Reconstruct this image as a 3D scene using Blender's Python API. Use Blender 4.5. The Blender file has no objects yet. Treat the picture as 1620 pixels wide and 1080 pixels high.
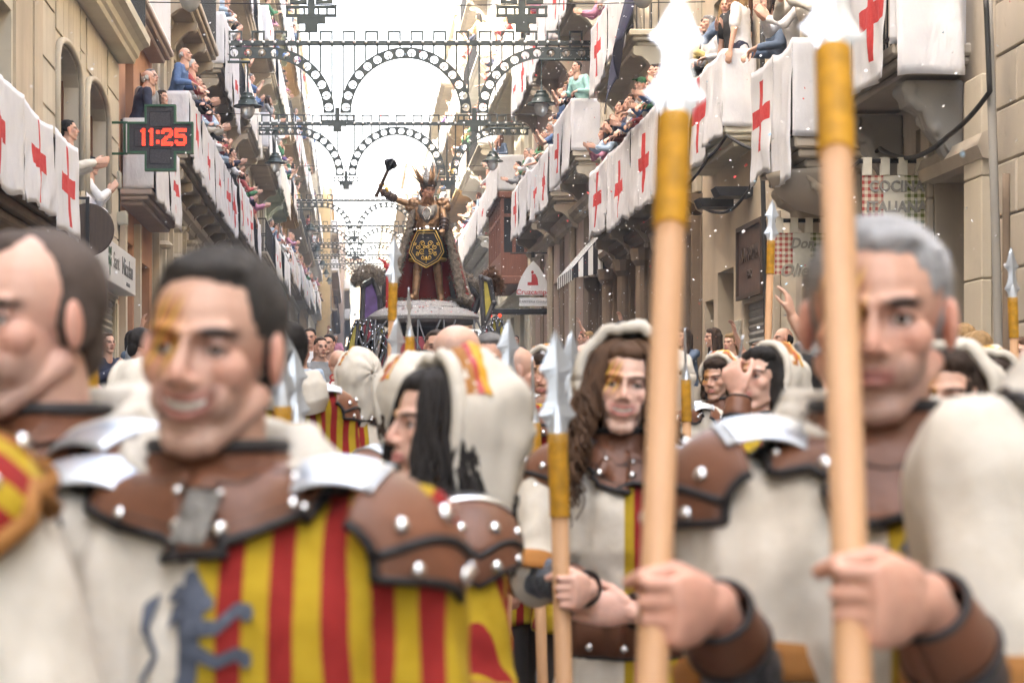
import bpy, bmesh, math, random
import numpy as np
from mathutils import Vector, Matrix, noise as mnoise
from mathutils.bvhtree import BVHTree
R = math.radians; PI = math.pi
random.seed(7)
S = bpy.context.scene
COL = S.collection
# ------------------------------------------------------------------ camera, sky, sun, exposure
F = 3150.0; VX, VY = 560.0, 670.0; CZ = 1.62      # focal length in photo pixels, vanishing point of the street, eye height
cd = bpy.data.cameras.new('camera'); cam = bpy.data.objects.new('camera', cd); COL.objects.link(cam)
cam.location = (0, 0, CZ); cam.rotation_euler = (R(90), 0, 0)
cd.sensor_width = 36; cd.lens = 36*F/1620
cd.shift_x = (810-VX)/1620; cd.shift_y = (VY-540)/1620
cd.clip_start = .05; cd.clip_end = 4000
cd.dof.use_dof = True; cd.dof.focus_distance = 33; cd.dof.aperture_fstop = 5.4; cd.dof.aperture_blades = 9
S.camera = cam
SUN_EL, SUN_AZ = 52, -114       # azimuth measured from +Y (up the street) clockwise; negative = from the pharmacy side
w = bpy.data.worlds.new('World'); S.world = w; w.use_nodes = True
nt = w.node_tree; nt.nodes.clear()
sk = nt.nodes.new('ShaderNodeTexSky'); sk.sky_type = 'NISHITA'; sk.sun_disc = False
sk.sun_elevation = R(SUN_EL); sk.sun_rotation = R(SUN_AZ); sk.altitude = 500; sk.air_density = 1.0; sk.dust_density = 6.0; sk.ozone_density = .6
bg = nt.nodes.new('ShaderNodeBackground'); bg.inputs[1].default_value = .15
wo = nt.nodes.new('ShaderNodeOutputWorld')
nt.links.new(sk.outputs[0], bg.inputs[0]); nt.links.new(bg.outputs[0], wo.inputs[0])
sl = bpy.data.lights.new('sun', 'SUN'); sl.energy = 3.0; sl.angle = R(.6); sl.color = (1, .95, .87)
so = bpy.data.objects.new('sun', sl); COL.objects.link(so)
sd = Vector((math.sin(R(SUN_AZ))*math.cos(R(SUN_EL)), math.cos(R(SUN_AZ))*math.cos(R(SUN_EL)), math.sin(R(SUN_EL))))
so.rotation_euler = (-sd).to_track_quat('-Z', 'Y').to_euler(); so.location = (-20, 5, 40)
vs = S.view_settings; vs.view_transform = 'Standard'; vs.look = 'None'; vs.gamma = 1; vs.exposure = 3.72; vs.use_curve_mapping = False
try:
    vs.use_white_balance = True; vs.white_balance_temperature = 7550; vs.white_balance_tint = 8
except Exception: pass
S.cycles.use_denoising = True; S.cycles.max_bounces = 8; S.cycles.diffuse_bounces = 4; S.cycles.glossy_bounces = 3
S.cycles.transmission_bounces = 4; S.cycles.transparent_max_bounces = 6; S.cycles.caustics_reflective = False; S.cycles.caustics_refractive = False

XL, XR = -3.4, 5.15            # the two building lines
def gz(y):                      # height of the rising street
    return .035*y if y < 20 else .7+.046*(y-20)
def at(px, py, Y): return Vector(((px-VX)/F*Y, Y, CZ+(VY-py)/F*Y))

# ------------------------------------------------------------------ materials
MATS = {}
class NT:
    def __init__(s, name):
        s.m = bpy.data.materials.new(name); s.m.use_nodes = True; s.t = s.m.node_tree
        s.b = s.t.nodes['Principled BSDF']; s.o = s.t.nodes['Material Output']
    def n(s, typ, ins=None, **kw):
        d = s.t.nodes.new('ShaderNode'+typ)
        for k, v in kw.items(): setattr(d, k, v)
        for k, v in (ins or {}).items(): s.set(d, k, v)
        return d
    def set(s, d, k, v):
        if isinstance(v, bpy.types.NodeSocket): s.t.links.new(v, d.inputs[k])
        else: d.inputs[k].default_value = v
    def mix(s, f, a, b, mode='MIX'):
        d = s.n('Mix', data_type='RGBA', blend_type=mode)
        s.set(d, 0, f); s.set(d, 6, a); s.set(d, 7, b); return d.outputs[2]
    def math(s, op, a, b=0.0, c=None):
        d = s.n('Math', operation=op); s.set(d, 0, a); s.set(d, 1, b)
        if c is not None: s.set(d, 2, c)
        return d.outputs[0]
    def ramp(s, f, a, b):
        d = s.n('MapRange'); s.set(d, 0, f); s.set(d, 1, a); s.set(d, 2, b); return d.outputs[0]
    def obj(s): 
        if not hasattr(s, '_o'): s._o = s.n('TexCoord').outputs['Object']
        return s._o
    def noise(s, scale, detail=3, vec=None, stretch=None, rough=.55):
        v = vec or s.obj()
        if stretch:
            v = s.n('Mapping', {'Vector': v, 'Scale': stretch}).outputs[0]
        return s.n('TexNoise', {'Vector': v, 'Scale': scale, 'Detail': detail, 'Roughness': rough}).outputs[0]
    def bump(s, h, strength, dist=.01, normal=None):
        d = s.n('Bump', {'Strength': strength, 'Distance': dist, 'Height': h})
        if normal: s.set(d, 'Normal', normal)
        return d.outputs[0]
    def done(s, color, rough=.6, metal=0, normal=None, **kw):
        s.set(s.b, 'Base Color', color); s.set(s.b, 'Roughness', rough); s.set(s.b, 'Metallic', metal)
        if normal: s.set(s.b, 'Normal', normal)
        for k, v in kw.items(): s.set(s.b, k, v)
        MATS[s.m.name] = s.m
        return s.m
def c4(c): return (c[0], c[1], c[2], 1)
def sc4(c, k): return (min(1, c[0]*k), min(1, c[1]*k), min(1, c[2]*k), 1)
def plain(name, col, rough=.6, metal=0, var=.12, scale=6, bump=.15, bscale=40, bdist=.005, **kw):
    n = NT(name); f = n.ramp(n.noise(scale), .3, .7)
    c = n.mix(f, sc4(col, 1-var), sc4(col, 1+var))
    nm = n.bump(n.noise(bscale, 4), bump, bdist) if bump else None
    return n.done(c, rough, metal, nm, **kw)
def plaster(name, col, grime=.48, var=.12):
    n = NT(name)
    c = n.mix(n.ramp(n.noise(1.1, 4), .3, .75), sc4(col, 1-var), sc4(col, 1+var))
    st = n.ramp(n.noise(1.6, 5, stretch=(1, 1, .12)), .52, .78)
    c = n.mix(n.math('MULTIPLY', st, grime), c, sc4((col[0]*.45, col[1]*.42, col[2]*.38), 1))
    sp = n.ramp(n.noise(9, 5), .62, .75)
    c = n.mix(n.math('MULTIPLY', sp, grime*.6), c, sc4((col[0]*.6, col[1]*.56, col[2]*.5), 1))
    nm = n.bump(n.noise(70, 4), .25, .004); nm = n.bump(n.noise(3, 3), .15, .02, nm)
    return n.done(c, .85, 0, nm)
def by_object(name, rough=.8, bump=.25, weave=260, var=.12, metal=0, sheen=0):
    n = NT(name); oc = n.n('ObjectInfo').outputs['Color']
    f = n.ramp(n.noise(14, 3), .3, .7)
    c = n.mix(1.0, oc, n.mix(f, (1-var,)*3+(1,), (1, 1, 1, 1)), 'MULTIPLY')
    nm = n.bump(n.noise(weave, 2), bump, .002); nm = n.bump(n.noise(11, 3), .35, .012, nm)
    return n.done(c, rough, metal, nm)
def skin_mat():
    n = NT('skin'); a = n.n('Attribute', attribute_name='Col').outputs['Color']
    f = n.ramp(n.noise(45, 7, rough=.7), .3, .7)
    c = n.mix(f, n.mix(1., a, (1.05, .94, .90, 1), 'MULTIPLY'), n.mix(1., a, (1.14, 1.13, 1.12, 1), 'MULTIPLY'))
    nm = n.bump(n.noise(420, 3), .3, .001); nm = n.bump(n.noise(90, 5, stretch=(1, 1, 2.2)), .25, .003, nm)
    return n.done(c, .48, 0, nm, **{'Subsurface Weight': .08, 'Subsurface Radius': (1., .4, .25), 'Subsurface Scale': .002})
def cross_cloth():
    n = NT('banner_cloth'); uv = n.n('TexCoord').outputs['UV']
    x = n.n('SeparateXYZ', {0: uv}); wob = n.math('MULTIPLY', n.math('SUBTRACT', n.noise(6, 2), .5), .012)
    au = n.math('ABSOLUTE', n.math('ADD', x.outputs[0], wob)); av = n.math('ABSOLUTE', n.math('ADD', x.outputs[1], wob))
    W, L = .085, .36
    v1 = n.math('MULTIPLY', n.math('LESS_THAN', au, W), n.math('LESS_THAN', av, L))
    v2 = n.math('MULTIPLY', n.math('LESS_THAN', av, W), n.math('LESS_THAN', au, L*1.1))
    m = n.math('MAXIMUM', v1, v2)
    oi = n.n('ObjectInfo').outputs['Color']
    wh = n.mix(1., oi, n.mix(n.ramp(n.noise(3, 4), .3, .7), (.9, .9, .92, 1), (1, 1, 1, 1)), 'MULTIPLY')
    rd = n.mix(n.ramp(n.noise(20, 3), .3, .7), (.62, .035, .04, 1), (.72, .075, .07, 1))
    c = n.mix(m, wh, rd)
    nm = n.bump(n.noise(300, 2), .15, .001); nm = n.bump(n.noise(7, 4, stretch=(1, 1, .45)), .8, .035, nm); nm = n.bump(n.noise(24, 3, stretch=(1, 1, .3)), .35, .01, nm)
    sh = n.done(c, .85, 0, nm)
    tr = n.n('BsdfTranslucent', {0: c}); mx = n.n('MixShader', {0: .22, 1: n.b.outputs[0], 2: tr.outputs[0]})
    n.t.links.new(mx.outputs[0], n.o.inputs[0]); return sh
def tunic_mat(name, flip=1, period=.056, only=None, off=0.0):
    n = NT(name); x = n.n('SeparateXYZ', {0: n.n('Attribute', attribute_name='rest').outputs['Vector']})
    xx = n.math('MULTIPLY', x.outputs[0], -flip)
    st = n.math('LESS_THAN', n.math('FRACT', n.math('DIVIDE', n.math('ADD', xx, 10*period+.003), period)), .5)
    f = n.ramp(n.noise(22, 3), .3, .7)
    ye = n.mix(f, (.39, .25, .008, 1), (.50, .335, .02, 1)); re = n.mix(f, (.25, .009, .008, 1), (.33, .018, .015, 1))
    s = n.mix(st, re, ye)
    cr = n.mix(f, (.60, .545, .46, 1), (.70, .65, .57, 1))
    half = n.math('GREATER_THAN', xx, off)
    c = {'cream': cr, 'stripe': s}.get(only) or n.mix(half, cr, s)
    wv = n.n('TexWave', {'Vector': n.obj(), 'Scale': 190., 'Distortion': 2.}).outputs[1]
    nm = n.bump(wv, .15, .002); nm = n.bump(n.noise(9, 4), .35, .02, nm); nm = n.bump(n.noise(160, 3), .4, .002, nm)
    return n.done(c, .9, 0, nm)
def gingham(name, col):
    n = NT(name); x = n.n('SeparateXYZ', {0: n.obj()})
    a = n.math('LESS_THAN', n.math('FRACT', n.math('MULTIPLY', x.outputs[0], 17.)), .5)
    b = n.math('LESS_THAN', n.math('FRACT', n.math('MULTIPLY', x.outputs[2], 17.)), .5)
    f = n.math('MULTIPLY', n.math('ADD', a, b), .5)
    return n.done(n.mix(f, (.62, .58, .45, 1), c4(col)), .8)
def glass_mat(name, col=(.02, .022, .024)):
    n = NT(name); f = n.noise(1.3, 3)
    return n.done(n.mix(f, c4(col), sc4(col, 2.2)), n.math('ADD', .03, n.math('MULTIPLY', f, .08)), 0, n.bump(n.noise(.9, 2), .03, .05))
def emit(name, col, k):
    n = NT(name); n.set(n.b, 'Emission Color', c4(col)); n.set(n.b, 'Emission Strength', k)
    return n.done(c4(col), .4)
def wood_mat(name, a, b, scale=3, stretch=(14, 14, 1), rough=.55):
    n = NT(name); f = n.ramp(n.noise(scale, 6, stretch=stretch), .3, .7)
    g = n.ramp(n.noise(scale*14, 3, stretch=stretch), .35, .75)
    c = n.mix(f, c4(a), c4(b)); c = n.mix(n.math('MULTIPLY', g, .35), c, sc4(a, .6))
    return n.done(c, rough, 0, n.bump(g, .2, .002))

def lamp_glass():
    n = NT('lamp_glass'); f = n.noise(6, 2)
    m = n.done(n.mix(f, (.55, .55, .53, 1), (.75, .75, .74, 1)), .15, 0, None, **{'Transmission Weight': .45})
    return m
skin_mat(); cross_cloth(); lamp_glass()
by_object('garment'); by_object('hair', .8, .6, 120, .45); by_object('paint', .5, .1)
tunic_mat('tunic_halved'); tunic_mat('tunic_cream', only='cream'); tunic_mat('tunic_stripe', only='stripe', period=.05)
tunic_mat('tunic_offset', off=-.085)
plaster('plaster_beige', (.58, .525, .43)); plaster('plaster_sand', (.54, .455, .345)); plaster('plaster_salmon', (.50, .27, .17)); plaster('plaster_pale', (.62, .58, .47), .25)
plaster('plaster_ochre', (.52, .37, .18)); plaster('plaster_green', (.42, .45, .37), .3); plaster('plaster_white', (.72, .71, .67), .2); plaster('plaster_rose', (.47, .37, .32))
plaster('stone_warm', (.43, .37, .29), .45, .16); plaster('stone_tan', (.45, .395, .325), .5, .16); plaster('stone_dark', (.18, .13, .09), .6, .25); plaster('stone_grey', (.30, .285, .26), .4, .12)
plaster('stone_cream', (.52, .465, .375), .35, .12); plaster('slab_pink', (.47, .39, .35), .3)
plain('iron', (.018, .018, .02), .45, .3, bump=.2); plain('iron_green', (.03, .045, .04), .4, .2, var=.25, bump=.1); plain('arch_paint', (.048, .058, .052), .5, .1, var=.25, bump=.15)
plain('steel', (.80, .82, .85), .28, 1, var=.08, scale=20, bump=.25, bscale=60); plain('steel_bright', (.60, .645, .70), .40, .85, var=.05, scale=12, bump=.12, bscale=40)
plain('stud', (.85, .85, .86), .18, 1, bump=0); plain('gold', (.62, .40, .10), .35, .9, bump=.2)
plain('leather', (.185, .072, .038), .45, 0, var=.28, scale=7, bump=.45, bscale=120, bdist=.003); plain('leather_dark', (.05, .028, .02), .5, 0, bump=.3); plain('trim_black', (.02, .017, .018), .6, 0, bump=.2)
plain('orange_band', (.36, .15, .035), .8, 0, var=.25, bump=.5, bscale=200); plain('linen', (.63, .58, .50), .95, 0, var=.12, scale=9, bump=.6, bscale=170, bdist=.003)
plain('chainmail', (.13, .15, .185), .38, .8, var=.5, scale=120, bump=.9, bscale=190, bdist=.004)
plain('cord_orange', (.66, .33, .022), .6, 0, var=.25, scale=30, bump=.4, bscale=240)
wood_mat('shaft_wood', (.50, .27, .13), (.60, .35, .19)); wood_mat('brown_wood', (.13, .055, .03), (.2, .09, .05)); wood_mat('dark_wood', (.045, .028, .02), (.075, .048, .034)); wood_mat('mirador_wood', (.17, .06, .035), (.24, .09, .05))
glass_mat('pane_dark'); glass_mat('pane_blue', (.10, .12, .14)); emit('led_red', (1, .045, .02), .22)
plain('led_board', (.045, .04, .045), .7, 0, var=.4, scale=60, bump=.6, bscale=150); plain('green_frame', (.018, .085, .04), .45, 0)
plain('blind', (.33, .30, .24), .6, 0, var=.08); plain('shutter_grey', (.33, .33, .32), .5, .3, var=.1, bump=.1); plain('cable', (.02, .02, .02), .6, 0, bump=0)
plain('sign_white', (.62, .63, .64), .45, 0, var=.03, bump=0); plain('sign_text', (.10, .10, .10), .5, 0, bump=0); plain('sign_red', (.42, .03, .03), .5, 0, bump=0); plain('sign_cream', (.66, .62, .52), .7, 0, bump=.1)
plain('sign_brown', (.10, .06, .045), .6, 0, var=.2); plain('asphalt', (.06, .06, .062), .85, 0, var=.3, scale=30, bump=.6, bscale=120); plain('paving', (.24, .225, .20), .8, 0, var=.2, scale=5); plain('kerb_stone', (.30, .29, .27), .8)
plain('white_paint', (.8, .8, .78), .6, 0, var=.04, bump=.05); plain('black_cloth', (.02, .02, .025), .9, 0, bump=.3); plain('navy_cloth', (.02, .022, .05), .85, 0, bump=.3)
plain('bulb_white', (.82, .82, .80), .2, 0, var=.02, bump=0); plain('grey_box', (.40, .39, .34), .6, 0, var=.05); plain('bark', (.09, .07, .05), .9); plain('leafage', (.07, .11, .035), .7, 0, var=.4, scale=2)
plain('hill_green', (.16, .20, .17), .95, 0, var=.3, scale=.02, bump=0); plain('roof_tile', (.33, .16, .09), .8, 0, var=.25)
gingham('gingham_red', (.36, .05, .04)); gingham('gingham_green', (.11, .13, .02)); plain('purple_panel', (.10, .05, .17), .5, .2, var=.3); plain('crimson_panel', (.30, .04, .06), .5, .1, var=.3)
plain('float_metal', (.10, .10, .105), .45, .6, var=.3, bump=.4); plain('yellow_panel', (.42, .34, .06), .6, .1, var=.2); plain('fur', (.24, .20, .16), .95, 0, var=.4, scale=30, bump=1, bscale=120, bdist=.02); plain('fur_brown', (.13, .06, .03), .95, 0, var=.4, scale=30, bump=1, bscale=120, bdist=.02)
plain('bronze', (.28, .165, .09), .42, .6, var=.4, scale=14, bump=.8, bscale=50, bdist=.01); plain('pewter', (.17, .16, .145), .5, .7, var=.3, scale=18, bump=.7, bscale=60, bdist=.01); plain('red_cape', (.27, .025, .018), .8, 0, var=.2, bump=.4, bscale=12, bdist=.02)
plain('disc_stone', (.33, .325, .32), .7, .1, var=.35, scale=60, bump=.5, bscale=80); plain('confetti_red', (.62, .06, .06), .8, 0, bump=0); plain('confetti_white', (.8, .8, .82), .8, 0, bump=0); plain('confetti_blue', (.35, .55, .7), .8, 0, bump=0)
plain('eye_white', (.62, .58, .55), .3, 0, bump=0); plain('eye_dark', (.03, .02, .015), .15, 0, bump=0); plain('teeth', (.72, .68, .60), .3, 0, bump=0); plain('lion_cloth', (.085, .10, .135), .95, 0, var=.25, scale=30, bump=.6, bscale=120)
plain('plastic_black', (.025, .025, .027), .4, 0, bump=0); plain('purple_strap', (.25, .15, .42), .7, 0)

# ------------------------------------------------------------------ mesh helpers
class MB:
    def __init__(s): s.v = []; s.f = []; s.m = []; s.uv = None
    def add(s, vs, fs, mi=0):
        o = len(s.v); s.v += [tuple(p) for p in vs]
        for f in fs: s.f.append([i+o for i in f]); s.m.append(mi)
    def box(s, a, b, mi=0, bev=0):
        x0, y0, z0 = [min(p, q) for p, q in zip(a, b)]; x1, y1, z1 = [max(p, q) for p, q in zip(a, b)]
        if bev:
            e = bev
            P = []
            for (x, sx) in ((x0, 1), (x1, -1)):
                for (y, sy) in ((y0, 1), (y1, -1)):
                    for (z, sz) in ((z0, 1), (z1, -1)):
                        P += [(x, y+sy*e, z+sz*e), (x+sx*e, y, z+sz*e), (x+sx*e, y+sy*e, z)]
            bm = bmesh.new(); [bm.verts.new(p) for p in P]; r = bmesh.ops.convex_hull(bm, input=bm.verts)
            bm.verts.index_update(); s.add([v.co for v in bm.verts], [[v.index for v in f.verts] for f in bm.faces], mi); bm.free(); return s
        s.add([(x0,y0,z0),(x1,y0,z0),(x1,y1,z0),(x0,y1,z0),(x0,y0,z1),(x1,y0,z1),(x1,y1,z1),(x0,y1,z1)],
              [(0,3,2,1),(4,5,6,7),(0,1,5,4),(1,2,6,5),(2,3,7,6),(3,0,4,7)], mi); return s
    def quad(s, a, b, c, d, mi=0): s.add([a, b, c, d], [(0, 1, 2, 3)], mi); return s
    def tube(s, pts, r, n=6, mi=0, cap=True):
        pts = [Vector(p) for p in pts]; k = len(pts); rr = r if isinstance(r, (list, tuple)) else [r]*k
        vs = []; up = None
        for i, p in enumerate(pts):
            t = (pts[min(i+1, k-1)]-pts[max(i-1, 0)])
            if t.length < 1e-9: t = Vector((0, 0, 1))
            t.normalize()
            if up is None: up = Vector((0, 0, 1)) if abs(t.z) < .9 else Vector((0, 1, 0))
            a = t.cross(up)
            if a.length < 1e-5: a = t.orthogonal()
            a.normalize(); b = a.cross(t); up = b
            for j in range(n):
                q = 2*PI*j/n; vs.append(p+(a*math.cos(q)+b*math.sin(q))*rr[i])
        fs = [(i*n+j, i*n+(j+1) % n, (i+1)*n+(j+1) % n, (i+1)*n+j) for i in range(k-1) for j in range(n)]
        if cap: fs += [tuple(range(n))[::-1], tuple((k-1)*n+j for j in range(n))]
        s.add(vs, fs, mi); return s
    def lathe(s, prof, c=(0, 0, 0), n=16, mi=0, ax=None):
        c = Vector(c); M = Matrix.Identity(3) if ax is None else Vector(ax).normalized().to_track_quat('Z', 'Y').to_matrix()
        vs = [c+M@Vector((r*math.cos(2*PI*j/n), r*math.sin(2*PI*j/n), z)) for r, z in prof for j in range(n)]
        k = len(prof); fs = [(i*n+j, i*n+(j+1) % n, (i+1)*n+(j+1) % n, (i+1)*n+j) for i in range(k-1) for j in range(n)]
        fs += [tuple(range(n))[::-1], tuple((k-1)*n+j for j in range(n))]
        s.add(vs, fs, mi); return s
    def ell(s, c, r, n=12, m=8, mi=0, M=None):
        c = Vector(c); r = r if isinstance(r, (tuple, list)) else (r, r, r)
        vs = []
        for i in range(m+1):
            t = PI*i/m
            for j in range(n):
                q = 2*PI*j/n; p = Vector((r[0]*math.sin(t)*math.cos(q), r[1]*math.sin(t)*math.sin(q), r[2]*math.cos(t)))
                vs.append(c+(M@p if M else p))
        fs = [(i*n+j, (i+1)*n+j, (i+1)*n+(j+1) % n, i*n+(j+1) % n) for i in range(m) for j in range(n)]
        s.add(vs, fs, mi); return s
    def prism(s, poly, o, u, v, w, mi=0):           # polygon in the plane (u, v) through o, thickness vector w
        o, u, v, w = map(Vector, (o, u, v, w)); k = len(poly)
        vs = [o+u*a+v*b for a, b in poly]+[o+u*a+v*b+w for a, b in poly]
        s.add(vs, [tuple(range(k))[::-1], tuple(range(k, 2*k))]+[(i, (i+1) % k, k+(i+1) % k, k+i) for i in range(k)], mi); return s
    def cone(s, p, q, r0, r1, n=12):                # closed round cone with hemispherical ends
        p, q = Vector(p), Vector(q); L = (q-p).length
        pr = [(max(1e-4, r0*math.cos(t)), -r0*math.sin(t)) for t in (1.5, 1.1, .7, .35, 0)]
        pr += [(max(1e-4, r1*math.cos(t)), L+r1*math.sin(t)) for t in (0, .35, .7, 1.1, 1.5)]
        return s.lathe(pr, p, n, 0, q-p if L > 1e-6 else None)
    def loft(s, rings, n=16):                       # rings: (centre, semi axis vector a, semi axis vector b)
        vs = []
        for c, a, b in rings:
            c, a, b = Vector(c), Vector(a), Vector(b)
            vs += [c+a*math.cos(2*PI*j/n)+b*math.sin(2*PI*j/n) for j in range(n)]
        k = len(rings); fs = [(i*n+j, i*n+(j+1) % n, (i+1)*n+(j+1) % n, (i+1)*n+j) for i in range(k-1) for j in range(n)]
        fs += [tuple(range(n))[::-1], tuple((k-1)*n+j for j in range(n))]
        s.add(vs, fs); return s
    def grid(s, fn, nu, nv, mi=0, uvf=None, close_u=False):
        vs = [fn(i/(nu), j/(nv)) for j in range(nv+1) for i in range(nu+1)]
        fs = [(j*(nu+1)+i, j*(nu+1)+i+1, (j+1)*(nu+1)+i+1, (j+1)*(nu+1)+i) for j in range(nv) for i in range(nu)]
        s.add(vs, fs, mi)
        if uvf: s.uv = [uvf(i/nu, j/nv) for j in range(nv+1) for i in range(nu+1)]
        return s
    def mesh(s, name='m', mats=('iron',), smooth=False, fix=True):
        me = bpy.data.meshes.new(name); me.from_pydata(s.v, [], s.f)
        for m in ([mats] if isinstance(mats, str) else mats): me.materials.append(MATS[m])
        if max(s.m, default=0): me.polygons.foreach_set('material_index', s.m)
        if fix:
            bm = bmesh.new(); bm.from_mesh(me); bmesh.ops.recalc_face_normals(bm, faces=bm.faces); bm.to_mesh(me); bm.free()
        if s.uv:
            l = me.uv_layers.new(name='UVMap'); uv = s.uv
            l.data.foreach_set('uv', [q for lp in me.loops for q in uv[lp.vertex_index]])
        if smooth: me.shade_smooth()
        me.update(); return me
    def build(s, name, mats, parent=None, smooth=False, **kw): return ob(name, s.mesh(name, mats, smooth), parent, **kw)
def ob(name, me, parent=None, loc=None, rot=None, color=None, scale=None):
    o = bpy.data.objects.new(name, me); COL.objects.link(o); o.parent = parent
    if loc is not None: o.location = loc
    if rot is not None: o.rotation_euler = rot
    if scale is not None: o.scale = scale if isinstance(scale, (tuple, list)) else (scale,)*3
    if color: o.color = c4(color)
    return o
def tag(o, label, cat, group=None, kind=None):
    if label: o['label'] = label
    if cat: o['category'] = cat
    if group: o['group'] = group
    if kind: o['kind'] = kind
    return o
def thing(name, label, cat, loc=(0, 0, 0), rz=0, group=None):
    return tag(ob(name, None, None, loc, (0, 0, rz)), label, cat, group)
def struct(name, mb, mat, parent=None, smooth=False):
    o = mb.build(name, mat, parent, smooth)
    if parent is None: o['kind'] = 'structure'
    return o
TMP = bpy.data.scenes.new('workbench')           # scratch scene, removed at the end
def evald(o):
    vl = TMP.view_layers[0]; vl.update(); return bpy.data.meshes.new_from_object(o.evaluated_get(vl.depsgraph))
def union(mb, voxel, smooth=4, mat='skin', dec=0, fac=.5):
    me = mb.mesh('u', mat); o = bpy.data.objects.new('u', me); TMP.collection.objects.link(o)
    m = o.modifiers.new('r', 'REMESH'); m.mode = 'VOXEL'; m.voxel_size = voxel; m.use_smooth_shade = True
    if smooth: k = o.modifiers.new('s', 'SMOOTH'); k.iterations = smooth; k.factor = fac
    if dec: k = o.modifiers.new('d', 'DECIMATE'); k.ratio = dec
    r = evald(o)
    bpy.data.objects.remove(o); bpy.data.meshes.remove(me)
    r.materials.clear(); r.materials.append(MATS[mat]); r.shade_smooth(); return r
def solid(o, t, off=0):
    m = o.modifiers.new('thick', 'SOLIDIFY'); m.thickness = t; m.offset = off; return o
def vget(me):
    a = np.empty(len(me.vertices)*3, np.float32); me.vertices.foreach_get('co', a); return a.reshape(-1, 3)
def vset(me, a): me.vertices.foreach_set('co', a.astype(np.float32).ravel()); me.update()
def nget(me):
    a = np.empty(len(me.vertices)*3, np.float32); me.vertices.foreach_get('normal', a); return a.reshape(-1, 3)
def setcol(me, rgb):
    a = me.color_attributes.new('Col', 'FLOAT_COLOR', 'POINT'); b = np.ones((len(rgb), 4), np.float32); b[:, :3] = rgb
    a.data.foreach_set('color', b.ravel())
def setrest(me, v):
    a = me.attributes.new('rest', 'FLOAT_VECTOR', 'POINT'); a.data.foreach_set('vector', v.astype(np.float32).ravel())
def wrinkle(me, amp, scale, seed=0, stretch=(1, 1, 1)):
    v = vget(me); n = nget(me); sx, sy, sz = stretch
    d = np.array([mnoise.noise(Vector((p[0]*scale*sx+seed, p[1]*scale*sy, p[2]*scale*sz))) + .5*mnoise.noise(Vector((p[0]*scale*2.3*sx+seed+9, p[1]*scale*2.3*sy, p[2]*scale*2.3*sz))) for p in v.tolist()])
    vset(me, v+n*(d*amp)[:, None])
def join_meshes(ms, mat):
    bm = bmesh.new()
    for m in ms: bm.from_mesh(m)
    r = bpy.data.meshes.new('j'); bm.to_mesh(r); bm.free(); r.materials.append(MATS[mat]); r.shade_smooth(); return r
# ------------------------------------------------------------------ figures
V = Vector
def ik(a, t, l1, l2, pole):
    a, t, pole = V(a), V(t), V(pole); d = t-a; L = d.length
    if L > (l1+l2)*.995: d = d*((l1+l2)*.995/L); L = d.length
    t = a+d; u = d.normalized(); x = (l1*l1-l2*l2+L*L)/(2*L); h = math.sqrt(max(0, l1*l1-x*x))
    p = pole-u*pole.dot(u)
    if p.length < 1e-6: p = u.orthogonal()
    return a+u*x+p.normalized()*h, t
def add_hand(mb, wr, d, n, thumb, curl=.35, spread=.05, k=1., fr=.0088, grip=None):
    d = V(d).normalized(); n = V(n); n = (n-d*n.dot(d)).normalized(); s = d.cross(n)*thumb      # s points to the thumb side
    wr = V(wr)
    def ring(t, w, h): return (wr+d*t*k, s*w*k, n*h*k)
    mb.loft([ring(-.02, .026, .021), ring(.012, .029, .019), ring(.045, .041, .017), ring(.082, .043, .0145), ring(.097, .036, .010)], 14)
    for i, (o, L) in enumerate(((.031, .076), (.0105, .086), (-.010, .080), (-.030, .063))):
        p = wr+(d*.088+s*o)*k; a = curl*(1+.12*i) if not grip else grip[i]
        dr = (d+s*(o*spread*22)).normalized(); ang = 0
        for j, (fl, bend) in enumerate(((.42, .75), (.32, 1.15), (.26, .8))):
            ang += a*bend
            q = p+(dr*math.cos(ang)+n*math.sin(ang))*L*fl*k
            mb.cone(p, q, (fr-.0007*j)*k, (fr-.0007*(j+1))*k, 8); p = q
    if curl > 1:                                    # closed on a shaft: the thumb lies across it
        p = wr+(d*.030+s*.022)*k; q = p+(d*.026+s*.020+n*.020)*k; r = q+(d*.022-s*.006+n*.026)*k; t = r+(-d*.004-s*.008+n*.022)*k
        mb.cone(p, q, .0175*k, .013*k, 9); mb.cone(q, r, .012*k, .0105*k, 9); mb.cone(r, t, .0105*k, .0085*k, 9); return
    p = wr+(d*.022+s*.024)*k; q = p+(d*.032+s*.026+n*.012)*k; r = q+(d*.034+s*.008+n*(.012+.03*curl))*k; t = r+(d*.022-s*.008*curl+n*(.006+.02*curl))*k
    mb.cone(p, q, .017*k, .0125*k, 9); mb.cone(q, r, .0115*k, .0098*k, 9); mb.cone(r, t, .0098*k, .0078*k, 9)
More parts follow.
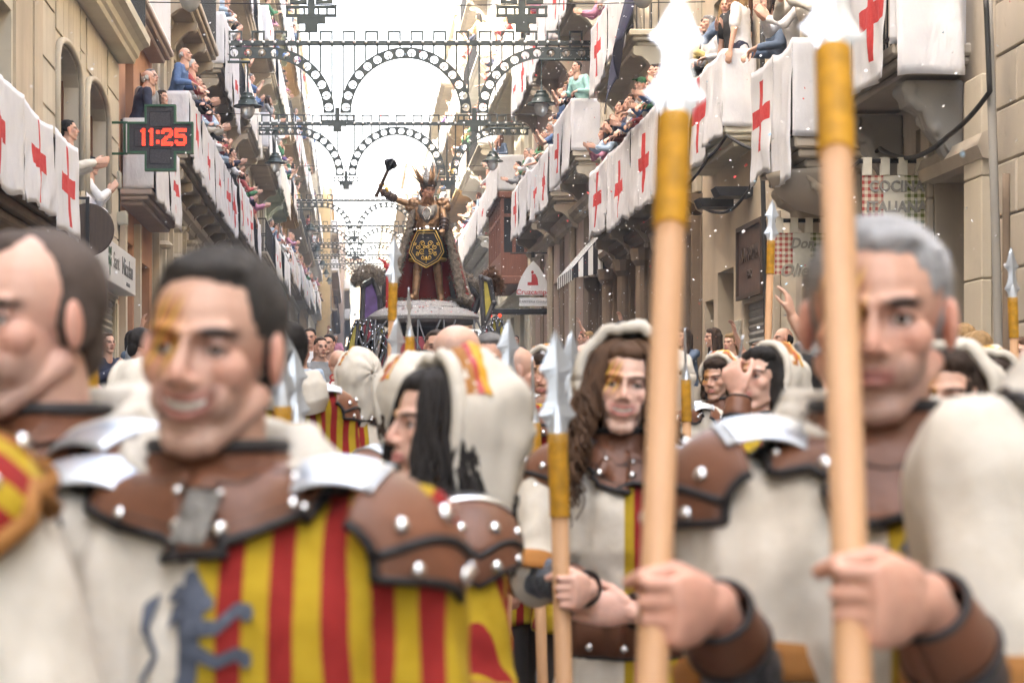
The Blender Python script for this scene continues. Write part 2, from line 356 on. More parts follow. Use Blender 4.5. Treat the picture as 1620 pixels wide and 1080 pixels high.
def head_prims(fem=False, beard=False, fat=1.0, long_neck=.2, smile=0., mo=0.):
    gp = .0035*mo; m = MB(); j = .84 if fem else 1.0
    m.ell((0, -.014, .036), (.0745*fat, .094, .084), 20, 14)
    m.ell((0, .026, -.030), (.060*fat*(.95 if fem else 1), .060, .078 if fem else .080), 18, 12)
    m.ell((0, .056, -.102), (.026*j*fat, .024, .019), 12, 8)
    for s in (-1, 1):
        m.cone((s*.056*j*fat, -.006, -.048), (s*.020*j, .056, -.100), .019, .017, 10)
        m.ell((s*.041*fat, .053, -.016), (.025, .026, .024), 10, 8)
        m.ell((s*(.026 if fem else .030), .060, -.050), (.022, .020, .026), 10, 8)
        m.ell((s*.079*fat, -.008, -.002), (.0095, .019, .033), 10, 8, 0, Matrix.Rotation(s*-.35, 3, 'Z'))
        m.cone((s*.040, .067, .027), (s*.012, .081, .024), .011, .011, 8)
        sq = .0016*min(1, smile); m.cone((s*.019, .0715, .0125-sq), (s*.033, .0765, .0150-sq), .0042, .0050, 8); m.cone((s*.033, .0765, .0150-sq), (s*.046, .068, .0105-sq), .0050, .0042, 8); m.cone((s*.020, .0715, -.0005+sq), (s*.044, .067, -.0005+sq), .0042, .0044, 8)
        m.ell((s*.0135, .0965*(.96 if fem else 1), -.030), (.0085, .010, .0075), 8, 6)
    nz = .94 if fem else 1.
    m.cone((0, .081*(1 if not fem else .99), .022), (0, .106*nz, -.021), .0085*nz, .0112*nz, 10); m.ell((0, .1065*nz, -.025), (.0112*nz, .0112*nz, .0098*nz), 10, 8)
    w = .021+.007*smile
    for z, r in ((-.054+gp*.6, .0062), (-.0665-gp, .0072)):
        m.cone((-w, .073, -.059+.004*smile), (-.007, .0865, z), .004, r, 8); m.cone((-.007, .0865, z), (.007, .0865, z), r, r, 8); m.cone((.007, .0865, z), (w, .073, -.059+.004*smile), r, .004, 8)
    if smile:
        for s in (-1, 1): m.ell((s*.042*fat, .0565, -.024), (.021, .018, .017), 10, 8)
    if beard:
        m.ell((0, .052, -.098), (.045, .042, .034), 14, 10); m.ell((0, .085, -.049), (.028, .012, .009), 10, 6)
    m.cone((0, -.022, -.06), (0, -.032, -long_neck), .050 if fem else .059, .054 if fem else .066, 14)
    return m
def g(v, c, s):
    d = (v-np.array(c, np.float32))/np.array(s, np.float32); return np.exp(-.5*(d*d).sum(1))
def lerp(c, t, m): return c*(1-m[:, None])+np.array(t, np.float32)*m[:, None]
def paint_face(v, tone=(.58, .365, .275), paint=0, beard=None, stubble=0, fem=False, smile=0., mouth_open=0., bald=0, side=1):
    v = v.astype(np.float32); c = np.tile(np.array(tone, np.float32), (len(v), 1))
    near = (np.abs(v[:, 0]) < .13) & (np.abs(v[:, 1]) < .16) & (np.abs(v[:, 2]) < .17)
    rosy = np.array(tone)*np.array((1.07, .74, .72))
    for s in (-1, 1):
        c = lerp(c, rosy, (.3 if fem else .5)*g(v, (s*.045, .062, -.018), (.018, .03, .014))); c = lerp(c, rosy, .7*g(v, (s*.080, -.008, 0), (.012, .02, .03)))
    c = lerp(c, rosy, .45*g(v, (0, .110, -.025), (.014, .02, .013)))
    front = np.clip((v[:, 1]-.02)/.03, 0, 1)
    if stubble:
        m = front*np.clip((-.030-v[:, 2])/.02, 0, 1)*(np.abs(v[:, 0]) < .075); m *= (v[:, 2] > -.125); c = lerp(c, (.17, .13, .115), m*stubble)
    if beard is not None:
        m = np.clip((v[:, 1]+.0)/.03, 0, 1)*np.clip((-.052-v[:, 2])/.012, 0, 1)*(v[:, 2] > -.15); m = np.maximum(m, g(v, (0, .09, -.047), (.022, .02, .006))); c = lerp(c, beard, np.clip(m, 0, 1)*.9)
    if bald: c = lerp(c, (.22, .17, .15), bald*np.clip((.02-v[:, 1])/.03, 0, 1)*np.clip((.085-v[:, 2])/.03, 0, 1)*(v[:, 2] > -.075))
    for s in (-1, 1):
        c = lerp(c, (.20, .10, .08), .72*g(v, (s*.030, .08, .009), (.017, .03, .0115)))  # eye sockets: brow shadow painted into the skin colour
        x = v-np.array((s*.034, .08, .0265-.0), np.float32); x[:, 2] += .10*np.abs(x[:, 0])
        c = lerp(c, (.018, .012, .010), (.85 if fem else 1.)*np.exp(-.5*((x[:, 0]/.0165)**4+(x[:, 2]/(.0038 if fem else .0062))**4))*front)
        c = lerp(c, (.025, .018, .016), .95*np.exp(-.5*(((v[:, 0]-s*.032)/.0115)**4+((v[:, 2]-.006)/.0042)**2))*front)
    lip = (.56, .20, .19) if fem else (.36, .14, .12); w = .0215+.0085*smile
    zc = v[:, 2]+.0600-smile*9.*v[:, 0]**2
    mm = front*np.exp(-.5*((v[:, 0]/w)**6+(zc/((.0080 if fem else .0092)+.004*mouth_open))**4)); c = lerp(c, lip, mm*.95)
    if mouth_open: c = lerp(c, (.10, .025, .022), .95*front*np.exp(-.5*((v[:, 0]/(w*.80))**8+((zc+.0005)/(.0040*mouth_open))**6)))
    else: c = lerp(c, (.16, .05, .045), .8*front*np.exp(-.5*((v[:, 0]/w)**6+(zc/.0016)**2)))
    for s in (-1, 1):
        c = lerp(c, (.22, .12, .09), (.3 if fem else .75)*smile*g(v, (s*.033, .08, -.044), (.0045, .02, .014))); c = lerp(c, (.12, .05, .04), .8*g(v, (s*.008, .108, -.0345), (.0045, .008, .003)))  # smile folds: crease shade painted into the skin colour; then dark nostrils
    if paint:
        x = v[:, 0]*side; z = v[:, 2]; m = front*(1/(1+np.exp(-(x-.006)/.003)))*np.exp(-.5*((x-.036)/.026)**4)*np.exp(-.5*((z-.026)/.036)**4)
        st = .5+.5*np.sin((x*1.0+z*.35)*520); st2 = .5+.5*np.sin((x*1.0+z*.5)*300+1.3)
        c = lerp(c, (.52, .19, .04), m*.8*paint); c = lerp(c, (.62, .44, .03), m*paint*np.clip(st2*1.8-1.0, 0, 1)*.9); c = lerp(c, (.045, .025, .02), m*paint*np.clip(st*2.4-1.35, 0, 1)*.95)
    base = np.tile(np.array(tone, np.float32), (len(v), 1))
    return np.where(near[:, None], c, base)
def shape_face(v, n, mo=0., smile=0.):
    d = np.zeros(len(v), np.float32)
    if mo: d -= .007*np.exp(-.5*((v[:, 0]/(.0185+.006*smile))**4+((v[:, 2]+.0605-smile*9.*v[:, 0]**2)/(.0030*mo))**2))*(v[:, 1] > .05)
    for s in (-1, 1):
        d -= .0055*g(v, (s*.017, .078, .010), (.008, .03, .010)); d -= .003*g(v, (s*.034, .078, .021), (.014, .02, .004))
        d -= .0025*g(v, (s*.030, .088, -.040), (.005, .02, .014)); d -= .003*g(v, (s*.062, .02, -.045), (.02, .02, .02))
    d -= .0035*g(v, (0, .085, .018), (.010, .02, .006)); d -= .002*g(v, (0, .085, -.060), (.02, .02, .0022)); d -= .003*g(v, (0, .08, -.080), (.02, .02, .006))
    return v+n*d[:, None]
def make_head(voxel=.0045, tone=(.58, .365, .275), fat=1., fem=False, beard=None, neck=.2, **kw):
    me = union(head_prims(fem, beard is not None, fat, neck, kw.get('smile', 0), kw.get('mouth_open', 0)), voxel, 4 if voxel < .006 else 2)
    v = shape_face(vget(me), nget(me), kw.get('mouth_open', 0), kw.get('smile', 0)); vset(me, v); return me, paint_face(v, tone, fem=fem, beard=beard, **kw)
def figure(pose, fem=False, child=False, voxel=.009, hero=None, fat=1.0):
    """body mesh, clothing meshes and head matrix of a 1.74 m figure that faces +Y"""
    lean = R(pose.get('lean', 0)); Rl = Matrix.Rotation(-lean, 3, 'X'); tw = Matrix.Rotation(R(pose.get('twist', 0)), 3, 'Z')
    H = V((0, pose.get('hy', 0), .93)); sw = .168 if fem else .19
    T = lambda p: H+tw@(Rl@V(p))
    N = T((0, -.012, .535)); hr = Matrix.Rotation(R(pose.get('yaw', 0)), 3, 'Z')@Matrix.Rotation(-R(pose.get('pitch', 5)), 3, 'X')@Matrix.Rotation(R(pose.get('roll', 0)), 3, 'Y')
    HC = N+Rl.lerp(Matrix.Identity(3), .45)@V((0, .038, .165)) if False else N+(tw@(Matrix.Rotation(-lean*.55, 3, 'X')@V((0, .036, .145))))
    HM = Matrix.Translation(HC)@hr.to_4x4()
    J = {'N': N, 'HC': HC, 'T': T, 'H': H}
    for s, nm in ((1, 'R'), (-1, 'L')):
        sh = T((s*sw, -.01, .455)); tg = pose.get('hand'+nm, (s*.27, .06, .80)); el, wr = ik(sh, tg, .29, .25, pose.get('pole'+nm, (s*.6, -.6, -.9)))
        hp = V((s*.09, H.y, .92)); kn, an = ik(hp, (s*pose.get('stance', .11), pose.get('foot'+nm, -.02), .085), .43, .42, (s*.1, 1, 0))
        J['sh'+nm], J['el'+nm], J['wr'+nm], J['hp'+nm], J['kn'+nm], J['an'+nm] = sh, el, wr, hp, kn, an
    f = fat*(.93 if fem else 1.)
    def ringT(z, a, b, y=0, e=0): return (T((0, y, z)), tw@(Rl@V((a*f+e, 0, 0))), tw@(Rl@V((0, b*f+e, 0))))
    def torso(m, e=0, z0=-.12, flare=0):
        hipw = .172 if fem else .16
        rs = [ringT(z0, hipw*.96+flare, .115+flare, 0, e), ringT(-.02, hipw, .118, 0, e), ringT(.12, .128 if fem else .142, .098, 0, e), ringT(.27, .145 if fem else .162, .112 if not fem else .12, .01, e), ringT(.38, .165 if fem else .182, .108, 0, e), ringT(.455, .15 if fem else .172, .082, -.008, e), ringT(.52, .085, .062, -.012, e)]
        m.loft(rs, 20)
    def arm(m, s, e=0, upto=1.0, flare=0., start=0):
        nm = 'R' if s > 0 else 'L'; a, b, c = J['sh'+nm], J['el'+nm], J['wr'+nm]; q = .9 if fem else 1
        r = (.056*q, .043*q, .028*q)
        if upto >= 1: m.cone(a, b, r[0]+e, r[1]+e, 12); k = upto-1; m.cone(b, b+(c-b)*min(1, k), r[1]+e, (r[1]+(r[2]-r[1])*min(1, k))+e+flare, 12)
        else: m.cone(a, a+(b-a)*upto, r[0]+e, r[0]+(r[1]-r[0])*upto+e+flare, 12)
    def leg(m, s, e=0):
        nm = 'R' if s > 0 else 'L'; m.cone(J['hp'+nm], J['kn'+nm], .083*f+e, .055+e, 12); m.cone(J['kn'+nm], J['an'+nm], .054+e, .038+e, 12)
    J['torso'], J['arm'], J['leg'], J['ring'] = torso, arm, leg, ringT
    b = MB(); torso(b); 
    for s in (1, -1):
        nm = 'R' if s > 0 else 'L'; arm(b, s, 0, 2.0); leg(b, s); a = J['an'+nm]; b.cone(a+V((0, -.03, -.045)), a+V((s*.02, .15, -.055)), .038, .030, 10)
        d = J['wr'+nm]-J['el'+nm]; d = pose.get('dir'+nm, d)
        if not hero: add_hand(b, J['wr'+nm], d, pose.get('palm'+nm, (-s, 0, 0)), -s*0+(1 if s > 0 else -1)*pose.get('flip'+nm, 1), pose.get('curl', .3), .06, 1.05, .0098)
    b.cone(N+V((0, 0, -.05)), HC+hr@V((0, -.022, -.05)), .064 if not fem else .056, .054 if not fem else .047, 12)
    if hero: return b, J, HM
    hp = head_prims(fem); b.add([HM@V(p) for p in hp.v], hp.f)
    me = union(b, voxel, 2, 'skin')
    Mi = np.array(HM.inverted(), np.float32); v = vget(me); h = v@Mi[:3, :3].T+Mi[:3, 3]
    setcol(me, paint_face(h, pose.get('tone', (.55, .34, .255)), fem=fem))
    t = MB(); torso(t, .016, -.10, .01)
    for s in (1, -1): arm(t, s, .014, pose.get('sleeve', 1.85), .006)
    top = union(t, .014, 3, 'garment'); wrinkle(top, .011, 9, random.random()*50)
    l = MB(); l.loft([ringT(-.14, .15, .12, 0, .012), ringT(.0, .16, .115, 0, .012), ringT(.08, .14, .10, 0, .012)], 16)
    for s in (1, -1): leg(l, s, .015)
    legs = union(l, .016, 3, 'garment'); wrinkle(legs, .008, 8, 3)
    shoe = MB()
    for s in (1, -1):
        a = J['an'+('R' if s > 0 else 'L')]; shoe.loft([(a+V((0, -.055, -.04)), V((.03, 0, 0)), V((0, 0, .04))), (a+V((0, 0, -.035)), V((.042, 0, 0)), V((0, 0, .05))), (a+V((s*.012, .09, -.055)), V((.046, 0, 0)), V((0, 0, .028))), (a+V((s*.02, .175, -.062)), V((.034, 0, 0)), V((0, 0, .02)))], 12)
    return {'body': me, 'top': top, 'legs': legs, 'shoes': shoe.mesh('shoes', 'leather_dark', True), 'HM': HM}
def hair_mesh(kind, voxel=.007, seed=0):
    m = MB()
    if kind in ('short', 'long', 'bob', 'bun', 'curly', 'tail'):
        m.ell((0, -.024, .046), (.0790, .0925, .0835) if kind == 'short' else (.081, .094, .087), 20, 14)
        if kind == 'short':
            for s in (-1, 1): m.ell((s*.067, -.026, .020), (.012, .034, .042), 10, 8)
            m.ell((0, .026, .096), (.052, .040, .0205), 12, 8); m.ell((0, -.078, -.02), (.055, .03, .06), 12, 8)
        else:
            m.ell((0, .03, .085), (.066, .05, .036), 12, 8)
        if kind in ('long', 'curly'):
            L = .34 if kind == 'long' else .38
            for s in (-1, 1):
                m.cone((s*.066, .005, .03), (s*.088, -.005, -.12), .026, .033, 10); m.cone((s*.088, -.005, -.12), (s*.095, .015, -L), .033, .018, 10)
                m.cone((s*.05, -.07, .02), (s*.06, -.085, -L*.9), .045, .03, 10)
            m.cone((0, -.085, .02), (0, -.10, -L*.95), .05, .035, 12)
        if kind == 'bob':
            for s in (-1, 1): m.cone((s*.066, -.01, .03), (s*.084, -.005, -.085), .028, .03, 10)
            m.cone((0, -.075, .02), (0, -.085, -.09), .055, .045, 12)
        if kind in ('bun', 'tail'):
            for s in (-1, 1): m.ell((s*.070, -.02, .015), (.012, .03, .045), 10, 8)
            m.ell((0, -.078, -.02), (.055, .03, .055), 12, 8); m.ell((0, -.125, .05), .036, 12, 8)
            if kind == 'tail': m.cone((0, -.13, .045), (0, -.15, -.17), .03, .014, 10)
    elif kind == 'scalp':
        m.ell((0, -.031, .039), (.0800, .0875, .0870), 20, 14); m.ell((0, .020, .086), (.066, .055, .034), 14, 10); m.ell((0, -.078, -.02), (.058, .03, .06), 12, 8)
    elif kind == 'receding':
        m.ell((0, -.031, .039), (.0790, .0865, .0860), 20, 14)
        for s in (-1, 1): m.ell((s*.069, -.022, .012), (.011, .032, .045), 10, 8)
        m.ell((0, .02, .096), (.028, .045, .024), 12, 8); m.ell((0, -.078, -.02), (.055, .028, .058), 12, 8)
    elif kind == 'balding':
        for s in (-1, 1): m.ell((s*.066, -.035, .012), (.014, .05, .042), 10, 8)
        m.ell((0, -.085, .0), (.058, .028, .055), 12, 8)
    elif kind == 'cap':
        m.ell((0, -.016, .060), (.086, .102, .078), 18, 12); m.loft([(V((0, .08, .075)), V((.065, 0, 0)), V((0, 0, .008))), (V((0, .16, .062)), V((.045, 0, 0)), V((0, 0, .006)))], 12); m.ell((0, -.078, -.02), (.055, .03, .05), 12, 8)
    me = union(m, voxel, 2, 'hair'); wrinkle(me, {'short': .0035, 'receding': .0015}.get(kind, .007), 42 if kind != 'curly' else 30, seed, (1, 1, .4)); return me
POSES = {
 'rest':  dict(lean=15, pitch=-8, handR=(.20, .34, 1.09), handL=(-.20, .34, 1.09), dirR=(-.5, .6, -.3), dirL=(.5, .6, -.3), palmR=(0, 0, -1), palmL=(0, 0, -1), curl=.5),
 'clap':  dict(lean=10, pitch=-4, handR=(.055, .36, 1.27), handL=(-.055, .35, 1.25), dirR=(-.12, .6, .75), dirL=(.12, .6, .75), palmR=(-1, 0, 0), palmL=(1, 0, 0), curl=.12, poleR=(1, -.2, -.8), poleL=(-1, -.2, -.8)),
 'film':  dict(lean=10, pitch=-2, handR=(.06, .42, 1.42), handL=(-.05, .42, 1.40), dirR=(-.2, .25, .9), dirL=(.2, .25, .9), palmR=(-.6, .6, 0), palmL=(.6, .6, 0), curl=.7, sleeve=.7),
 'lean':  dict(lean=24, pitch=-10, hy=-.03, handR=(-.05, .40, 1.11), handL=(.05, .44, 1.12), dirR=(-.9, .4, -.1), dirL=(.9, .4, -.1), palmR=(0, 0, -1), palmL=(0, 0, -1), poleR=(1, 0, -.3), poleL=(-1, 0, -.3)),
 'stand': dict(lean=3, pitch=0, sleeve=.75),
 'raise': dict(lean=8, pitch=8, handR=(.26, .28, 1.85), dirR=(.05, .2, 1), palmR=(0, 1, 0), handL=(-.15, .45, 1.1), dirL=(.3, .8, 0), palmL=(0, 0, -1), sleeve=.7),
 'reach': dict(lean=20, pitch=-6, hy=-.03, handR=(.10, .50, 1.20), handL=(-.08, .48, 1.17), dirR=(-.1, 1, .25), dirL=(.1, 1, .25), palmR=(-1, 0, 0), palmL=(1, 0, 0), curl=.15, poleR=(.6, -.2, -1), poleL=(-.6, -.2, -1)),
 'chin':  dict(lean=20, pitch=-8, handR=(.09, .34, 1.33), dirR=(-.4, .1, .8), palmR=(0, -1, .2), handL=(-.10, .38, 1.09), dirL=(.8, .4, 0), palmL=(0, 0, -1), curl=.8),
}
FIG = {}
def fig(pose, fem):
    k = (pose, fem)
    if k not in FIG: FIG[k] = figure(POSES[pose], fem)
    return FIG[k]
HAIR = {}
def hair(kind):
    if kind not in HAIR: HAIR[kind] = hair_mesh(kind)
    return HAIR[kind]
HCOL = {'dark': (.016, .011, .009), 'brown': (.05, .025, .013), 'chestnut': (.12, .058, .028), 'blond': (.33, .20, .085), 'grey': (.26, .25, .245), 'white': (.55, .54, .52), 'auburn': (.12, .04, .018)}
CCOL = {'white': (.72, .72, .74), 'black': (.02, .02, .022), 'navy': (.022, .03, .075), 'red': (.48, .03, .03), 'blue': (.06, .16, .38), 'sky blue': (.32, .47, .65), 'turquoise': (.25, .62, .58), 'green': (.02, .22, .07), 'yellow': (.62, .44, .06), 'pink': (.60, .18, .32), 'grey': (.25, .26, .27), 'beige': (.52, .44, .33), 'purple': (.14, .05, .28), 'denim': (.08, .14, .24), 'brown': (.14, .08, .05), 'orange': (.6, .2, .04), 'cream': (.66, .6, .5), 'maroon': (.13, .015, .02)}
PHONE = []
for k_ in list(CCOL): c_ = CCOL[k_]; l_ = .3*c_[0]+.6*c_[1]+.1*c_[2]; CCOL[k_] = tuple(.72*q_+.28*l_ for q_ in c_)
ACT = {'rest': 'at the rail', 'clap': 'clapping', 'film': 'filming', 'lean': 'leaning over', 'stand': 'standing', 'raise': 'waving', 'reach': 'reaching out', 'chin': 'chin on hand'}
def person(loc, rz, pose, fem, hk, hc, tc, bc, label, group, scale=1.0, hatcol=None):
    f = fig(pose, fem)
    r = thing('person', label, 'person', loc, rz, group); r.scale = (scale,)*3
    ob('body', f['body'], r); ob('shirt', f['top'], r, color=CCOL[tc]); ob('trousers', f['legs'], r, color=CCOL[bc]); ob('shoes', f['shoes'], r)
    if hk:
        h = ob('hair' if hk != 'cap' else 'cap', hair(hk), r, color=hatcol or HCOL[hc]); h.matrix_local = f['HM']
    if pose == 'film':
        ph = ob('smartphone', PHONE[0] if PHONE else None, None, V(loc)+Matrix.Rotation(rz, 3, 'Z')@(V((0, .505, 1.50))*scale), (0, 0, rz))
        if ph.data is None:
            bpy.data.objects.remove(ph); PHONE.append(MB().box((-.037, -.004, -.075), (.037, .004, .075), 0, .003).mesh('smartphone', 'plastic_black')); ph = ob('smartphone', PHONE[0], None, V(loc)+Matrix.Rotation(rz, 3, 'Z')@(V((0, .505, 1.50))*scale), (0, 0, rz))
        tag(ph, ('phone of '+label.replace(' filming', ''))[:120], 'phone', 'phones held up by spectators')
    return r
# ------------------------------------------------------------------ ground
Ys = [-30, 0, 5, 10, 15, 20, 30, 40, 55, 70, 90, 110, 135, 160, 200, 260]
def strip(x0, x1, dz, n=1):
    m = MB()
    for a, b in zip(Ys, Ys[1:]): m.quad((x0, a, gz(a)+dz), (x1, a, gz(a)+dz), (x1, b, gz(b)+dz), (x0, b, gz(b)+dz))
    return m
g_ = MB(); gx = [-900, -300, -60, 60, 300, 900]; gy = [-60, -30, 20, 60, 120, 260, 600, 1500]
g_.grid(lambda u, v: (gx[round(u*5)], gy[round(v*7)], gz(min(gy[round(v*7)], 260))-.12), 5, 7)
struct('ground', g_, 'paving')
struct('road', strip(XL+1.0, XR-1.0, 0), 'asphalt')
for nm, x0, x1, k0, k1 in (('pavement_left', XL-.1, XL+.85, XL+.85, XL+1.0), ('pavement_right', XR-.85, XR+.1, XR-1.0, XR-.85)):
    p = strip(x0, x1, .124); struct(nm, p, 'paving')
    k = MB()
    for a, b in zip(Ys, Ys[1:]):
        k.add([(k0, a, gz(a)-.1), (k1, a, gz(a)-.1), (k1, b, gz(b)-.1), (k0, b, gz(b)-.1), (k0, a, gz(a)+.12), (k1, a, gz(a)+.12), (k1, b, gz(b)+.12), (k0, b, gz(b)+.12)], [(4, 5, 6, 7), (0, 4, 7, 3), (1, 2, 6, 5), (0, 1, 5, 4)])
    struct(nm.replace('pavement', 'kerb'), k, 'kerb_stone')
hm = MB()
def hillf(u, v):
    x = -900+1800*u; y = 700+700*v; r = 95*math.exp(-((x-40)/330)**2)+60*math.exp(-((x+420)/260)**2)+75*math.exp(-((x-560)/280)**2)
    return (x, y, -10+r*min(1, v*1.6)*1.25+14*mnoise.noise(V((x*.012, y*.01, 0)))*min(1, v*2))
hm.grid(hillf, 60, 18); struct('hill', hm, 'hill_green', smooth=True)

# ------------------------------------------------------------------ building kit
WIN = {}
def window_part(parent, side, wx, ya, yb, za, zb, depth, kind='glass', frame='brown_wood', name='window'):
    w_, h_ = round(yb-ya, 2), round(zb-za, 2); out = 1 if side == 'L' else -1; k = (w_, h_, kind, frame, out)
    if k not in WIN:
        fr = MB(); t = .07; y0, y1, z0, z1 = -w_/2, w_/2, 0, h_
        fr.box((0, y0, z0), (.06*out, y0+t, z1)); fr.box((0, y1-t, z0), (.06*out, y1, z1)); fr.box((0, y0+t, z1-t), (.06*out, y1-t, z1)); fr.box((0, y0+t, z0), (.06*out, y1-t, z0+t)); fr.box((0, -t/2, z0+t), (.058*out, t/2, z1-t))
        if kind == 'glass' and h_ > 1.6: fr.box((0, y0+t, z1*.72), (.054*out, y1-t, z1*.72+t*.8))
        gl = MB().box((.015*out, y0+t*.5, z0+t*.5), (.03*out, y1-t*.5, z1-t*.5))
        bl = MB()
        if kind in ('blind', 'half', 'roller'):
            q = z0+t if kind != 'half' else h_*.5
            n = max(3, int((z1-q)/(.055 if kind != 'roller' else .09))); dz = (z1-q)/n
            for i in range(n): 
                zz = q+i*dz; bl.add([(.075*out, y0+.02, zz), (.075*out, y1-.02, zz), (.095*out, y1-.02, zz+dz*.5), (.095*out, y0+.02, zz+dz*.5), (.075*out, y0+.02, zz+dz*.96), (.075*out, y1-.02, zz+dz*.96)], [(0, 1, 2, 3), (3, 2, 5, 4)])
        if kind == 'shutter':
            for s in (-1, 1):
                a, b = (y0, -.01) if s < 0 else (.01, y1)
                bl.box((.07*out, a, z0), (.1*out, a+.06, z1)); bl.box((.07*out, b-.06, z0), (.1*out, b, z1)); n = int(h_/.09)
                for i in range(n): zz = z0+i*h_/n; bl.add([(.07*out, a+.06, zz+.05), (.07*out, b-.06, zz+.05), (.1*out, b-.06, zz), (.1*out, a+.06, zz)], [(0, 1, 2, 3)])
        WIN[k] = (fr.mesh('window', frame), gl.mesh('pane', 'pane_dark'), bl.mesh('blind', {'roller': 'shutter_grey', 'shutter': 'dark_wood'}.get(kind, 'blind'), fix=False) if bl.f else None)
    a, b, c = WIN[k]; o = ob(name, a, parent, (wx-out*depth, (ya+yb)/2, za)); ob('pane', b, o)
    if c: ob('blind' if kind != 'shutter' else 'shutter', c, o)
    return o
class House:
    def __init__(s, side, y0, y1, top, mat, label, name='house', dx=0, deep=9, group='houses along the street'):
        s.side = side; s.out = 1 if side == 'L' else -1; s.wx = (XL if side == 'L' else XR)+dx*s.out; s.y0, s.y1, s.top, s.mat, s.deep = y0, y1, top, mat, deep
        s.o = thing(name, label, 'building', (0, 0, 0), 0, group); s.ops = []; s.bal = []
    def opening(s, ya, yb, za, zb, kind='glass', frame='brown_wood', depth=.22, arch=0, win=True, name='window'):
        s.ops.append((ya, yb, za, zb, depth, arch))
        if win: window_part(s.o, s.side, s.wx, ya, yb, za, zb, depth, kind, frame, name)
    def finish(s, roof=True):
        wx, out = s.wx, s.out; zb = gz(s.y0)-.3; m = MB()
        ys = sorted({s.y0, s.y1, *[q for o in s.ops for q in o[:2]]}); zs = sorted({zb, s.top, *[q for o in s.ops for q in o[2:4]]})
        for a, b in zip(ys, ys[1:]):
            for c, d in zip(zs, zs[1:]):
                my, mz = (a+b)/2, (c+d)/2
                if not any(o[0] < my < o[1] and o[2] < mz < o[3] for o in s.ops): m.quad((wx, a, c), (wx, b, c), (wx, b, d), (wx, a, d))
        for ya, yb, za, zt, dp, arch in s.ops:
            x1 = wx-out*dp
            m.quad((wx, ya, za), (x1, ya, za), (x1, ya, zt), (wx, ya, zt)); m.quad((wx, yb, za), (wx, yb, zt), (x1, yb, zt), (x1, yb, za)); m.quad((wx, ya, za), (wx, yb, za), (x1, yb, za), (x1, ya, za))
            if not arch: m.quad((wx, ya, zt), (x1, ya, zt), (x1, yb, zt), (wx, yb, zt))
            else:
                n = 14; hw = (yb-ya)/2; cy = (ya+yb)/2
                P = [(cy-hw+2*hw*i/n, zt-arch+arch*math.sqrt(max(0, 1-((-1+2*i/n)**2)))) for i in range(n+1)]
                for (p, q), (r, t) in zip(P, P[1:]):
                    m.quad((wx, p, q), (wx, r, t), (wx, r, zt), (wx, p, zt)); m.quad((wx, p, q), (x1, p, q), (x1, r, t), (wx, r, t))
        xb = wx-out*s.deep
        m.quad((wx, s.y0, zb), (wx, s.y0, s.top), (xb, s.y0, s.top), (xb, s.y0, zb)); m.quad((wx, s.y1, zb), (xb, s.y1, zb), (xb, s.y1, s.top), (wx, s.y1, s.top)); m.quad((xb, s.y0, zb), (xb, s.y0, s.top), (xb, s.y1, s.top), (xb, s.y1, zb)); m.quad((wx, s.y0, s.top), (wx, s.y1, s.top), (xb, s.y1, s.top), (xb, s.y0, s.top))
        w_ = m.build('wall', s.mat, s.o); 
        if roof:
            r = MB(); r.box((xb-.0*out, s.y0+.02, s.top+.004), (wx+out*.22, s.y1-.02, s.top+.14)); r.box((xb, s.y0+.02, s.top+.144), (wx+out*.12, s.y1-.02, s.top+.5)); r.build('roof', s.mat, s.o)
        return s
    def cornice(s, z, prof=((.0, .0), (.10, .06), (.12, .14), (.22, .2), (.24, .3), (0, .3)), mat=None, ya=None, yb=None, name='cornice'):
        ya = s.y0+.01 if ya is None else ya; yb = s.y1-.01 if yb is None else yb
        return MB().prism([(s.out*a, b) for a, b in prof], (s.wx, ya, z), (1, 0, 0), (0, 0, 1), (0, yb-ya, 0)).build(name, mat or s.mat, s.o)
    def balcony(s, X, ya, yb, zf, thick=.22, rail=1.02, mat=None, corbels=0, open_rail=True, phrase='', iron='iron', curve=0):
        out = s.out; b = MB(); wx = s.wx; mat = mat or s.mat
        e = [(0, .0, thick*.42), (.05, thick*.42, thick*.7), (.13, thick*.7, thick)]
        for k, (ins, a, c) in enumerate(e): b.box((wx-out*.05, ya+ins, zf-a-.001*k), (X-out*ins, yb-ins, zf-c), 0, .02)
        bal = b.build('balcony', mat, s.o)
        r = MB(); xr = X-out*.06; n = max(2, int((yb-ya-.1)/.115))
        r.box((xr-.02, ya+.04, zf+rail-.035), (xr+.02, yb-.04, zf+rail)); r.box((xr-.012, ya+.05, zf+.08), (xr+.012, yb-.05, zf+.105))
        for i in range(n+1):
            y = ya+.05+(yb-ya-.1)*i/n; r.box((xr-.008, y-.008, zf+.001), (xr+.008, y+.008, zf+rail-.035))
        for y in (ya+.05, yb-.05):
            r.box((wx, y-.02, zf+rail-.035), (xr-out*.0201, y+.02, zf+rail-.001)); m_ = max(1, int(abs(xr-wx)/.12))
            for i in range(m_): x = wx+(xr-wx)*(i+.5)/m_; r.box((x-.008, y-.008, zf), (x+.008, y+.008, zf+rail-.036))
        r.build('railing', iron, bal)
        for i in range(corbels):
            y = ya+.25+(yb-ya-.5)*(i/(max(1, corbels-1))); L = abs(X-wx)*.85; h = .5
            pr = [(0, 0), (out*L, 0), (out*L, -.09), (out*L*.92, -.15), (out*L*.7, -.17), (out*L*.5, -.25), (out*L*.3, -.38), (out*.09, -h), (0, -h-.05)]
            c = MB().prism(pr, (wx, y-.1, zf-thick), (1, 0, 0), (0, 0, 1), (0, .2, 0))
            c.tube([(wx+out*L*.86, y-.12, zf-thick-.09), (wx+out*L*.86, y+.12, zf-thick-.09)], .075, 12); c.tube([(wx+out*.09, y-.11, zf-thick-h+.05), (wx+out*.09, y+.11, zf-thick-h+.05)], .06, 12)
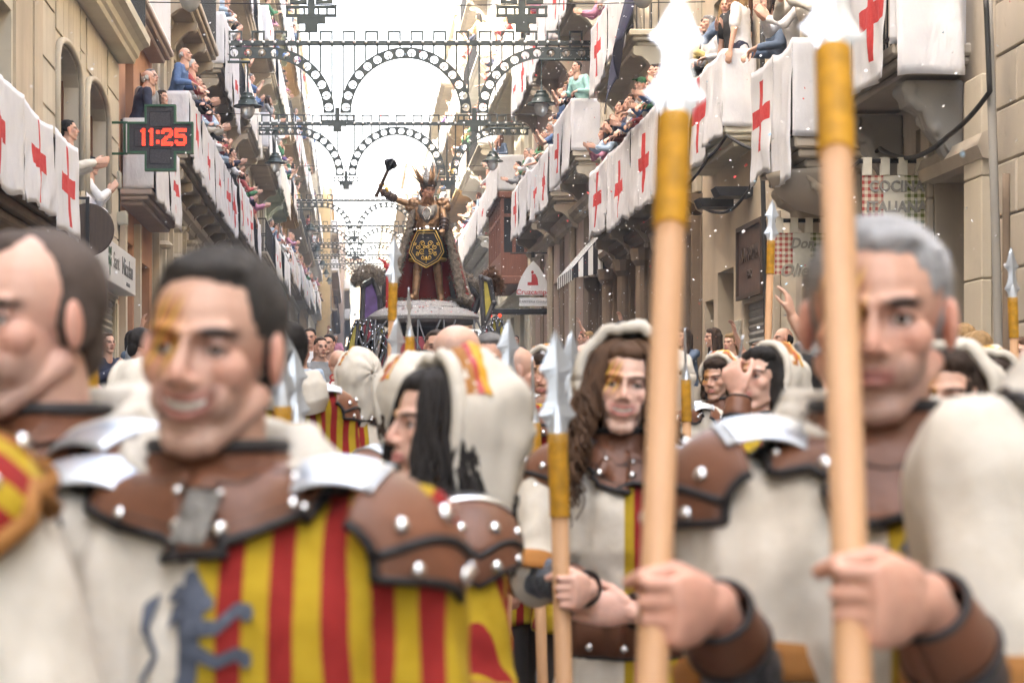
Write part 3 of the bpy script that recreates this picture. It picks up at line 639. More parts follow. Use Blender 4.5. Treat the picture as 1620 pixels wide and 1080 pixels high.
            c.build('corbel', mat, bal)
        d = dict(side=s.side, X=X, ya=ya, yb=yb, zf=zf, zr=zf+rail, out=out, wx=wx, phrase=phrase, house=s); s.bal.append(d); return d
NB = [0]
ORD = ['first', 'second', 'third', 'fourth', 'fifth', 'sixth', 'seventh', 'eighth', 'ninth', 'tenth', 'eleventh', 'twelfth', 'thirteenth', 'fourteenth', 'fifteenth', 'sixteenth', 'seventeenth', 'eighteenth', 'nineteenth', 'twentieth']
def banner(p0, p1, ztop, zbot, label, cross=True, tint=(.80, .80, .82), outv=(1, 0, 0), sag=None, fold=.08, low=.13, group='white cloths hung from the balconies', cu=.5, cv=None, size=1., nv=16, flare=0.):
    p0, p1 = V(p0), V(p1); L = (p1-p0).length; outv = V(outv); NB[0] += 1; jr = random.Random(NB[0]*3+1); size *= jr.uniform(.82, 1.15); cu += jr.uniform(-.07, .07); sd = NB[0]*7.3; q_ = random.Random(NB[0]); sag = q_.uniform(.015, .07) if sag is None else sag; zbot += q_.uniform(-.10, .10)*(fold > .06); H = ztop-zbot; nu = max(6, min(60, int(L/.06)))
    cv = .5+jr.uniform(-.06, .06) if cv is None else cv
    def f(u, v):
        p = p0.lerp(p1, u); dn = 1-v
        z = ztop-H*dn-sag*math.sin(PI*u)*v-(low*(.5+.5*mnoise.noise(V((u*L*1.1, sd, 3)))*2))*dn*dn+.02*mnoise.noise(V((u*L*3, sd, 7)))*dn
        d = .012+flare*dn+fold*(.35+.65*dn)*(.6*mnoise.noise(V((u*L*2.6, dn*H*.7, sd)))+.5*mnoise.noise(V((u*L*6.5, dn*H*1.2, sd+4)))+.35*mnoise.noise(V((u*L*3+dn*H*2.2, dn*H*3, sd+8))))
        return tuple(V((p.x, p.y, z))+outv*max(d, -.004+flare*dn*.5))
    m = MB(); k = 1 if cross else 0
    m.grid(f, nu, nv, 0, lambda u, v: ((u-cu)*L/size if k else 9+u, (v-cv)*H/size if k else 9+v))
    o = ob('banner', m.mesh('banner', 'banner_cloth', True, fix=False)); o.color = c4(tint); solid(o, .004); tag(o, label, 'banner', group); return o
PC = 0
def dress(b, cloths, people, side_cloth=True, tint=(.80, .80, .82), drop=.2, sfold=.05):
    """cloths: list of (t0, t1, cross, size); people: list of (t, pose, fem, hair kind, hair colour, top colour, yaw, scale)"""
    X, out = b['X'], b['out']; ph = b['phrase']; n = len(cloths)
    near = min(b['ya'], b['yb'])
    for i, (t0, t1, cr, sz, *rest) in enumerate(cloths):
        ya = b['ya']+(b['yb']-b['ya'])*t0; yb = b['ya']+(b['yb']-b['ya'])*t1
        desc = 'red cross cloth' if cr else 'plain white cloth'
        lab = f"{desc} on {ph}" + (f", {ORD[i]} along" if n > 1 else '')
        banner((X+out*.015, ya, 0), (X+out*.015, yb, 0), b['zr']+.015, b['zf']-drop, lab, bool(cr), rest[0] if rest else tint, (out, 0, 0), size=sz, nv=16 if b['ya'] < 60 else 8, flare=.03)
    if side_cloth:
        banner((b['wx']+out*.04, near-.0, 0), (X+out*.03, near-.0, 0), b['zr']+.012, b['zf']-.02, f"white end cloth on {ph}", False, tint, (0, -1, 0), fold=sfold, low=.0, sag=.0, nv=14)
    for i, (t, pose, fem, hk, hc, tc, yaw, scl) in enumerate(people):
        y = b['ya']+(b['yb']-b['ya'])*t; rz = (-PI/2 if out > 0 else PI/2)+R(yaw)
        back = .24 if pose in ('lean', 'reach') else .25
        who = ('woman' if fem else 'man') if scl > .8 else 'child'; bald = {'balding': 'balding ', None: 'bald ', 'cap': ''}.get(hk, f"{hc}-haired ")
        if hk == 'balding': bald = f'balding {hc}-haired '
        lab = f"{bald}{who} in {tc} {ACT[pose]}" + f", {ORD[min(i, 19)]} on {ph}"; lab = lab if len(lab.split()) <= 16 else lab.replace(' '+ACT[pose], '')
        person((X-out*back, y, b['zf']+.05+(.25*(1-scl) if scl < .8 else 0)), rz, pose, fem, hk, hc, tc, random.choice(['denim', 'black', 'navy', 'beige']), lab, 'people on the balconies', scl, CCOL['green'] if hk == 'cap' else None)
RNG = random.Random(11)
def crowd(n, t0=.04, t1=.96, kinds=None, yawc=0):
    out = []
    for i in range(n):
        fem = RNG.random() < .55; hk = RNG.choice(['long', 'bob', 'bun', 'tail', 'long']) if fem else RNG.choice(['short', 'short', 'short', 'balding'])
        hc = RNG.choice(['dark', 'brown', 'brown', 'chestnut', 'blond', 'grey', 'auburn']) if fem else RNG.choice(['dark', 'dark', 'brown', 'grey', 'white'])
        out.append((t0+(t1-t0)*(i+.5+RNG.uniform(-.25, .25))/n, RNG.choice(kinds or ['rest', 'clap', 'lean', 'reach', 'rest', 'chin', 'stand', 'film', 'raise']), fem, hk, hc, RNG.choice(['white', 'white', 'navy', 'red', 'blue', 'sky blue', 'black', 'pink', 'grey', 'beige', 'denim', 'cream', 'green', 'yellow', 'purple']), yawc+RNG.uniform(-40, 40), RNG.uniform(.93, 1.04)))
    return out
def text(name, body, size, M, mat, parent=None, depth=.006, font=None, shear=0, align='CENTER', sx=1.0, bold=0.0):
    c = bpy.data.curves.new(name, 'FONT'); c.body = body; c.size = size; c.extrude = depth; c.offset = bold; c.align_x = align; c.align_y = 'CENTER'; c.shear = shear; c.resolution_u = 3
    o = bpy.data.objects.new(name, c); TMP.collection.objects.link(o); me = evald(o); bpy.data.objects.remove(o)
    me.materials.clear(); me.materials.append(MATS[mat]); o = ob(name, me, parent); o.matrix_local = M@Matrix.Diagonal((sx, 1, 1, 1)); return o
def frame(o, x, y):     # matrix with given origin and axes
    x, y = V(x).normalized(), V(y).normalized(); z = x.cross(y); M = Matrix((x, y, z)).transposed().to_4x4(); M.translation = V(o); return M

# ------------------------------------------------------------------ left: the beige house with arched windows
L1 = House('L', -30, 28.7, 19.5, 'plaster_beige', 'beige plastered house with two arched windows and pharmacy on its ground floor')
L1.opening(17.6, 19.75, 3.6, 5.72, 'blind'); L1.opening(22.64, 24.57, 3.3, 6.04, 'glass', depth=.24, arch=.28); L1.opening(25.15, 27.3, 3.3, 6.04, 'glass', depth=.24, arch=.28)
L1.opening(26.6, 28.35, gz(27)-.2, 3.35, 'roller', depth=.12, name='shop_shutter'); L1.opening(22, 25.6, gz(24)-.2, 3.35, 'glass', 'stone_grey', depth=.2, name='shop_window')
for y in (13, 17.6, 22.3, 25.4): L1.opening(y, y+1.5, 8.2, 10.4, 'glass'); L1.opening(y, y+1.5, 11.6, 13.6, 'blind')
L1.finish()
MB().box((XL-.02, 20.9, 1.2), (XL+.05, 21.45, 6.8)).build('pilaster', 'plaster_sand', L1.o)
MB().box((XL, 10.2, 3.2), (XL+.03, 17.5, 6.8)).box((XL, 19.85, 3.2), (XL+.031, 20.88, 6.8)).build('rendered_bay', 'plaster_sand', L1.o)
def panel(h, ya, yb, za, zb, mat=None, t=.02, gap=.013, name='plaster_panel'):
    o = h.out; return MB().box((h.wx+.001*o, ya+gap, za+gap), (h.wx+o*t, yb-gap, zb-gap), 0, .006).build(name, mat or h.mat, h.o)
zs = [3.4, 4.25, 5.1, 5.62, 6.25, 6.78]
for a, b in ((21.47, 22.55), (24.66, 25.06), (27.4, 28.66)):
    for c, d in zip(zs, zs[1:]): panel(L1, a, b, c, d)
for c in (23.6, 26.22):      # the voussoir blocks above each arch
    for a, b in ((-.97, -.42), (-.42, .0), (.0, .42), (.42, .97)): panel(L1, c+a, c+b, 6.1, 6.78)
for a, b in ((25.75, 26.5), (28.4, 28.68)):
    for c, d in ((.9, 1.75), (1.75, 2.55), (2.55, 3.35)): panel(L1, a, b, c, d)
for cy, hw in ((23.605, .965), (26.225, 1.075)):
    m = MB(); pts = []
    for i in range(15):
        t = -1+2*i/14; pts.append((XL+.03, cy+hw*1.04*t, 5.80+.30*math.sqrt(max(0, 1-t*t))))
    m.tube([(XL+.03, cy-hw*1.04, 4.5)]+pts+[(XL+.03, cy+hw*1.04, 4.5)], .045, 6); m.build('arch_moulding', 'plaster_beige', L1.o, True)
L1.cornice(6.8, ((0, 0), (.24, .0), (.26, .06), (.30, .09), (.32, .17), (.38, .22), (.46, .25), (.47, .36), (0, .36)), 'plaster_pale')
r = MB()
for i in range(150):
    y = 11+i*.118; r.box((XL+.39, y, 7.16), (XL+.405, y+.016, 8.1))
r.box((XL+.385, 11, 8.1), (XL+.415, 28.68, 8.14)); r.box((XL+.385, 11, 7.25), (XL+.411, 28.68, 7.28)); r.build('railing', 'iron', L1.o)
A1 = L1.balcony(-2.9, 10.5, 20.75, 3.72, .34, .74, 'stone_dark', phrase='low balcony of the beige house')
A1['zf'] = 3.6
dress(A1, [(.42, .665, 1, 1.12), (.667, .84, 1, 1.12), (.842, 1.0, 1, 1.08)], [], False, drop=.06)
banner((XL+.06, 24.75, 0), (XL+.06, 27.0, 0), 4.5, 3.3, 'white cloth with a red cross hung from the arched window sill nearest the pharmacy cross', True, outv=(1, 0, 0), size=1.0)
person((XL-.08, 22.9, 3.42), -PI/2+R(8), 'reach', False, 'short', 'dark', 'cream', 'denim', 'dark-haired man in cream reaching out of arched window farther from pharmacy cross', 'people on the balconies')
person((XL-.10, 25.5, 3.32), -PI/2+R(6), 'clap', False, 'short', 'dark', 'white', 'denim', 'dark-haired man in white with hands before his face at the arched window', 'people on the balconies')
# hanging round sign, seen from behind
t = thing('round_sign', 'round dark hanging shop sign below the cross banners of the beige house', 'sign', (-3.02, 22.6, 3.82))
MB().lathe([(.29, -.02), (.30, -.012), (.30, .012), (.29, .02)], (0, 0, 0), 36, ax=(0, 1, 0)).build('panel', 'dark_wood', t); MB().box((-.02, -.04, -.29), (.02, -.022, .34)).box((-.4, -.03, .34), (.02, -.01, .37)).build('bracket', 'iron', t)
# pharmacy name board
t = thing('shop_sign', 'long white board with the pharmacy name above the roller shutter', 'sign', (XL+.02, 25.2, 3.72))
MB().box((0, -3.4, -.28), (.26, 3.25, .26), 0, .01).build('board', 'sign_white', t)
text('lettering', 'Sant', .30, frame((.262, .95, .02), (0, 1, 0), (0, 0, 1)), 'sign_text', t, .002, sx=1.25); text('lettering', 'Nicolau', .34, frame((.262, 2.22, .02), (0, 1, 0), (0, 0, 1)), 'sign_text', t, .005, sx=1.2)
text('lettering', 'FARMACIA', .075, frame((.262, 2.3, -.19), (0, 1, 0), (0, 0, 1)), 'sign_text', t, .002, sx=1.2)
m = MB(); m.prism([(-.03, -.2), (.03, -.2), (.03, .16), (-.03, .16)], (.261, .25, 0), (0, 1, 0), (0, 0, 1), (.004, 0, 0))
for a in (.12, -.02): m.prism([(0, a), (.16, a+.06), (.14, a-.06)], (.262, .25, 0), (0, 1, 0), (0, 0, 1), (.004, 0, 0)); m.prism([(0, a), (-.16, a+.06), (-.14, a-.06)], (.2622, .25, 0), (0, 1, 0), (0, 0, 1), (.004, 0, 0))
m.build('emblem', 'green_frame', t)
# pharmacy cross clock
t = thing('pharmacy_cross', 'green-framed pharmacy cross with red clock digits reading 11:25', 'sign', (-2.67, 27.5, 5.56))
A, B = .455, .215
cr = [(-B, -A), (B, -A), (B, -B), (A, -B), (A, B), (B, B), (B, A), (-B, A), (-B, B), (-A, B), (-A, -B), (-B, -B)]
sh = lambda k: [(x-math.copysign(k, x), z-math.copysign(k, z)) for x, z in cr]
m = MB(); n_ = len(cr)
for o1, o2, y in ((cr, sh(.028), -.075),):
    vs = [(x, y, z) for x, z in o1]+[(x, y, z) for x, z in o2]+[(x, y+.15, z) for x, z in o1]+[(x, y+.02, z) for x, z in o2]
    for i in range(n_):
        j = (i+1) % n_; m.add([vs[i], vs[j], vs[n_+j], vs[n_+i]], [(0, 1, 2, 3)]); m.add([vs[i], vs[j], vs[2*n_+j], vs[2*n_+i]], [(0, 1, 2, 3)]); m.add([vs[n_+i], vs[n_+j], vs[3*n_+j], vs[3*n_+i]], [(0, 1, 2, 3)])
m.build('frame', 'green_frame', t)
MB().prism(sh(.026), (0, -.056, 0), (1, 0, 0), (0, 0, 1), (0, .12, 0)).build('display_board', 'led_board', t)
m = MB()
for (x0, z0, x1, z1) in ((-.15, -.12, .15, .12), (-.145, .15, .145, .36), (-.145, -.36, .145, -.15), (-.36, -.12, -.17, .12), (.17, -.12, .36, .12)):
    for a, b in (((x0, z0), (x1, z0)), ((x1, z0), (x1, z1)), ((x1, z1), (x0, z1)), ((x0, z1), (x0, z0))): m.tube([(a[0], -.059, a[1]), (b[0], -.059, b[1])], .004, 4)
m.build('tube_lines', 'iron', t)
DIG = {'1': ['0110', '1110', '0110', '0110', '0110', '0110', '0110', '0110', '0110'], '2': ['0111110', '1111111', '1100011', '0000111', '0011110', '0111000', '1110000', '1111111', '1111111'], '5': ['1111111', '1111111', '1100000', '1111110', '1111111', '0000011', '1100011', '1111111', '0111110'], ':': ['00', '11', '11', '00', '00', '00', '11', '11', '00']}
x = -.275; P_ = .0238; PZ = .027
for ch in '11:25':
    m = MB(); g0 = DIG[ch]
    for i, row in enumerate(g0):
        for j, q in enumerate(row):
            if q == '1': m.box((x+j*P_, -.063, .105-i*PZ), (x+j*P_+.0195, -.0575, .105-i*PZ+.0220))
    m.build('digit' if ch != ':' else 'colon', 'led_red', t); x += (len(g0[0])+(.9 if ch != '1' else .6))*P_
m = MB()
for a, b in (((-.455, .215), (-.72, .215)), ((-.455, -.215), (-.72, -.215)), ((-.72, .235), (-.72, -.235)), ((-.50, .215), (-.50, -.215))): m.tube([(a[0], 0, a[1]), (b[0], 0, b[1])], .018, 6)
m.build('bracket', 'green_frame', t)

# ------------------------------------------------------------------ left: salmon house, stone house
L2 = House('L', 28.7, 33.5, 20.5, 'plaster_salmon', 'narrow salmon house between the beige house and the ornate stone house')
L2.opening(29.6, 30.7, 5.0, 7.2, 'glass'); L2.opening(31.6, 32.7, 5.0, 7.2, 'glass'); L2.opening(29.6, 30.7, 7.9, 10, 'glass'); L2.opening(31.6, 32.7, 7.9, 10, 'glass')
L2.opening(28.9, 30.6, gz(29)-.2, 4.35, 'glass', 'stone_grey', name='shop_window'); L2.opening(31.2, 33.1, gz(31)-.2, 4.2, 'glass', 'stone_grey', name='shop_window')
for a in (28.8, 30.75): MB().box((XL+.001, a, 1.0), (XL+.1, a+.22, 4.7)).build('pilaster', 'stone_cream', L2.o)
for y in (29.6, 31.6): L2.opening(y, y+1.1, 11.2, 13.2, 'blind'); L2.opening(y, y+1.1, 14.2, 16, 'blind')
L2.finish()
B1 = L2.balcony(-2.94, 28.95, 33.4, 5.05, .24, 1.0, 'slab_pink', phrase='balcony behind the pharmacy cross')
dress(B1, [(.0, .48, 0, 1), (.5, 1., 1, 1.1)], [(.06, 'rest', False, 'balding', 'white', 'navy', 20, 1), (.17, 'rest', False, 'short', 'grey', 'grey', -25, 1.05), (.45, 'lean', True, 'bob', 'brown', 'black', -30, 1)])
B2 = L2.balcony(-3.02, 28.9, 33.4, 7.85, .22, 1.0, 'slab_pink', phrase='upper balcony, salmon house', iron='white_paint')
L3 = House('L', 33.5, 47.6, 22.5, 'stone_cream', 'tall ornate stone house past the pharmacy with crowded balconies')
for y in (34.4, 37.2, 40, 42.8, 45.4):
    L3.opening(y, y+1.25, 6.2, 8.5, 'blind' if y == 42.8 else 'glass'); L3.opening(y, y+1.25, 9.2, 11.6, 'glass'); L3.opening(y, y+1.25, 12.6, 14.8, 'blind'); L3.opening(y, y+1.2, 15.8, 17.8, 'blind'); L3.opening(y-.1, y+1.5, gz(y)-.2, 4.9, 'glass', 'dark_wood', name='shop_window')
L3.finish(); L3.cornice(5.4, mat='stone_cream'); L3.cornice(8.75, ((0, 0), (.12, .04), (.14, .16), (0, .16)))
for y in (33.6, 36.2, 39, 41.8, 44.4, 47.0): MB().box((XL+.001, y, 1), (XL+.12, y+.5, 5.39), 0, .01).lathe([(.19, 0), (.21, .05), (.14, .12), (.14, .5), (.2, .56), (.22, .62)], (XL+.12, y+.25, 4.6), 12).build('pilaster', 'stone_cream', L3.o); MB().box((XL+.001, y, 5.72), (XL+.09, y+.45, 18.8), 0, .01).build('pilaster', 'stone_cream', L3.o)
C1 = L3.balcony(-2.81, 33.6, 47.2, 6.22, .3, 1.0, 'stone_warm', corbels=8, phrase='long crowded balcony past pharmacy')
dress(C1, [(.0, .2, 1, 1.15), (.21, .44, 1, 1.15), (.45, .66, 1, 1.15), (.67, .85, 1, 1.1), (.86, 1, 1, 1.1)],
  [(.03, 'rest', False, 'balding', 'white', 'blue', -10, 1.03), (.07, 'lean', False, 'short', 'white', 'red', 10, 1), (.11, 'rest', False, 'balding', 'grey', 'white', -15, 1.04), (.16, 'lean', True, 'bob', 'brown', 'navy', -25, .95), (.21, 'reach', True, 'long', 'dark', 'black', -20, 1), (.26, 'lean', True, 'bob', 'chestnut', 'black', -25, 1), (.31, 'clap', True, 'bob', 'grey', 'pink', -30, .98), (.37, 'lean', False, 'short', 'dark', 'sky blue', -35, 1), (.44, 'reach', False, 'short', 'brown', 'cream', -20, 1), (.51, 'lean', True, 'tail', 'dark', 'black', -10, 1), (.58, 'rest', False, 'short', 'brown', 'white', -5, 1), (.65, 'clap', True, 'long', 'dark', 'red', 0, 1), (.72, 'rest', True, 'bob', 'brown', 'sky blue', 0, 1), (.8, 'reach', True, 'long', 'brown', 'navy', 10, 1), (.9, 'lean', False, 'short', 'dark', 'white', 0, 1)])
C2 = L3.balcony(-2.75, 41.8, 47.3, 9.2, .3, 1.05, 'stone_warm', corbels=3, phrase='higher balcony beside arch end')
dress(C2, [(.0, .5, 0, 1), (.5, 1, 1, 1.15)], [(.05, 'stand', False, 'short', 'brown', 'beige', -20, 1), (.14, 'rest', False, 'short', 'grey', 'sky blue', -10, 1.06), (.3, 'lean', False, 'balding', 'grey', 'white', -30, 1), (.62, 'clap', True, 'long', 'brown', 'white', 0, 1), (.85, 'lean', True, 'bob', 'dark', 'black', 0, 1)], drop=.55)
C3 = L3.balcony(-2.75, 34, 40.5, 9.2, .3, 1.05, 'stone_warm', corbels=4, phrase='higher balcony over long crowded one')

# ------------------------------------------------------------------ the further houses, both sides
def further(side, y0, y1, top, mat, label, zf, dep, name, cols=('plaster_pale',), npeop=(4, 3, 2), shop='dark_wood', fl=3.25, nf=4, gap=True, mirador=False, cross=.6, dx=0):
    h = House(side, y0, y1, gz((y0+y1)/2)+top, mat, label, dx=dx); n = max(2, int((y1-y0)/2.7)); st = (y1-y0)/n
    for k in range(nf+1):
        z = zf+k*fl
        if z+2.4 > h.top: break
        for i in range(n):
            yc = y0+st*(i+.5); h.opening(yc-.55, yc+.55, z+.05, z+2.25, RNG.choice(['glass', 'blind', 'half', 'shutter', 'glass']), RNG.choice(['brown_wood', 'white_paint', 'dark_wood']))
    for i in range(n):
        yc = y0+st*(i+.5); h.opening(yc-.85, yc+.85, gz(yc)-.2, zf-.95, RNG.choice(['glass', 'roller', 'glass']), shop, name='shop_window')
    h.finish(); h.cornice(zf-.62)
    for i in range(n+1):
        yy = min(max(y0+st*i-.2, y0+.02), y1-.42); MB().box((h.wx+h.out*.001, yy, gz(yy)), (h.wx+h.out*.07, yy+.4, h.top-.05)).build('pilaster', mat, h.o)
    for yy in (y0+.12, y1-.6): MB().tube([(h.wx+h.out*.13, yy, gz(yy)+.2), (h.wx+h.out*.13, yy, h.top-.1)], .045, 8).build('drainpipe', 'stone_grey', h.o)
    X = h.wx+h.out*dep; ci = 0
    for k in range(nf):
        z = zf+k*fl
        if z+1.5 > h.top: break
        segs = [(y0+.5, (y0+y1)/2-.3), ((y0+y1)/2+.3, y1-.5)] if (k+len(name)) % 2 and y1-y0 > 7 else [(y0+.7, y1-.7)]
        for si, (a, b) in enumerate(segs):
            ph = f"{ORD[k]}-floor balcony, {name}"
            if len(segs) > 1: ph = ph.replace('balcony', 'nearer balcony' if si == 0 else 'farther balcony')
            bb = h.balcony(X, a, b, z, .24, 1.02, RNG.choice([mat, 'stone_warm', 'stone_cream']), corbels=2 if y0 < 80 else 0, phrase=ph)
            if RNG.random() < .93:
                nc = max(1, int((b-a)/(2.2 if y0 < 70 else 3.2 if y0 < 118 else 7))); cl = []
                for q in range(nc):
                    if RNG.random() < .88: cl.append((q/nc+.01, (q+1)/nc-.01, RNG.random() < cross, 1.15, RNG.choice([(.8, .8, .82), (.76, .76, .78), (.8, .78, .74)])))
                w_ = npeop[min(k, len(npeop)-1)]*(b-a)/(y1-y0)
                dress(bb, cl, crowd(int(round(w_))), RNG.random() < .8)
    return h
further('L', 47.6, 60.5, 19.5, 'stone_cream', 'stone house with tall pilasters beside the first full light arch', 6.55, .58, 'pilastered stone house', npeop=(7, 6, 3))
further('L', 60.5, 72, 19, 'stone_warm', 'brown stone house with projecting balconies on the pharmacy side', 6.9, .75, 'brown stone house', npeop=(7, 6, 4))
further('L', 72, 84, 16, 'plaster_green', 'pale green house further up on the pharmacy side', 7.2, .7, 'pale green house', npeop=(7, 6, 4))
further('L', 84, 99, 19, 'plaster_ochre', 'ochre house further up on the pharmacy side', 8.2, .7, 'ochre house', npeop=(8, 6, 4))
further('L', 99, 118, 21, 'plaster_pale', 'cream house beyond the ochre one', 8.6, .75, 'cream house', npeop=(6, 4, 2))
further('L', 118, 140, 19, 'plaster_sand', 'sand-coloured house near the top of the street', 9.5, .7, 'sand-coloured house', npeop=(4, 2))
further('L', 140, 170, 15, 'plaster_white', 'whitish house at the top of the street', 10.6, .7, 'whitish top house', npeop=(3, 1))
further('L', 170, 215, 13, 'plaster_ochre', 'hazy ochre house where the street narrows on the pharmacy side', 11.5, .7, 'hazy ochre house', npeop=(0, 0), nf=3, dx=1.3)
further('L', 215, 258, 12, 'plaster_rose', 'hazy rose house at the very end on the pharmacy side', 13, .7, 'hazy rose house', npeop=(0, 0), nf=2, dx=2.2)
# ------------------------------------------------------------------ right: block-stone house, doorway house
R1 = House('R', -30, 16.0, 15, 'stone_grey', 'house of large tan stone blocks with drainpipes at its corner', dx=-.03); R1.finish()
bmesh_cache = {}
def block(h, ya, yb, za, zb, mat='stone_tan', t=.035):
    k = (round(yb-ya, 3), round(zb-za, 3), mat, h.out)
    if k not in bmesh_cache: bmesh_cache[k] = MB().box((0, .004, .004), (h.out*t, yb-ya-.004, zb-za-.004), 0, .014).mesh('stone_block', mat)
    return ob('stone_block', bmesh_cache[k], h.o, (h.wx+h.out*.001+h.out*RNG.uniform(0, .006), ya, za))
for i in range(19):
    z = .25+i*.43; off = .55 if i % 2 else 0
    y = 9.4+off
    while y < 15.9: block(R1, y, min(y+1.1, 15.97), z, z+.43); y += 1.1
R2 = House('R', 16.0, 19.4, 15, 'stone_tan', 'carved stone house with a recessed grey doorway and intercom')
R2.opening(16.55, 17.65, gz(16)-.2, 3.75, win=False, depth=.32); R2.opening(17.95, 18.25, 3.0, 4.3, 'glass', 'dark_wood'); R2.opening(18.65, 18.95, 3.0, 4.3, 'glass', 'dark_wood'); R2.opening(17.9, 19.0, gz(18)-.2, 2.9, 'glass', 'dark_wood', name='shop_window')
R2.opening(17, 18.6, 4.85, 7.0, 'glass'); R2.opening(17, 18.6, 8.2, 10.4, 'glass'); R2.opening(17, 18.6, 11.4, 13.4, 'blind'); R2.finish()
for z0, z1 in ((.4, 1.25), (1.25, 2.1), (2.1, 2.93), (2.93, 3.72)): MB().box((XR+.30, 16.56, z0+.004), (XR+.325, 17.64, z1-.004), 0, .005).build('stone_panel', 'stone_grey', R2.o)
MB().box((XR+.28, 16.62, 1.95), (XR+.305, 16.85, 2.42), 0, .01).build('intercom', 'grey_box', R2.o)
for z0 in (.3, 1.13, 1.96, 2.79, 3.62): MB().box((XR-.09, 16.06, z0+.003), (XR-.001, 16.53, min(z0+.83, 4.5)-.003), 0, .012).build('stone_block', 'stone_cream', R2.o); MB().box((XR-.06, 17.67, z0+.003), (XR-.001, 17.9, min(z0+.83, 4.4)-.003), 0, .012).build('stone_block', 'stone_tan', R2.o)
m = MB().prism([(0, 0), (-.10, .02), (-.14, .12), (-.10, .22), (0, .26)], (XR, 16.0, 3.74), (1, 0, 0), (0, 0, 1), (0, 1.9, 0)); m.build('lintel', 'stone_tan', R2.o)
def acanthus(h, y, z, L=.42, Hh=.62, mat='stone_grey'):
    m = MB(); o = h.out; wx = h.wx
    sp = [(L, 0), (L*1.02, -.08), (L*.9, -.15), (L*.72, -.16), (L*.62, -.24), (L*.5, -.36), (L*.34, -.47), (L*.3, -.56), (L*.16, -Hh), (0, -Hh), (0, 0)]
    m.prism([(o*a, b) for a, b in sp], (wx, y-.13, z), (1, 0, 0), (0, 0, 1), (0, .26, 0))
    for s in (-1, 0, 1):
        m.tube([(wx+o*L*.95, y+s*.09, z-.05), (wx+o*L*.86, y+s*.11, z-.17), (wx+o*L*.62, y+s*.10, z-.24), (wx+o*L*.5, y+s*.08, z-.38), (wx+o*L*.34, y+s*.06, z-.5), (wx+o*.1, y+s*.03, z-Hh)], [.05, .06, .05, .055, .045, .03], 8)
    for k in range(5): m.ell((wx+o*L*(.9-.15*k), y+(-.1 if k % 2 else .1), z-.1-.1*k), (.05, .05, .07), 8, 6)
    m.tube([(wx+o*L*.93, y-.16, z-.07), (wx+o*L*.93, y+.16, z-.07)], .065, 12); me = union(m, .014, 2, mat); return ob('corbel', me, h.o)
Q1 = R2.balcony(4.5, 16.62, 19.1, 4.80, .24, 1.0, 'stone_tan', phrase='balcony over grey doorway')
acanthus(R2, 16.95, 4.52, .5, .68); acanthus(R2, 18.8, 4.52, .5, .68)
dress(Q1, [(0, .5, 1, 1.2), (.5, 1, 1, 1.1, (.72, .74, .76))], [(.75, 'rest', True, 'long', 'brown', 'white', 10, 1)], True, drop=.18, sfold=.05)
banner((XR-.10, 16.58, 0), (4.5, 16.6, 0), 5.9, 4.55, 'loose white sheet draped round the corner of the balcony over the grey doorway', False, outv=(0, -1, 0), fold=.05, flare=.1, low=.16)
R3 = House('R', 19.4, 24.4, 15.5, 'stone_cream', 'cream stone restaurant house with a rounded carved balcony')
R3.opening(19.9, 20.5, gz(20)-.2, 3.4, 'glass', 'dark_wood', name='shop_window'); R3.opening(21.3, 22.3, gz(21)-.2, 3.4, 'glass', 'dark_wood', name='shop_window'); R3.opening(20.3, 21.5, 4.7, 6.9, 'glass'); R3.opening(22.6, 23.8, 4.9, 7.1, 'glass', 'dark_wood')
for y in (20.3, 22.6): R3.opening(y, y+1.2, 8.4, 10.5, 'glass'); R3.opening(y, y+1.2, 11.6, 13.6, 'glass')
R3.finish()
for y in (19.45, 20.7, 22.45, 24.0): MB().box((XR-.1, y, .5), (XR-.001, y+.32, 4.2), 0, .015).build('pilaster', 'stone_tan', R3.o)
Q2 = R3.balcony(4.42, 19.95, 22.0, 4.52, .32, .95, 'stone_tan', phrase='rounded balcony over restaurant signs'); acanthus(R3, 20.3, 4.2, .55, .72, 'stone_warm'); acanthus(R3, 21.7, 4.2, .55, .72, 'stone_warm')
m = MB().lathe([(.05, -.42), (.25, -.36), (.42, -.22), (.52, -.06), (.55, .0), (.3, .02)], (4.82, 20.6, 4.2), 24); m.build('balcony_boss', 'stone_tan', R3.o, True)
dress(Q2, [(.0, .45, 0, 1), (.46, 1., 1, 1.2)], [(.12, 'clap', True, 'long', 'blond', 'cream', 25, 1.04), (.45, 'clap', True, 'long', 'blond', 'white', 5, 1.02), (.8, 'rest', True, 'bob', 'brown', 'denim', 0, 1)], True, drop=.3, sfold=.05)
R4 = House('R', 24.4, 29.4, 16, 'plaster_sand', 'sand plastered house with a brown shop front and roller shutter')
R4.opening(24.9, 26.3, gz(25)-.2, 3.2, 'roller', 'dark_wood', depth=.15, name='shop_shutter'); R4.opening(27.0, 28.2, gz(27)-.2, 3.75, 'glass', 'dark_wood', depth=.5, name='doorway'); R4.opening(25.7, 26.8, 5.45, 7.6, 'glass'); R4.opening(27.4, 28.5, 5.45, 7.6, 'glass'); R4.opening(28.5, 29.2, gz(28)-.2, 3.4, 'glass', 'dark_wood', name='shop_window')
for y in (25.7, 27.4): R4.opening(y, y+1.1, 8.7, 10.8, 'glass'); R4.opening(y, y+1.1, 11.9, 13.9, 'blind')
R4.finish()
MB().box((XR-.05, 26.45, 1.9), (XR-.001, 26.8, 3.0), 0, .01).box((XR-.07, 26.5, 1.95), (XR-.05, 26.75, 2.55)).build('letter_box', 'grey_box', R4.o)
t = thing('shop_fascia', 'brown wooden shop fascia with raised letters over the roller shutter', 'sign', (XR-.06, 25.6, 3.72))
MB().box((0, -.78, -.46), (.05, .78, .46), 0, .01).build('board', 'sign_brown', t); fm = MB()
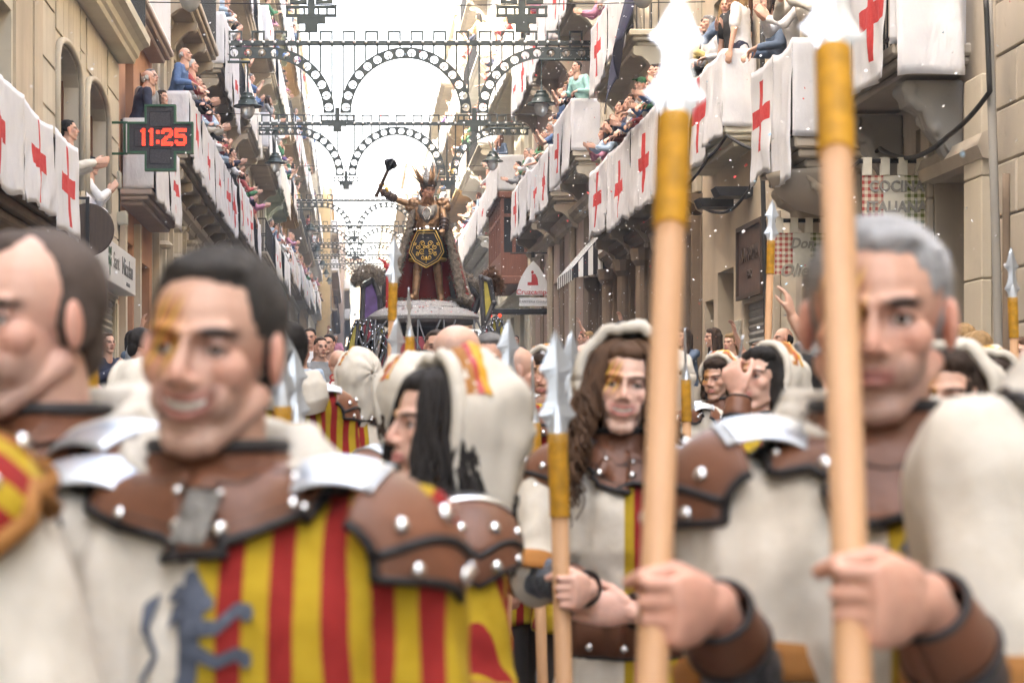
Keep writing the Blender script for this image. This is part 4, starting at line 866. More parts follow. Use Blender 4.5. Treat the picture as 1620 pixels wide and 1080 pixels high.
for a, b in (((-.8, -.48), (.8, -.42)), ((-.8, .42), (.8, .48))): fm.box((-.03, a[0], a[1]), (.001, b[0], b[1]))
for y in (-.8, .74): fm.box((-.032, y, -.42), (.001, y+.06, .42))
fm.build('frame', 'dark_wood', t); text('lettering', 'LA RAMA', .27, frame((-.006, .0, .08), (0, -1, 0), (0, 0, 1)), 'dark_wood', t, .008); text('lettering', 'BAR', .17, frame((-.006, 0, -.18), (0, -1, 0), (0, 0, 1)), 'dark_wood', t, .008)
Q3 = R4.balcony(4.71, 25.3, 28.7, 5.41, .24, .96, 'plaster_pale', phrase='cornered balcony above shop fascia')
dress(Q3, [(0, .33, 0, 1), (.335, .66, 1, 1.25), (.665, 1., 0, 1)], [(.05, 'stand', True, 'long', 'blond', 'white', -30, 1.05), (.16, 'stand', False, 'short', 'dark', 'black', 30, 1.05), (.28, 'clap', True, 'long', 'blond', 'denim', 60, 1.02), (.5, 'rest', True, 'bob', 'grey', 'white', 20, .98), (.62, 'clap', True, 'long', 'brown', 'yellow', 20, 1), (.75, 'rest', False, 'balding', 'grey', 'black', 10, 1)], True, drop=.15, sfold=.04)
for y, z in ((25.9, 4.62), (27.2, 4.62)): MB().prism([(-.28, .06), (.28, .06), (.22, -.06), (-.22, -.06)], (4.95, y-.2, z), (1, 0, 0), (0, 0, 1), (0, .4, 0)).build('soffit_lamp', 'iron', R4.o)
R5 = House('R', 29.4, 41, 17, 'stone_cream', 'ornate brown fronted house with carved wooden shop windows')
for y in (29.9, 32.2, 34.5, 36.8, 39.0):
    R5.opening(y, y+1.5, gz(y)-.2, 4.6, 'glass', 'brown_wood', name='shop_window', depth=.3, arch=0); R5.opening(y+.1, y+1.3, 5.5, 7.7, 'glass'); R5.opening(y+.1, y+1.3, 8.3, 10.5, 'glass'); R5.opening(y+.1, y+1.3, 11.5, 13.6, 'blind'); R5.opening(y+.1, y+1.3, 14.4, 16.3, 'blind')
R5.finish(); R5.cornice(4.72, mat='stone_dark')
for a, b in ((29.42, 29.88), (31.42, 32.18), (33.72, 34.48), (36.02, 36.78), (38.32, 38.98), (40.52, 40.98)): MB().box((XR-.03, a, .9), (XR-.001, b, 4.71), 0, .01).build('wall_cladding', 'stone_dark', R5.o)
for y in (29.45, 31.5, 33.75, 36.1, 38.35, 40.55):
    MB().box((XR-.16, y, .8), (XR-.001, y+.42, 4.7), 0, .012).lathe([(.17, 0), (.2, .06), (.13, .14), (.13, 2.2), (.2, 2.3), (.23, 2.5)], (XR-.22, y+.21, 2.1), 12).build('pilaster', 'stone_dark', R5.o); MB().box((XR-.09, y, 5.05), (XR-.001, y+.4, 16.9), 0, .012).build('pilaster', 'stone_cream', R5.o)
for y in (29.9, 32.2, 34.5, 36.8, 39.0):
    m = MB(); m.tube([(XR-.05, y+.75+.6*math.cos(a), 3.7+.6*math.sin(a)) for a in np.linspace(0, PI, 13)], .05, 6)
    m.tube([(XR-.05, y+.75, 2.2), (XR-.05, y+.75, 4.3)], .035, 6); m.build('carved_arch', 'brown_wood', R5.o, True)
Q4 = R5.balcony(4.6, 29.75, 38.8, 5.45, .3, 1.0, 'stone_warm', corbels=5, phrase='long balcony, ornate brown fronted house')
dress(Q4, [(.02, .34, 1, 1.2), (.36, .66, 1, 1.3), (.67, .98, 1, 1.3)],
  [(.03, 'clap', True, 'tail', 'brown', 'blue', 10, .96), (.08, 'reach', True, 'long', 'brown', 'blue', 20, .95), (.14, 'rest', False, 'short', 'dark', 'green', 10, 1.0), (.2, 'reach', True, 'bob', 'brown', 'blue', 30, .92), (.26, 'lean', False, 'cap', 'dark', 'white', 20, 1), (.31, 'rest', False, 'short', 'brown', 'red', 0, .95), (.37, 'reach', False, 'short', 'dark', 'blue', 10, .9), (.43, 'rest', True, 'bob', 'chestnut', 'white', 20, .98), (.49, 'clap', False, 'balding', 'grey', 'navy', 10, 1), (.56, 'rest', False, 'short', 'dark', 'maroon', 10, 1.03), (.64, 'clap', True, 'long', 'brown', 'black', 30, 1.02), (.76, 'reach', False, 'short', 'brown', 'sky blue', 20, 1), (.88, 'clap', True, 'long', 'auburn', 'pink', 10, 1)], True, drop=.34)
Q5 = R5.balcony(4.6, 33.2, 38.4, 8.2, .26, 1.0, 'plaster_pale', corbels=2, phrase='upper balcony, ornate brown fronted house')
dress(Q5, [(.55, 1, 1, 1.2), (.0, .5, 0, 1)], crowd(4), False)
m = MB(); m.grid(lambda u, v: (4.52-.3*v+.08*math.sin(u*9+v*3), 31.2+1.6*u+.3*v, 9.0-2.2*v*(.6+.4*u)+.1*math.sin(u*12)), 16, 14); o = ob('dark_cloth', m.mesh('dark_cloth', 'navy_cloth', True, fix=False)); solid(o, .006); tag(o, 'dark navy cloth blowing from the ornate house beside a balcony', 'cloth')
R6 = House('R', 41, 57, 17, 'plaster_rose', 'rose house with small separate balconies beyond the brown fronted house')
for y in (42, 44.6, 47.2, 49.8, 52.4, 55):
    for z in (7.25, 10.6, 13.9): R6.opening(y, y+1.15, z, z+2.2, RNG.choice(['glass', 'shutter', 'blind']))
    R6.opening(y-.2, y+1.5, gz(y)-.2, 5.2, RNG.choice(['glass', 'roller']), 'dark_wood', name='shop_window')
R6.finish(); R6.cornice(6.2, mat='stone_warm')
for a, b in ((41.02, 41.78), (43.52, 44.38), (46.12, 46.98), (48.72, 49.58), (51.32, 52.18), (53.92, 54.78), (56.52, 56.98)): MB().box((XR-.03, a, 1.4), (XR-.001, b, 6.19), 0, .01).build('wall_cladding', 'stone_dark', R6.o)
for y in (41.05, 46.2, 51.4, 56.5): MB().box((XR-.12, y, 1.5), (XR-.001, y+.45, 6.19), 0, .012).build('pilaster', 'stone_warm', R6.o)
for i, (a, b, z, np_, ph) in enumerate(((41, 44.6, 7.25, 5, 'nearest low balcony'), (45.6, 50.2, 6.95, 6, 'middle low balcony'), (51.4, 56.4, 7.1, 6, 'farthest low balcony'), (41.4, 45, 10.6, 3, 'nearest upper balcony'), (46.5, 50.5, 10.6, 3, 'middle upper balcony'), (51.6, 56.4, 10.6, 3, 'farthest upper balcony'), (42, 49, 13.9, 2, 'topmost nearer balcony'), (50, 56, 13.9, 2, 'topmost farther balcony'))):
    bb = R6.balcony(4.5, a, b, z, .3, 1.05, RNG.choice(['stone_warm', 'plaster_pale', 'stone_cream']), corbels=2, phrase=f'{ph}, rose house')
    pe = crowd(np_) if i else [(.06, 'rest', False, 'short', 'dark', 'turquoise', 35, 1.05), (.22, 'rest', False, 'short', 'grey', 'navy', 30, 1.03), (.38, 'clap', True, 'long', 'dark', 'black', 20, 1), (.6, 'film', True, 'long', 'blond', 'black', 10, 1), (.8, 'rest', False, 'balding', 'grey', 'blue', 10, 1)]
    dress(bb, [(0, .48, i % 2, 1.2), (.5, 1, 1, 1.2)], pe, True, drop=.3)
R7 = House('R', 57, 70, 17, 'plaster_pale', 'pale house with a reddish glazed wooden bay window')
for y in (57.6, 60.2, 64, 67.4):
    for z in (9.0, 12.2, 15.4): R7.opening(y, y+1.15, z, z+2.1, RNG.choice(['glass', 'shutter', 'blind']))
    R7.opening(y, y+1.5, gz(y)-.2, 5.1, 'glass', 'dark_wood', name='shop_window')
R7.finish(); R7.cornice(5.35)
t = MB(); t.box((4.3, 59, 5.75), (XR, 64.5, 6.0), 0, .03); t.box((4.36, 59.06, 6.0), (XR, 64.44, 6.7)); t.box((4.28, 58.98, 8.3), (XR, 64.52, 8.5), 0, .03); bay = t.build('bay_window', 'mirador_wood', R7.o)
m = MB()
for y in np.linspace(59.1, 64.4, 8): m.box((4.36, y-.05, 6.7), (4.44, y+.05, 8.3))
for x in (4.40, 4.75, 5.1): m.box((x-.05, 59.06, 6.7), (x+.05, 59.14, 8.3))
m.box((4.365, 59.07, 7.75), (4.435, 64.4, 7.85)); m.box((4.4, 59.07, 7.75), (5.1, 59.13, 7.85)); m.build('mullions', 'mirador_wood', bay); MB().box((4.40, 59.10, 6.68), (4.42, 64.4, 8.32)).box((4.42, 59.1, 6.68), (5.14, 59.115, 8.32)).build('pane', 'pane_dark', bay)
Q7 = R7.balcony(4.3, 59, 64.4, 8.55, .05, 1.02, phrase='balcony atop reddish bay window'); dress(Q7, [(0, 1, 0, 1)], crowd(4), True)
Q8 = R7.balcony(4.4, 57.3, 69, 11.9, .26, 1.02, phrase='long upper balcony, pale house'); dress(Q8, [(0, .3, 1, 1.2), (.33, .6, 0, 1.2), (.62, 1, 1, 1.2)], crowd(7), True)
Q9 = R7.balcony(4.4, 65.2, 69.4, 8.4, .26, 1.02, phrase='small balcony past bay window'); dress(Q9, [(0, 1, 1, 1.2)], crowd(3), True)
further('R', 70, 84, 16.5, 'plaster_white', 'white sunlit house beyond the bay window house', 8.3, .75, 'white sunlit house', npeop=(7, 6, 4), cross=.3)
further('R', 84, 98, 13.5, 'plaster_ochre', 'small ochre house far up beyond the white sunlit house', 8.4, .8, 'small ochre house', npeop=(7, 5, 4), cross=.3)
further('R', 98, 118, 17, 'plaster_pale', 'cream house far up on the restaurant side', 8.8, .8, 'far cream house', npeop=(5, 3, 1), cross=.3)
further('R', 118, 145, 14.5, 'plaster_white', 'whitewashed house near the end of the restaurant side', 9.8, .8, 'whitewashed end house', npeop=(4, 2), cross=.3)
further('R', 145, 190, 13, 'plaster_sand', 'hazy sand house where the street narrows on the restaurant side', 11.2, .7, 'hazy sand house', npeop=(0, 0), nf=3, dx=1.2, cross=.3)
further('R', 190, 258, 11, 'plaster_pale', 'hazy pale house at the very end on the restaurant side', 13, .7, 'hazy pale house', npeop=(0, 0), nf=2, dx=2.2, cross=.3)
# houses closing the end of the street
for i, (x0, x1, y, h_, mt, lb) in enumerate(((-12, 1.2, 272, 12, 'plaster_sand', 'pale block closing the far end of the street'), (1.4, 12, 280, 7, 'plaster_rose', 'low rose block at the far end under the hill'))):
    b = thing('apartment_block', lb, 'building', (0, 0, 0), 0, 'blocks at the far end'); z0 = gz(y)-.4; MB().box((x0, y, z0), (x1, y+12, z0+h_)).build('wall', mt, b); MB().box((x0-.3, y-.3, z0+h_+.004), (x1+.3, y+12.3, z0+h_+.3)).build('roof', 'roof_tile', b)
    for k in range(int(h_/3.2)):
        for j in range(int((x1-x0)/2.6)):
            x = x0+.8+j*2.6; wn = ob('window', MB().box((x, y-.02, z0+1.2+k*3.2), (x+1.1, y+.03, z0+2.9+k*3.2)).mesh('window', 'pane_blue'), b)
# tree by the end of the street
t = thing('tree', 'leafy green tree behind the statue at the end of the street', 'tree', (3.6, 240, gz(240))); MB().tube([(0, 0, 0), (.1, 0, 2.2), (.3, .1, 4.4)], [.22, .17, .08], 8).tube([(.1, 0, 2.2), (-.9, .3, 4.6)], [.1, .05], 6).tube([(.15, 0, 2.6), (1.2, -.3, 4.9)], [.1, .04], 6).build('trunk', 'bark', t)
m = MB(); rr = random.Random(3); cl = [(rr.gauss(0, 1.0), rr.gauss(0, 1.0), 5.2+rr.gauss(0, 1.0), rr.uniform(.5, .95)) for _ in range(22)]
for i in range(3600):
    c = cl[i % 22]; d = V((rr.gauss(0, 1), rr.gauss(0, 1), rr.gauss(0, 1))).normalized()*c[3]*rr.uniform(.75, 1.05); p = V(c[:3])+d; a = V((rr.gauss(0, 1), rr.gauss(0, 1), rr.gauss(0, 1))).normalized(); b_ = a.orthogonal().normalized()
    s_ = rr.uniform(.07, .13); m.quad(p-a*s_, p+b_*s_*.5, p+a*s_, p-b_*s_*.5)
ob('crown', m.mesh('crown', 'leafage', fix=False), t)

# ------------------------------------------------------------------ hanging signs and awnings on the right
def cloth_sign(label, X0, X1, Y, ztop, zbot, rows, redl, script=False):
    t = thing('hanging_sign', label, 'sign', ((X0+X1)/2, Y, ztop)); w_ = X1-X0; h_ = ztop-zbot
    MB().tube([(-w_/2-.03, 0, .03), (w_/2+.09, 0, .03)], .022, 8).lathe([(.05, 0), (.05, .02)], (w_/2+.08, 0, .03), 12, ax=(1, 0, 0)).build('pole', 'iron', t)
    for i in range(4): x = -w_/2+w_*(i+.02)/3.6; MB().box((x, -.026, -.10), (x+w_*.14, -.018, .055), 0, .003).box((x, .018, -.10), (x+w_*.14, .026, .055), 0, .003).box((x, -.026, .055), (x+w_*.14, .026, .06)).build('loop', 'sign_cream', t)
    cuts = (-w_/2, -w_/2+w_*.33, -w_/2+w_*.66, w_/2)
    for (a, b), mt, nm in zip(zip(cuts, cuts[1:]), ('gingham_red', 'sign_cream', 'gingham_green'), ('red_checks', 'cream_field', 'green_checks')): MB().box((a, -.006, -h_), (b, .006, -.10)).build(nm, mt, t)
    for i, (tx, sz, dx) in enumerate(rows): text('lettering', tx, sz, frame((dx, -.012, -.10-sz*.75-i*sz*1.35), (1, 0, 0), (0, 0, 1)), 'stone_grey' if not script else 'blind', t, .008, shear=.25 if script else 0, sx=.92, bold=.004)
cloth_sign('checked cloth restaurant banner reading COCINA ITALIANA on a pole', 4.53, 5.10, 17.75, 3.93, 3.1, (('COCINA', .135, .02), ('ITALIANA', .135, .02)), True)
cloth_sign('smaller checked cloth banner reading Don Olievo on a pole', 4.42, 4.98, 20.9, 3.72, 3.18, (('Don', .15, .0), ('Olievo', .19, .0)), True, True)
t = thing('beer_sign', 'pointed white hanging sign reading Cruzcampo above a small cafe plate', 'sign', (4.68, 52, 4.85)); ar = [(-.44, 0), (.44, 0), (.42, .16), (.36, .36), (.27, .55), (.15, .74), (0, .90), (-.15, .74), (-.27, .55), (-.36, .36), (-.42, .16)]
MB().prism(ar, (0, -.03, .12), (1, 0, 0), (0, 0, 1), (0, .06, 0)).build('panel', 'sign_white', t); text('lettering', 'Cruzcampo', .19, frame((0, -.035, .20), (1, 0, 0), (0, 0, 1)), 'sign_red', t, .004, bold=.002)
MB().ell((-.02, -.032, .72), (.035, .01, .045), 10, 8).prism([(-.15, .38), (.13, .38), (.11, .56), (.05, .68), (-.04, .66), (-.05, .46), (-.15, .46)], (0, -.034, 0), (1, 0, 0), (0, 0, 1), (0, .004, 0)).build('emblem', 'sign_red', t)
MB().box((-.36, -.025, -.16), (.36, .025, .06)).build('lower_plate', 'sign_white', t); text('lettering', 'CAFETERIA CHARLI', .083, frame((0, -.03, -.05), (1, 0, 0), (0, 0, 1)), 'sign_text', t, .004)
MB().tube([(-.6, 0, 1.22), (.47, 0, 1.22)], .02, 6).tube([(0, 0, 1.1), (0, 0, 1.25)], .05, 6).build('bracket', 'iron', t)
t = thing('canopy_beam', 'dark flat canopy beam jutting from the wall under the Cruzcampo sign', 'canopy', (4.3, 52.6, 4.52)); MB().box((-.85, 0, 0), (.84, .5, .14), 0, .02).build('beam', 'iron', t); m = MB(); [m.ell((x, -.02, -.05), (.05, .03, .05), 8, 6) for x in (-.7, -.45)]; m.build('red_lamps', 'led_red', t)
t = thing('awning', 'black and white striped awning on the brown fronted house', 'awning', (0, 0, 0))
for i in range(16):
    y0, y1 = 40.1+i*.19, 40.1+(i+1)*.19; mt = 'white_paint' if i % 2 else 'black_cloth'
    MB().add([(XR-.02, y0, 5.58), (XR-.02, y1, 5.58), (4.42, y1, 4.75), (4.42, y0, 4.75), (4.42, y1, 4.55), (4.42, y0, 4.55)], [(0, 1, 2, 3), (3, 2, 4, 5)]) if False else None
    m = MB(); m.prism([(XR-.02, 5.58), (4.42, 4.75), (4.42, 4.52), (4.405, 4.52), (4.405, 4.76), (XR-.02, 5.60)], (0, y0, 0), (1, 0, 0), (0, 0, 1), (0, y1-y0, 0)); m.build('stripe', mt, t)
for k in range(7):
    xa = 4.42+(XR-.04-4.42)*k/7; xb = 4.42+(XR-.04-4.42)*(k+1)/7; za = 4.75+.83*k/7; zb = 4.75+.83*(k+1)/7
    MB().add([(xa, 40.095, 4.55+.12*k/7), (xb, 40.095, 4.55+.12*(k+1)/7), (xb, 40.095, zb), (xa, 40.095, za)], [(0, 1, 2, 3)]).build('stripe', 'white_paint' if k % 2 else 'black_cloth', t) if False else (lambda m: (m.add([(xa, 40.09, 4.55+.12*k/7), (xb, 40.09, 4.55+.12*(k+1)/7), (xb, 40.09, zb), (xa, 40.09, za)], [(0, 1, 2, 3)]), m.build('side_stripe', 'white_paint' if k % 2 else 'black_cloth', t)))(MB())
# drainpipes, cables, junction boxes
def cable(label, pts, r=.02, n=10, name='cable', mat='cable'):
    P = []
    pts = [V(p) for p in pts]
    for a, b in zip(pts, pts[1:]):
        for i in range(n): u = i/n; p = a.lerp(b, u); p.z -= .12*(b-a).length*u*(1-u)*(1 if abs((b-a).normalized().z) < .8 else 0); P.append(p)
    P.append(pts[-1]); tag(MB().tube(P, r, 6).build(name, mat, None, True), label, 'cable' if name == 'cable' else 'pipe')
cable('dark drainpipe down the joint between block stone house and doorway house', [at(1563, 0, 15.6), at(1570, 200, 15.6), at(1576, 400, 15.6), at(1580, 560, 15.6), (5.06, 15.6, .6)], .035, 3, 'drainpipe', 'stone_grey')
cable('brown pipe on the block stone wall', [at(1592, 275, 15.0), at(1592, 420, 15.0), (4.92, 15.0, .6)], .03, 3, 'drainpipe', 'stone_dark')
cable('thick cable drooping from the drainpipe towards the restaurant signs', [at(1560, 0, 15.5), at(1566, 145, 15.5), at(1500, 215, 16.5), at(1440, 250, 17.6), at(1392, 235, 18.5)], .022)
cable('second cable running under the restaurant balcony', [at(1392, 235, 18.6), at(1360, 255, 19.0), at(1300, 285, 20.5), at(1225, 290, 24)], .018)
cable('cable looping under the cornered balcony edge', [at(1205, 240, 24.3), at(1150, 214, 25.2), at(1120, 250, 26), at(1075, 300, 28)], .02)
cable('cable swinging down beside the brown shop fascia', [at(1203, 225, 24.2), at(1190, 290, 24.3), at(1150, 335, 26.2), at(1100, 318, 28.5)], .022)
cable('black drainpipe beside the cornered balcony', [at(1206, 0, 24.2), at(1206, 250, 24.2), (5.05, 24.2, 1)], .03, 3, 'drainpipe')
cable('cable bundle on the wall between the pharmacy house and salmon house', [at(186, 235, 28.6), at(188, 330, 28.6), at(186, 392, 28.6)], .025)
cable('thin cable trailing on the beige wall above the arched window', [at(48, 0, 20.9), at(47, 28, 20.9), at(62, 40, 21.6), at(73, 76, 22.1)], .008)
for lb, p, s_ in (('grey electrical box under the rounded restaurant balcony', at(1240, 275, 21.4), (.11, .1, .13)), ('pale meter box beside the pharmacy name board', at(192, 346, 28.5), (.09, .1, .09)), ('grey wall box beside the pharmacy cross bracket', at(186, 285, 28.5), (.05, .1, .12))):
    tag(MB().box(p-V(s_), p+V(s_), 0, .012).box(p-V(s_)*.7+V((0, -s_[1]*.35, 0)), p+V(s_)*.7-V((0, s_[1]*1.75, 0)), 0, .004).build('electrical_box', 'grey_box'), lb, 'box')

# ------------------------------------------------------------------ light arches and lamps
def lamp(X, Y, z, wallx, armz, label):
    t = thing('street_lamp', label, 'street lamp', (X, Y, z), 0, 'hanging street lamps')
    MB().lathe([(.0, .42), (.02, .42), (.03, .30), (.10, .285), (.12, .25), (.105, .23), (.15, .21), (.17, .15), (.155, .13), (.20, .115), (.205, .05), (.30, .012), (.31, -.012), (.28, -.012), (.16, .02), (.0, .02)], (0, 0, 0), 24).build('cap', 'iron_green', t, True)
    MB().lathe([(.145, .0), (.158, -.03), (.15, -.12), (.115, -.21), (.06, -.265), (.0, -.28)], (0, 0, 0), 20).build('glass', 'lamp_glass', t, True)
    ax = wallx-X; MB().tube([(0, 0, .4), (0, 0, armz)], .014, 6).tube([(-.06*math.copysign(1, ax), 0, armz), (ax, 0, armz)], .03, 8).tube([(ax*.35, 0, armz), (ax*.35, 0, armz+.16), (ax*.5, 0, armz+.2), (ax, 0, armz+.2)], .012, 6).build('arm', 'iron_green', t)
def ring_cells(m, cx, cz, r0, r1, a0, a1, n, y, th):
    for i in range(n):
        t0 = a0+(a1-a0)*i/n; t1 = a0+(a1-a0)*(i+1)/n; rc = (r0+r1)/2; hr = (r1-r0)*.36; tc = (t0+t1)/2
        inn, bou = [], []
        for k in range(16):
            q = 2*PI*k/16; c, s_ = math.cos(q), math.sin(q); mx = max(abs(c), abs(s_)); u, v = c/mx, s_/mx
            tt = tc+(t1-t0)/2*u; rr_ = rc+(r1-r0)/2*v; bou.append((cx+rr_*math.cos(tt), cz+rr_*math.sin(tt)))
            hx, hz = hr*c, hr*s_; tx, tz = -math.sin(tc)*(1 if t1 > t0 else -1), math.cos(tc)*(1 if t1 > t0 else -1)
            inn.append((cx+rc*math.cos(tc)+tx*hx+math.cos(tc)*hz, cz+rc*math.sin(tc)+tz*hx+math.sin(tc)*hz))
        plate(m, bou, inn, y, th)
def plate(m, bou, inn, y, th):
    n = len(bou); vs = [(a, y, b) for a, b in bou]+[(a, y, b) for a, b in inn]+[(a, y+th, b) for a, b in bou]+[(a, y+th, b) for a, b in inn]; fs = []
    for i in range(n):
        j = (i+1) % n; fs += [(i, j, n+j, n+i), (2*n+i, 3*n+i, 3*n+j, 2*n+j), (n+i, n+j, 3*n+j, 3*n+i), (i, 2*n+i, 2*n+j, j)]
    m.add(vs, fs)
def straight_cells(m, x0, x1, n, z0, z1, y, th):
    for i in range(n):
        a = x0+(x1-x0)*i/n; b = x0+(x1-x0)*(i+1)/n; cx, cz = (a+b)/2, (z0+z1)/2; hr = (z1-z0)*.36; inn, bou = [], []
        for k in range(16):
            q = 2*PI*k/16; c, s_ = math.cos(q), math.sin(q); mx = max(abs(c), abs(s_)); bou.append((cx+abs(b-a)/2*c/mx, cz+(z1-z0)/2*s_/mx)); inn.append((cx+hr*c, cz+hr*s_))
        plate(m, bou, inn, y, th)
BULB = {}
def light_arch(Y, cx, zb, label, detail=True, k=1.0):
    """zb: underside height of the beam"""
    t = thing('light_arch', label, 'festive arch', (0, 0, 0), 0, 'festive light arches across the street')
    ro, ri = 1.42*k, 1.18*k; zc = zb-.06-ro; e = .12*k; xw0, xw1 = XL+.05, XR-.05
    m = MB(); m.box((xw0, Y-.05, zb-.02), (xw1, Y+.05, zb+.075)); m.build('beam', 'arch_paint', t)
    n = 16; m = MB(); ring_cells(m, cx, zc, ri, ro, 0, PI, n, Y-.02, .04); m.build('arch_ring', 'arch_paint', t)
    spots = [(cx+(ri+ro)/2*math.cos(PI*(i+.5)/n), zc+(ri+ro)/2*math.sin(PI*(i+.5)/n), PI*(i+.5)/n) for i in range(n)]
    for s in (-1, 1):
        c2 = cx+s*(2*ro+e); m = MB()
        if s < 0: ring_cells(m, c2, zc, ri, ro, 0, PI/2, 8, Y-.02, .04); xe = xw0+.02
        else: ring_cells(m, c2, zc, ri, ro, PI, PI/2, 8, Y-.02, .04); xe = xw1-.02
        ns = max(1, int(abs(xe-c2)/.27)); straight_cells(m, min(xe, c2), max(xe, c2), ns, zc+ri, zc+ro, Y-.02, .04); m.build('arch_ring', 'arch_paint', t)
        for i in range(8):
            a = PI/2*(i+.5)/8; a = a if s < 0 else PI-a; spots.append((c2+(ri+ro)/2*math.cos(a), zc+(ri+ro)/2*math.sin(a), a))
        for i in range(ns): spots.append((c2+(xe-c2)*(i+.5)/ns, zc+(ri+ro)/2, PI/2))
        f = MB(); fx = cx+s*(ro+e/2)       # the pendant foot between two arches
        for zz in (-.03, -.15): f.box((fx-.36, Y-.03, zc+zz-.035), (fx+.36, Y+.03, zc+zz))
        for xx in (-.34, -.22, -.1, .1, .22, .34): f.box((fx+xx-.015, Y-.028, zc-.15), (fx+xx+.015, Y+.028, zc-.03))
        f.box((fx-.2, Y-.03, zc-.28), (fx+.2, Y+.03, zc-.186)); f.box((fx-.09, Y-.03, zc-.40), (fx+.09, Y+.03, zc-.28)); f.box((fx-.05, Y-.032, zc-.18), (fx+.05, Y+.032, zc+.12)); f.build('pendant', 'arch_paint', t)
    P = .49*k; N_ = int((xw1-xw0)/P)
    mk = 'm'
    if ('cren', k) not in BULB:
        q = MB(); w_, h_ = .25*k, .22*k; b_ = .02
        q.box((-w_/2-b_, -b_, 0), (-w_/2+b_, b_, h_)); q.box((w_/2-b_, -b_, 0), (w_/2+b_, b_, h_)); q.box((-w_/2+b_, -b_, h_-2*b_), (w_/2-b_, b_, h_)); BULB[('cren', k)] = q.mesh('merlon', 'arch_paint')
        q = MB(); q.ell((0, -.05, 0), (.032, .03, .032), 10, 8); q.tube([(0, -.02, 0), (0, .01, 0)], .018, 8); BULB['bulb'] = q.mesh('bulb', 'bulb_white', True)
        q = MB(); q.tube([(0, 0, -.09), (0, -.01, -.03)], .014, 6); q.ell((0, -.01, .0), (.032, .032, .036), 10, 8, 1); BULB['ringbulb'] = q.mesh('bulb', ('iron_green', 'bulb_white'), True)
    rods = MB(); tiny = MB()
    for i in range(N_):
        x = xw0+.2+P*i+.1; ob('merlon', BULB[('cren', k)], t, (x, Y, zb+.075))
        for s in (-1, 1):
            xx = x+s*.125*k; ru = None
            for c2 in (cx-2*ro-e, cx, cx+2*ro+e):
                if abs(xx-c2) < ro: ru = zc+math.sqrt(ro*ro-(xx-c2)**2)
            if ru is None or (xx < cx-2*ro-e) or (xx > cx+2*ro+e): ru = zc+ro if (xx < cx-2*ro-e or xx > cx+2*ro+e) else zc
            if zb-ru > .02: (MB() if detail else rods).box((xx-.019, Y-.019, ru), (xx+.019, Y+.019, zb-.02)) if not detail else MB().box((xx-.019, Y-.019, ru), (xx+.019, Y+.019, zb-.02)).build('rod', 'arch_paint', t)
        for s in (-.25, .25):
            if detail: ob('bulb', BULB['bulb'], t, (x+s*P, Y-.04, zb+.04))
            else: tiny.ell((x+s*P, Y-.08, zb+.04), .032, 6, 4)
    if rods.f: rods.build('rods', 'arch_paint', t)['kind'] = 'stuff'
    for x, z, a in spots:
        if detail: ob('bulb', BULB['ringbulb'], t, (x, Y, z), (0, -(a-PI/2), 0))
        else: tiny.ell((x, Y, z), .04, 6, 4)
    if tiny.f: tiny.build('bulbs', 'bulb_white', t)['kind'] = 'stuff'
    return t
ARCH = [(28, .88, 9.0, 'arch whose two pendants hang at the top edge of the view'), (43, 1.12, 9.80, 'nearest full arch of light bulbs spanning the street'), (58, 1.25, 10.32, 'second full arch of light bulbs framing the raised mace'), (92, 1.5, 11.9, 'third light arch behind the statue'), (110, 1.55, 12.5, 'fourth light arch behind the statue'), (127, 1.6, 13.1, 'fifth light arch up the street'), (144, 1.6, 13.8, 'sixth light arch up the street'), (161, 1.6, 14.5, 'farthest light arch up the street')]
for i, (y, cx, zb, lb) in enumerate(ARCH):
    light_arch(y, cx, zb, lb, i < 3)
    wd = ['the top edge arch', 'the nearest full arch', 'the second full arch', 'the third arch', 'the fourth arch', 'the fifth arch', 'the sixth arch', 'the farthest arch'][i]
    zl = zb-1.38 if i != 2 else zb-1.15
    lamp(-2.28 if i < 3 else -2.0, y-.3, zl, XL, .95, f'dark green hanging lamp on the pharmacy side of {wd}'); lamp(4.02, y-.3, zl+.05, XR, .95, f'dark green hanging lamp on the restaurant side of {wd}')
for y, z in ((28, 7.8), (43, 8.5), (58, 9.3)):
    tag(MB().tube([(XL, y+1.2, z), (.9, y+1.2, z-.06), (XR, y+1.2, z)], .008, 4).build('wire', 'cable'), {28: 'thin wire across the street below the top edge arch', 43: 'thin wire across the street behind the nearest full arch', 58: 'thin wire across the street behind the raised mace'}[y], 'wire')
# ------------------------------------------------------------------ the float and its statue
FX, FY, FZ = 1.2, 35.0, gz(35)
fl = thing('parade_float', 'dark parade float with a round stone dais, fur-topped panels and shields', 'float', (FX, FY, FZ))
m = MB(); m.box((-1.2, -.9, .35), (1.2, 3.4, 1.5), 0, .05); m.box((-1.3, -1.0, .9), (1.3, -.9, 1.35), 0, .02); m.build('chassis', 'float_metal', fl)
for x in (-.95, .95):
    for y in (-.3, 2.4):
        wl = MB().lathe([(.2, -.12), (.36, -.12), (.38, -.06), (.38, .06), (.36, .12), (.2, .12)], (x, y, .38), 24, ax=(1, 0, 0)).build('wheel', 'plastic_black', fl, True); MB().lathe([(.02, -.13), (.19, -.125), (.19, .125), (.02, .13)], (x, y, .38), 16, ax=(1, 0, 0)).build('rim', 'float_metal', wl)
DZ = 2.13
m = MB(); m.lathe([(.0, .25), (.50, .235), (.60, .21), (.66, .15), (.68, .12), (.80, .10), (.90, .04), (.985, -.02), (1.0, -.045), (.985, -.10), (.9, -.16), (.4, -.24), (.0, -.24)], (0, -.05, DZ), 48)
dais = m.build('dais', 'disc_stone', fl, False); dais.rotation_euler = (0, 0, 0)
m = MB(); rr = random.Random(5)
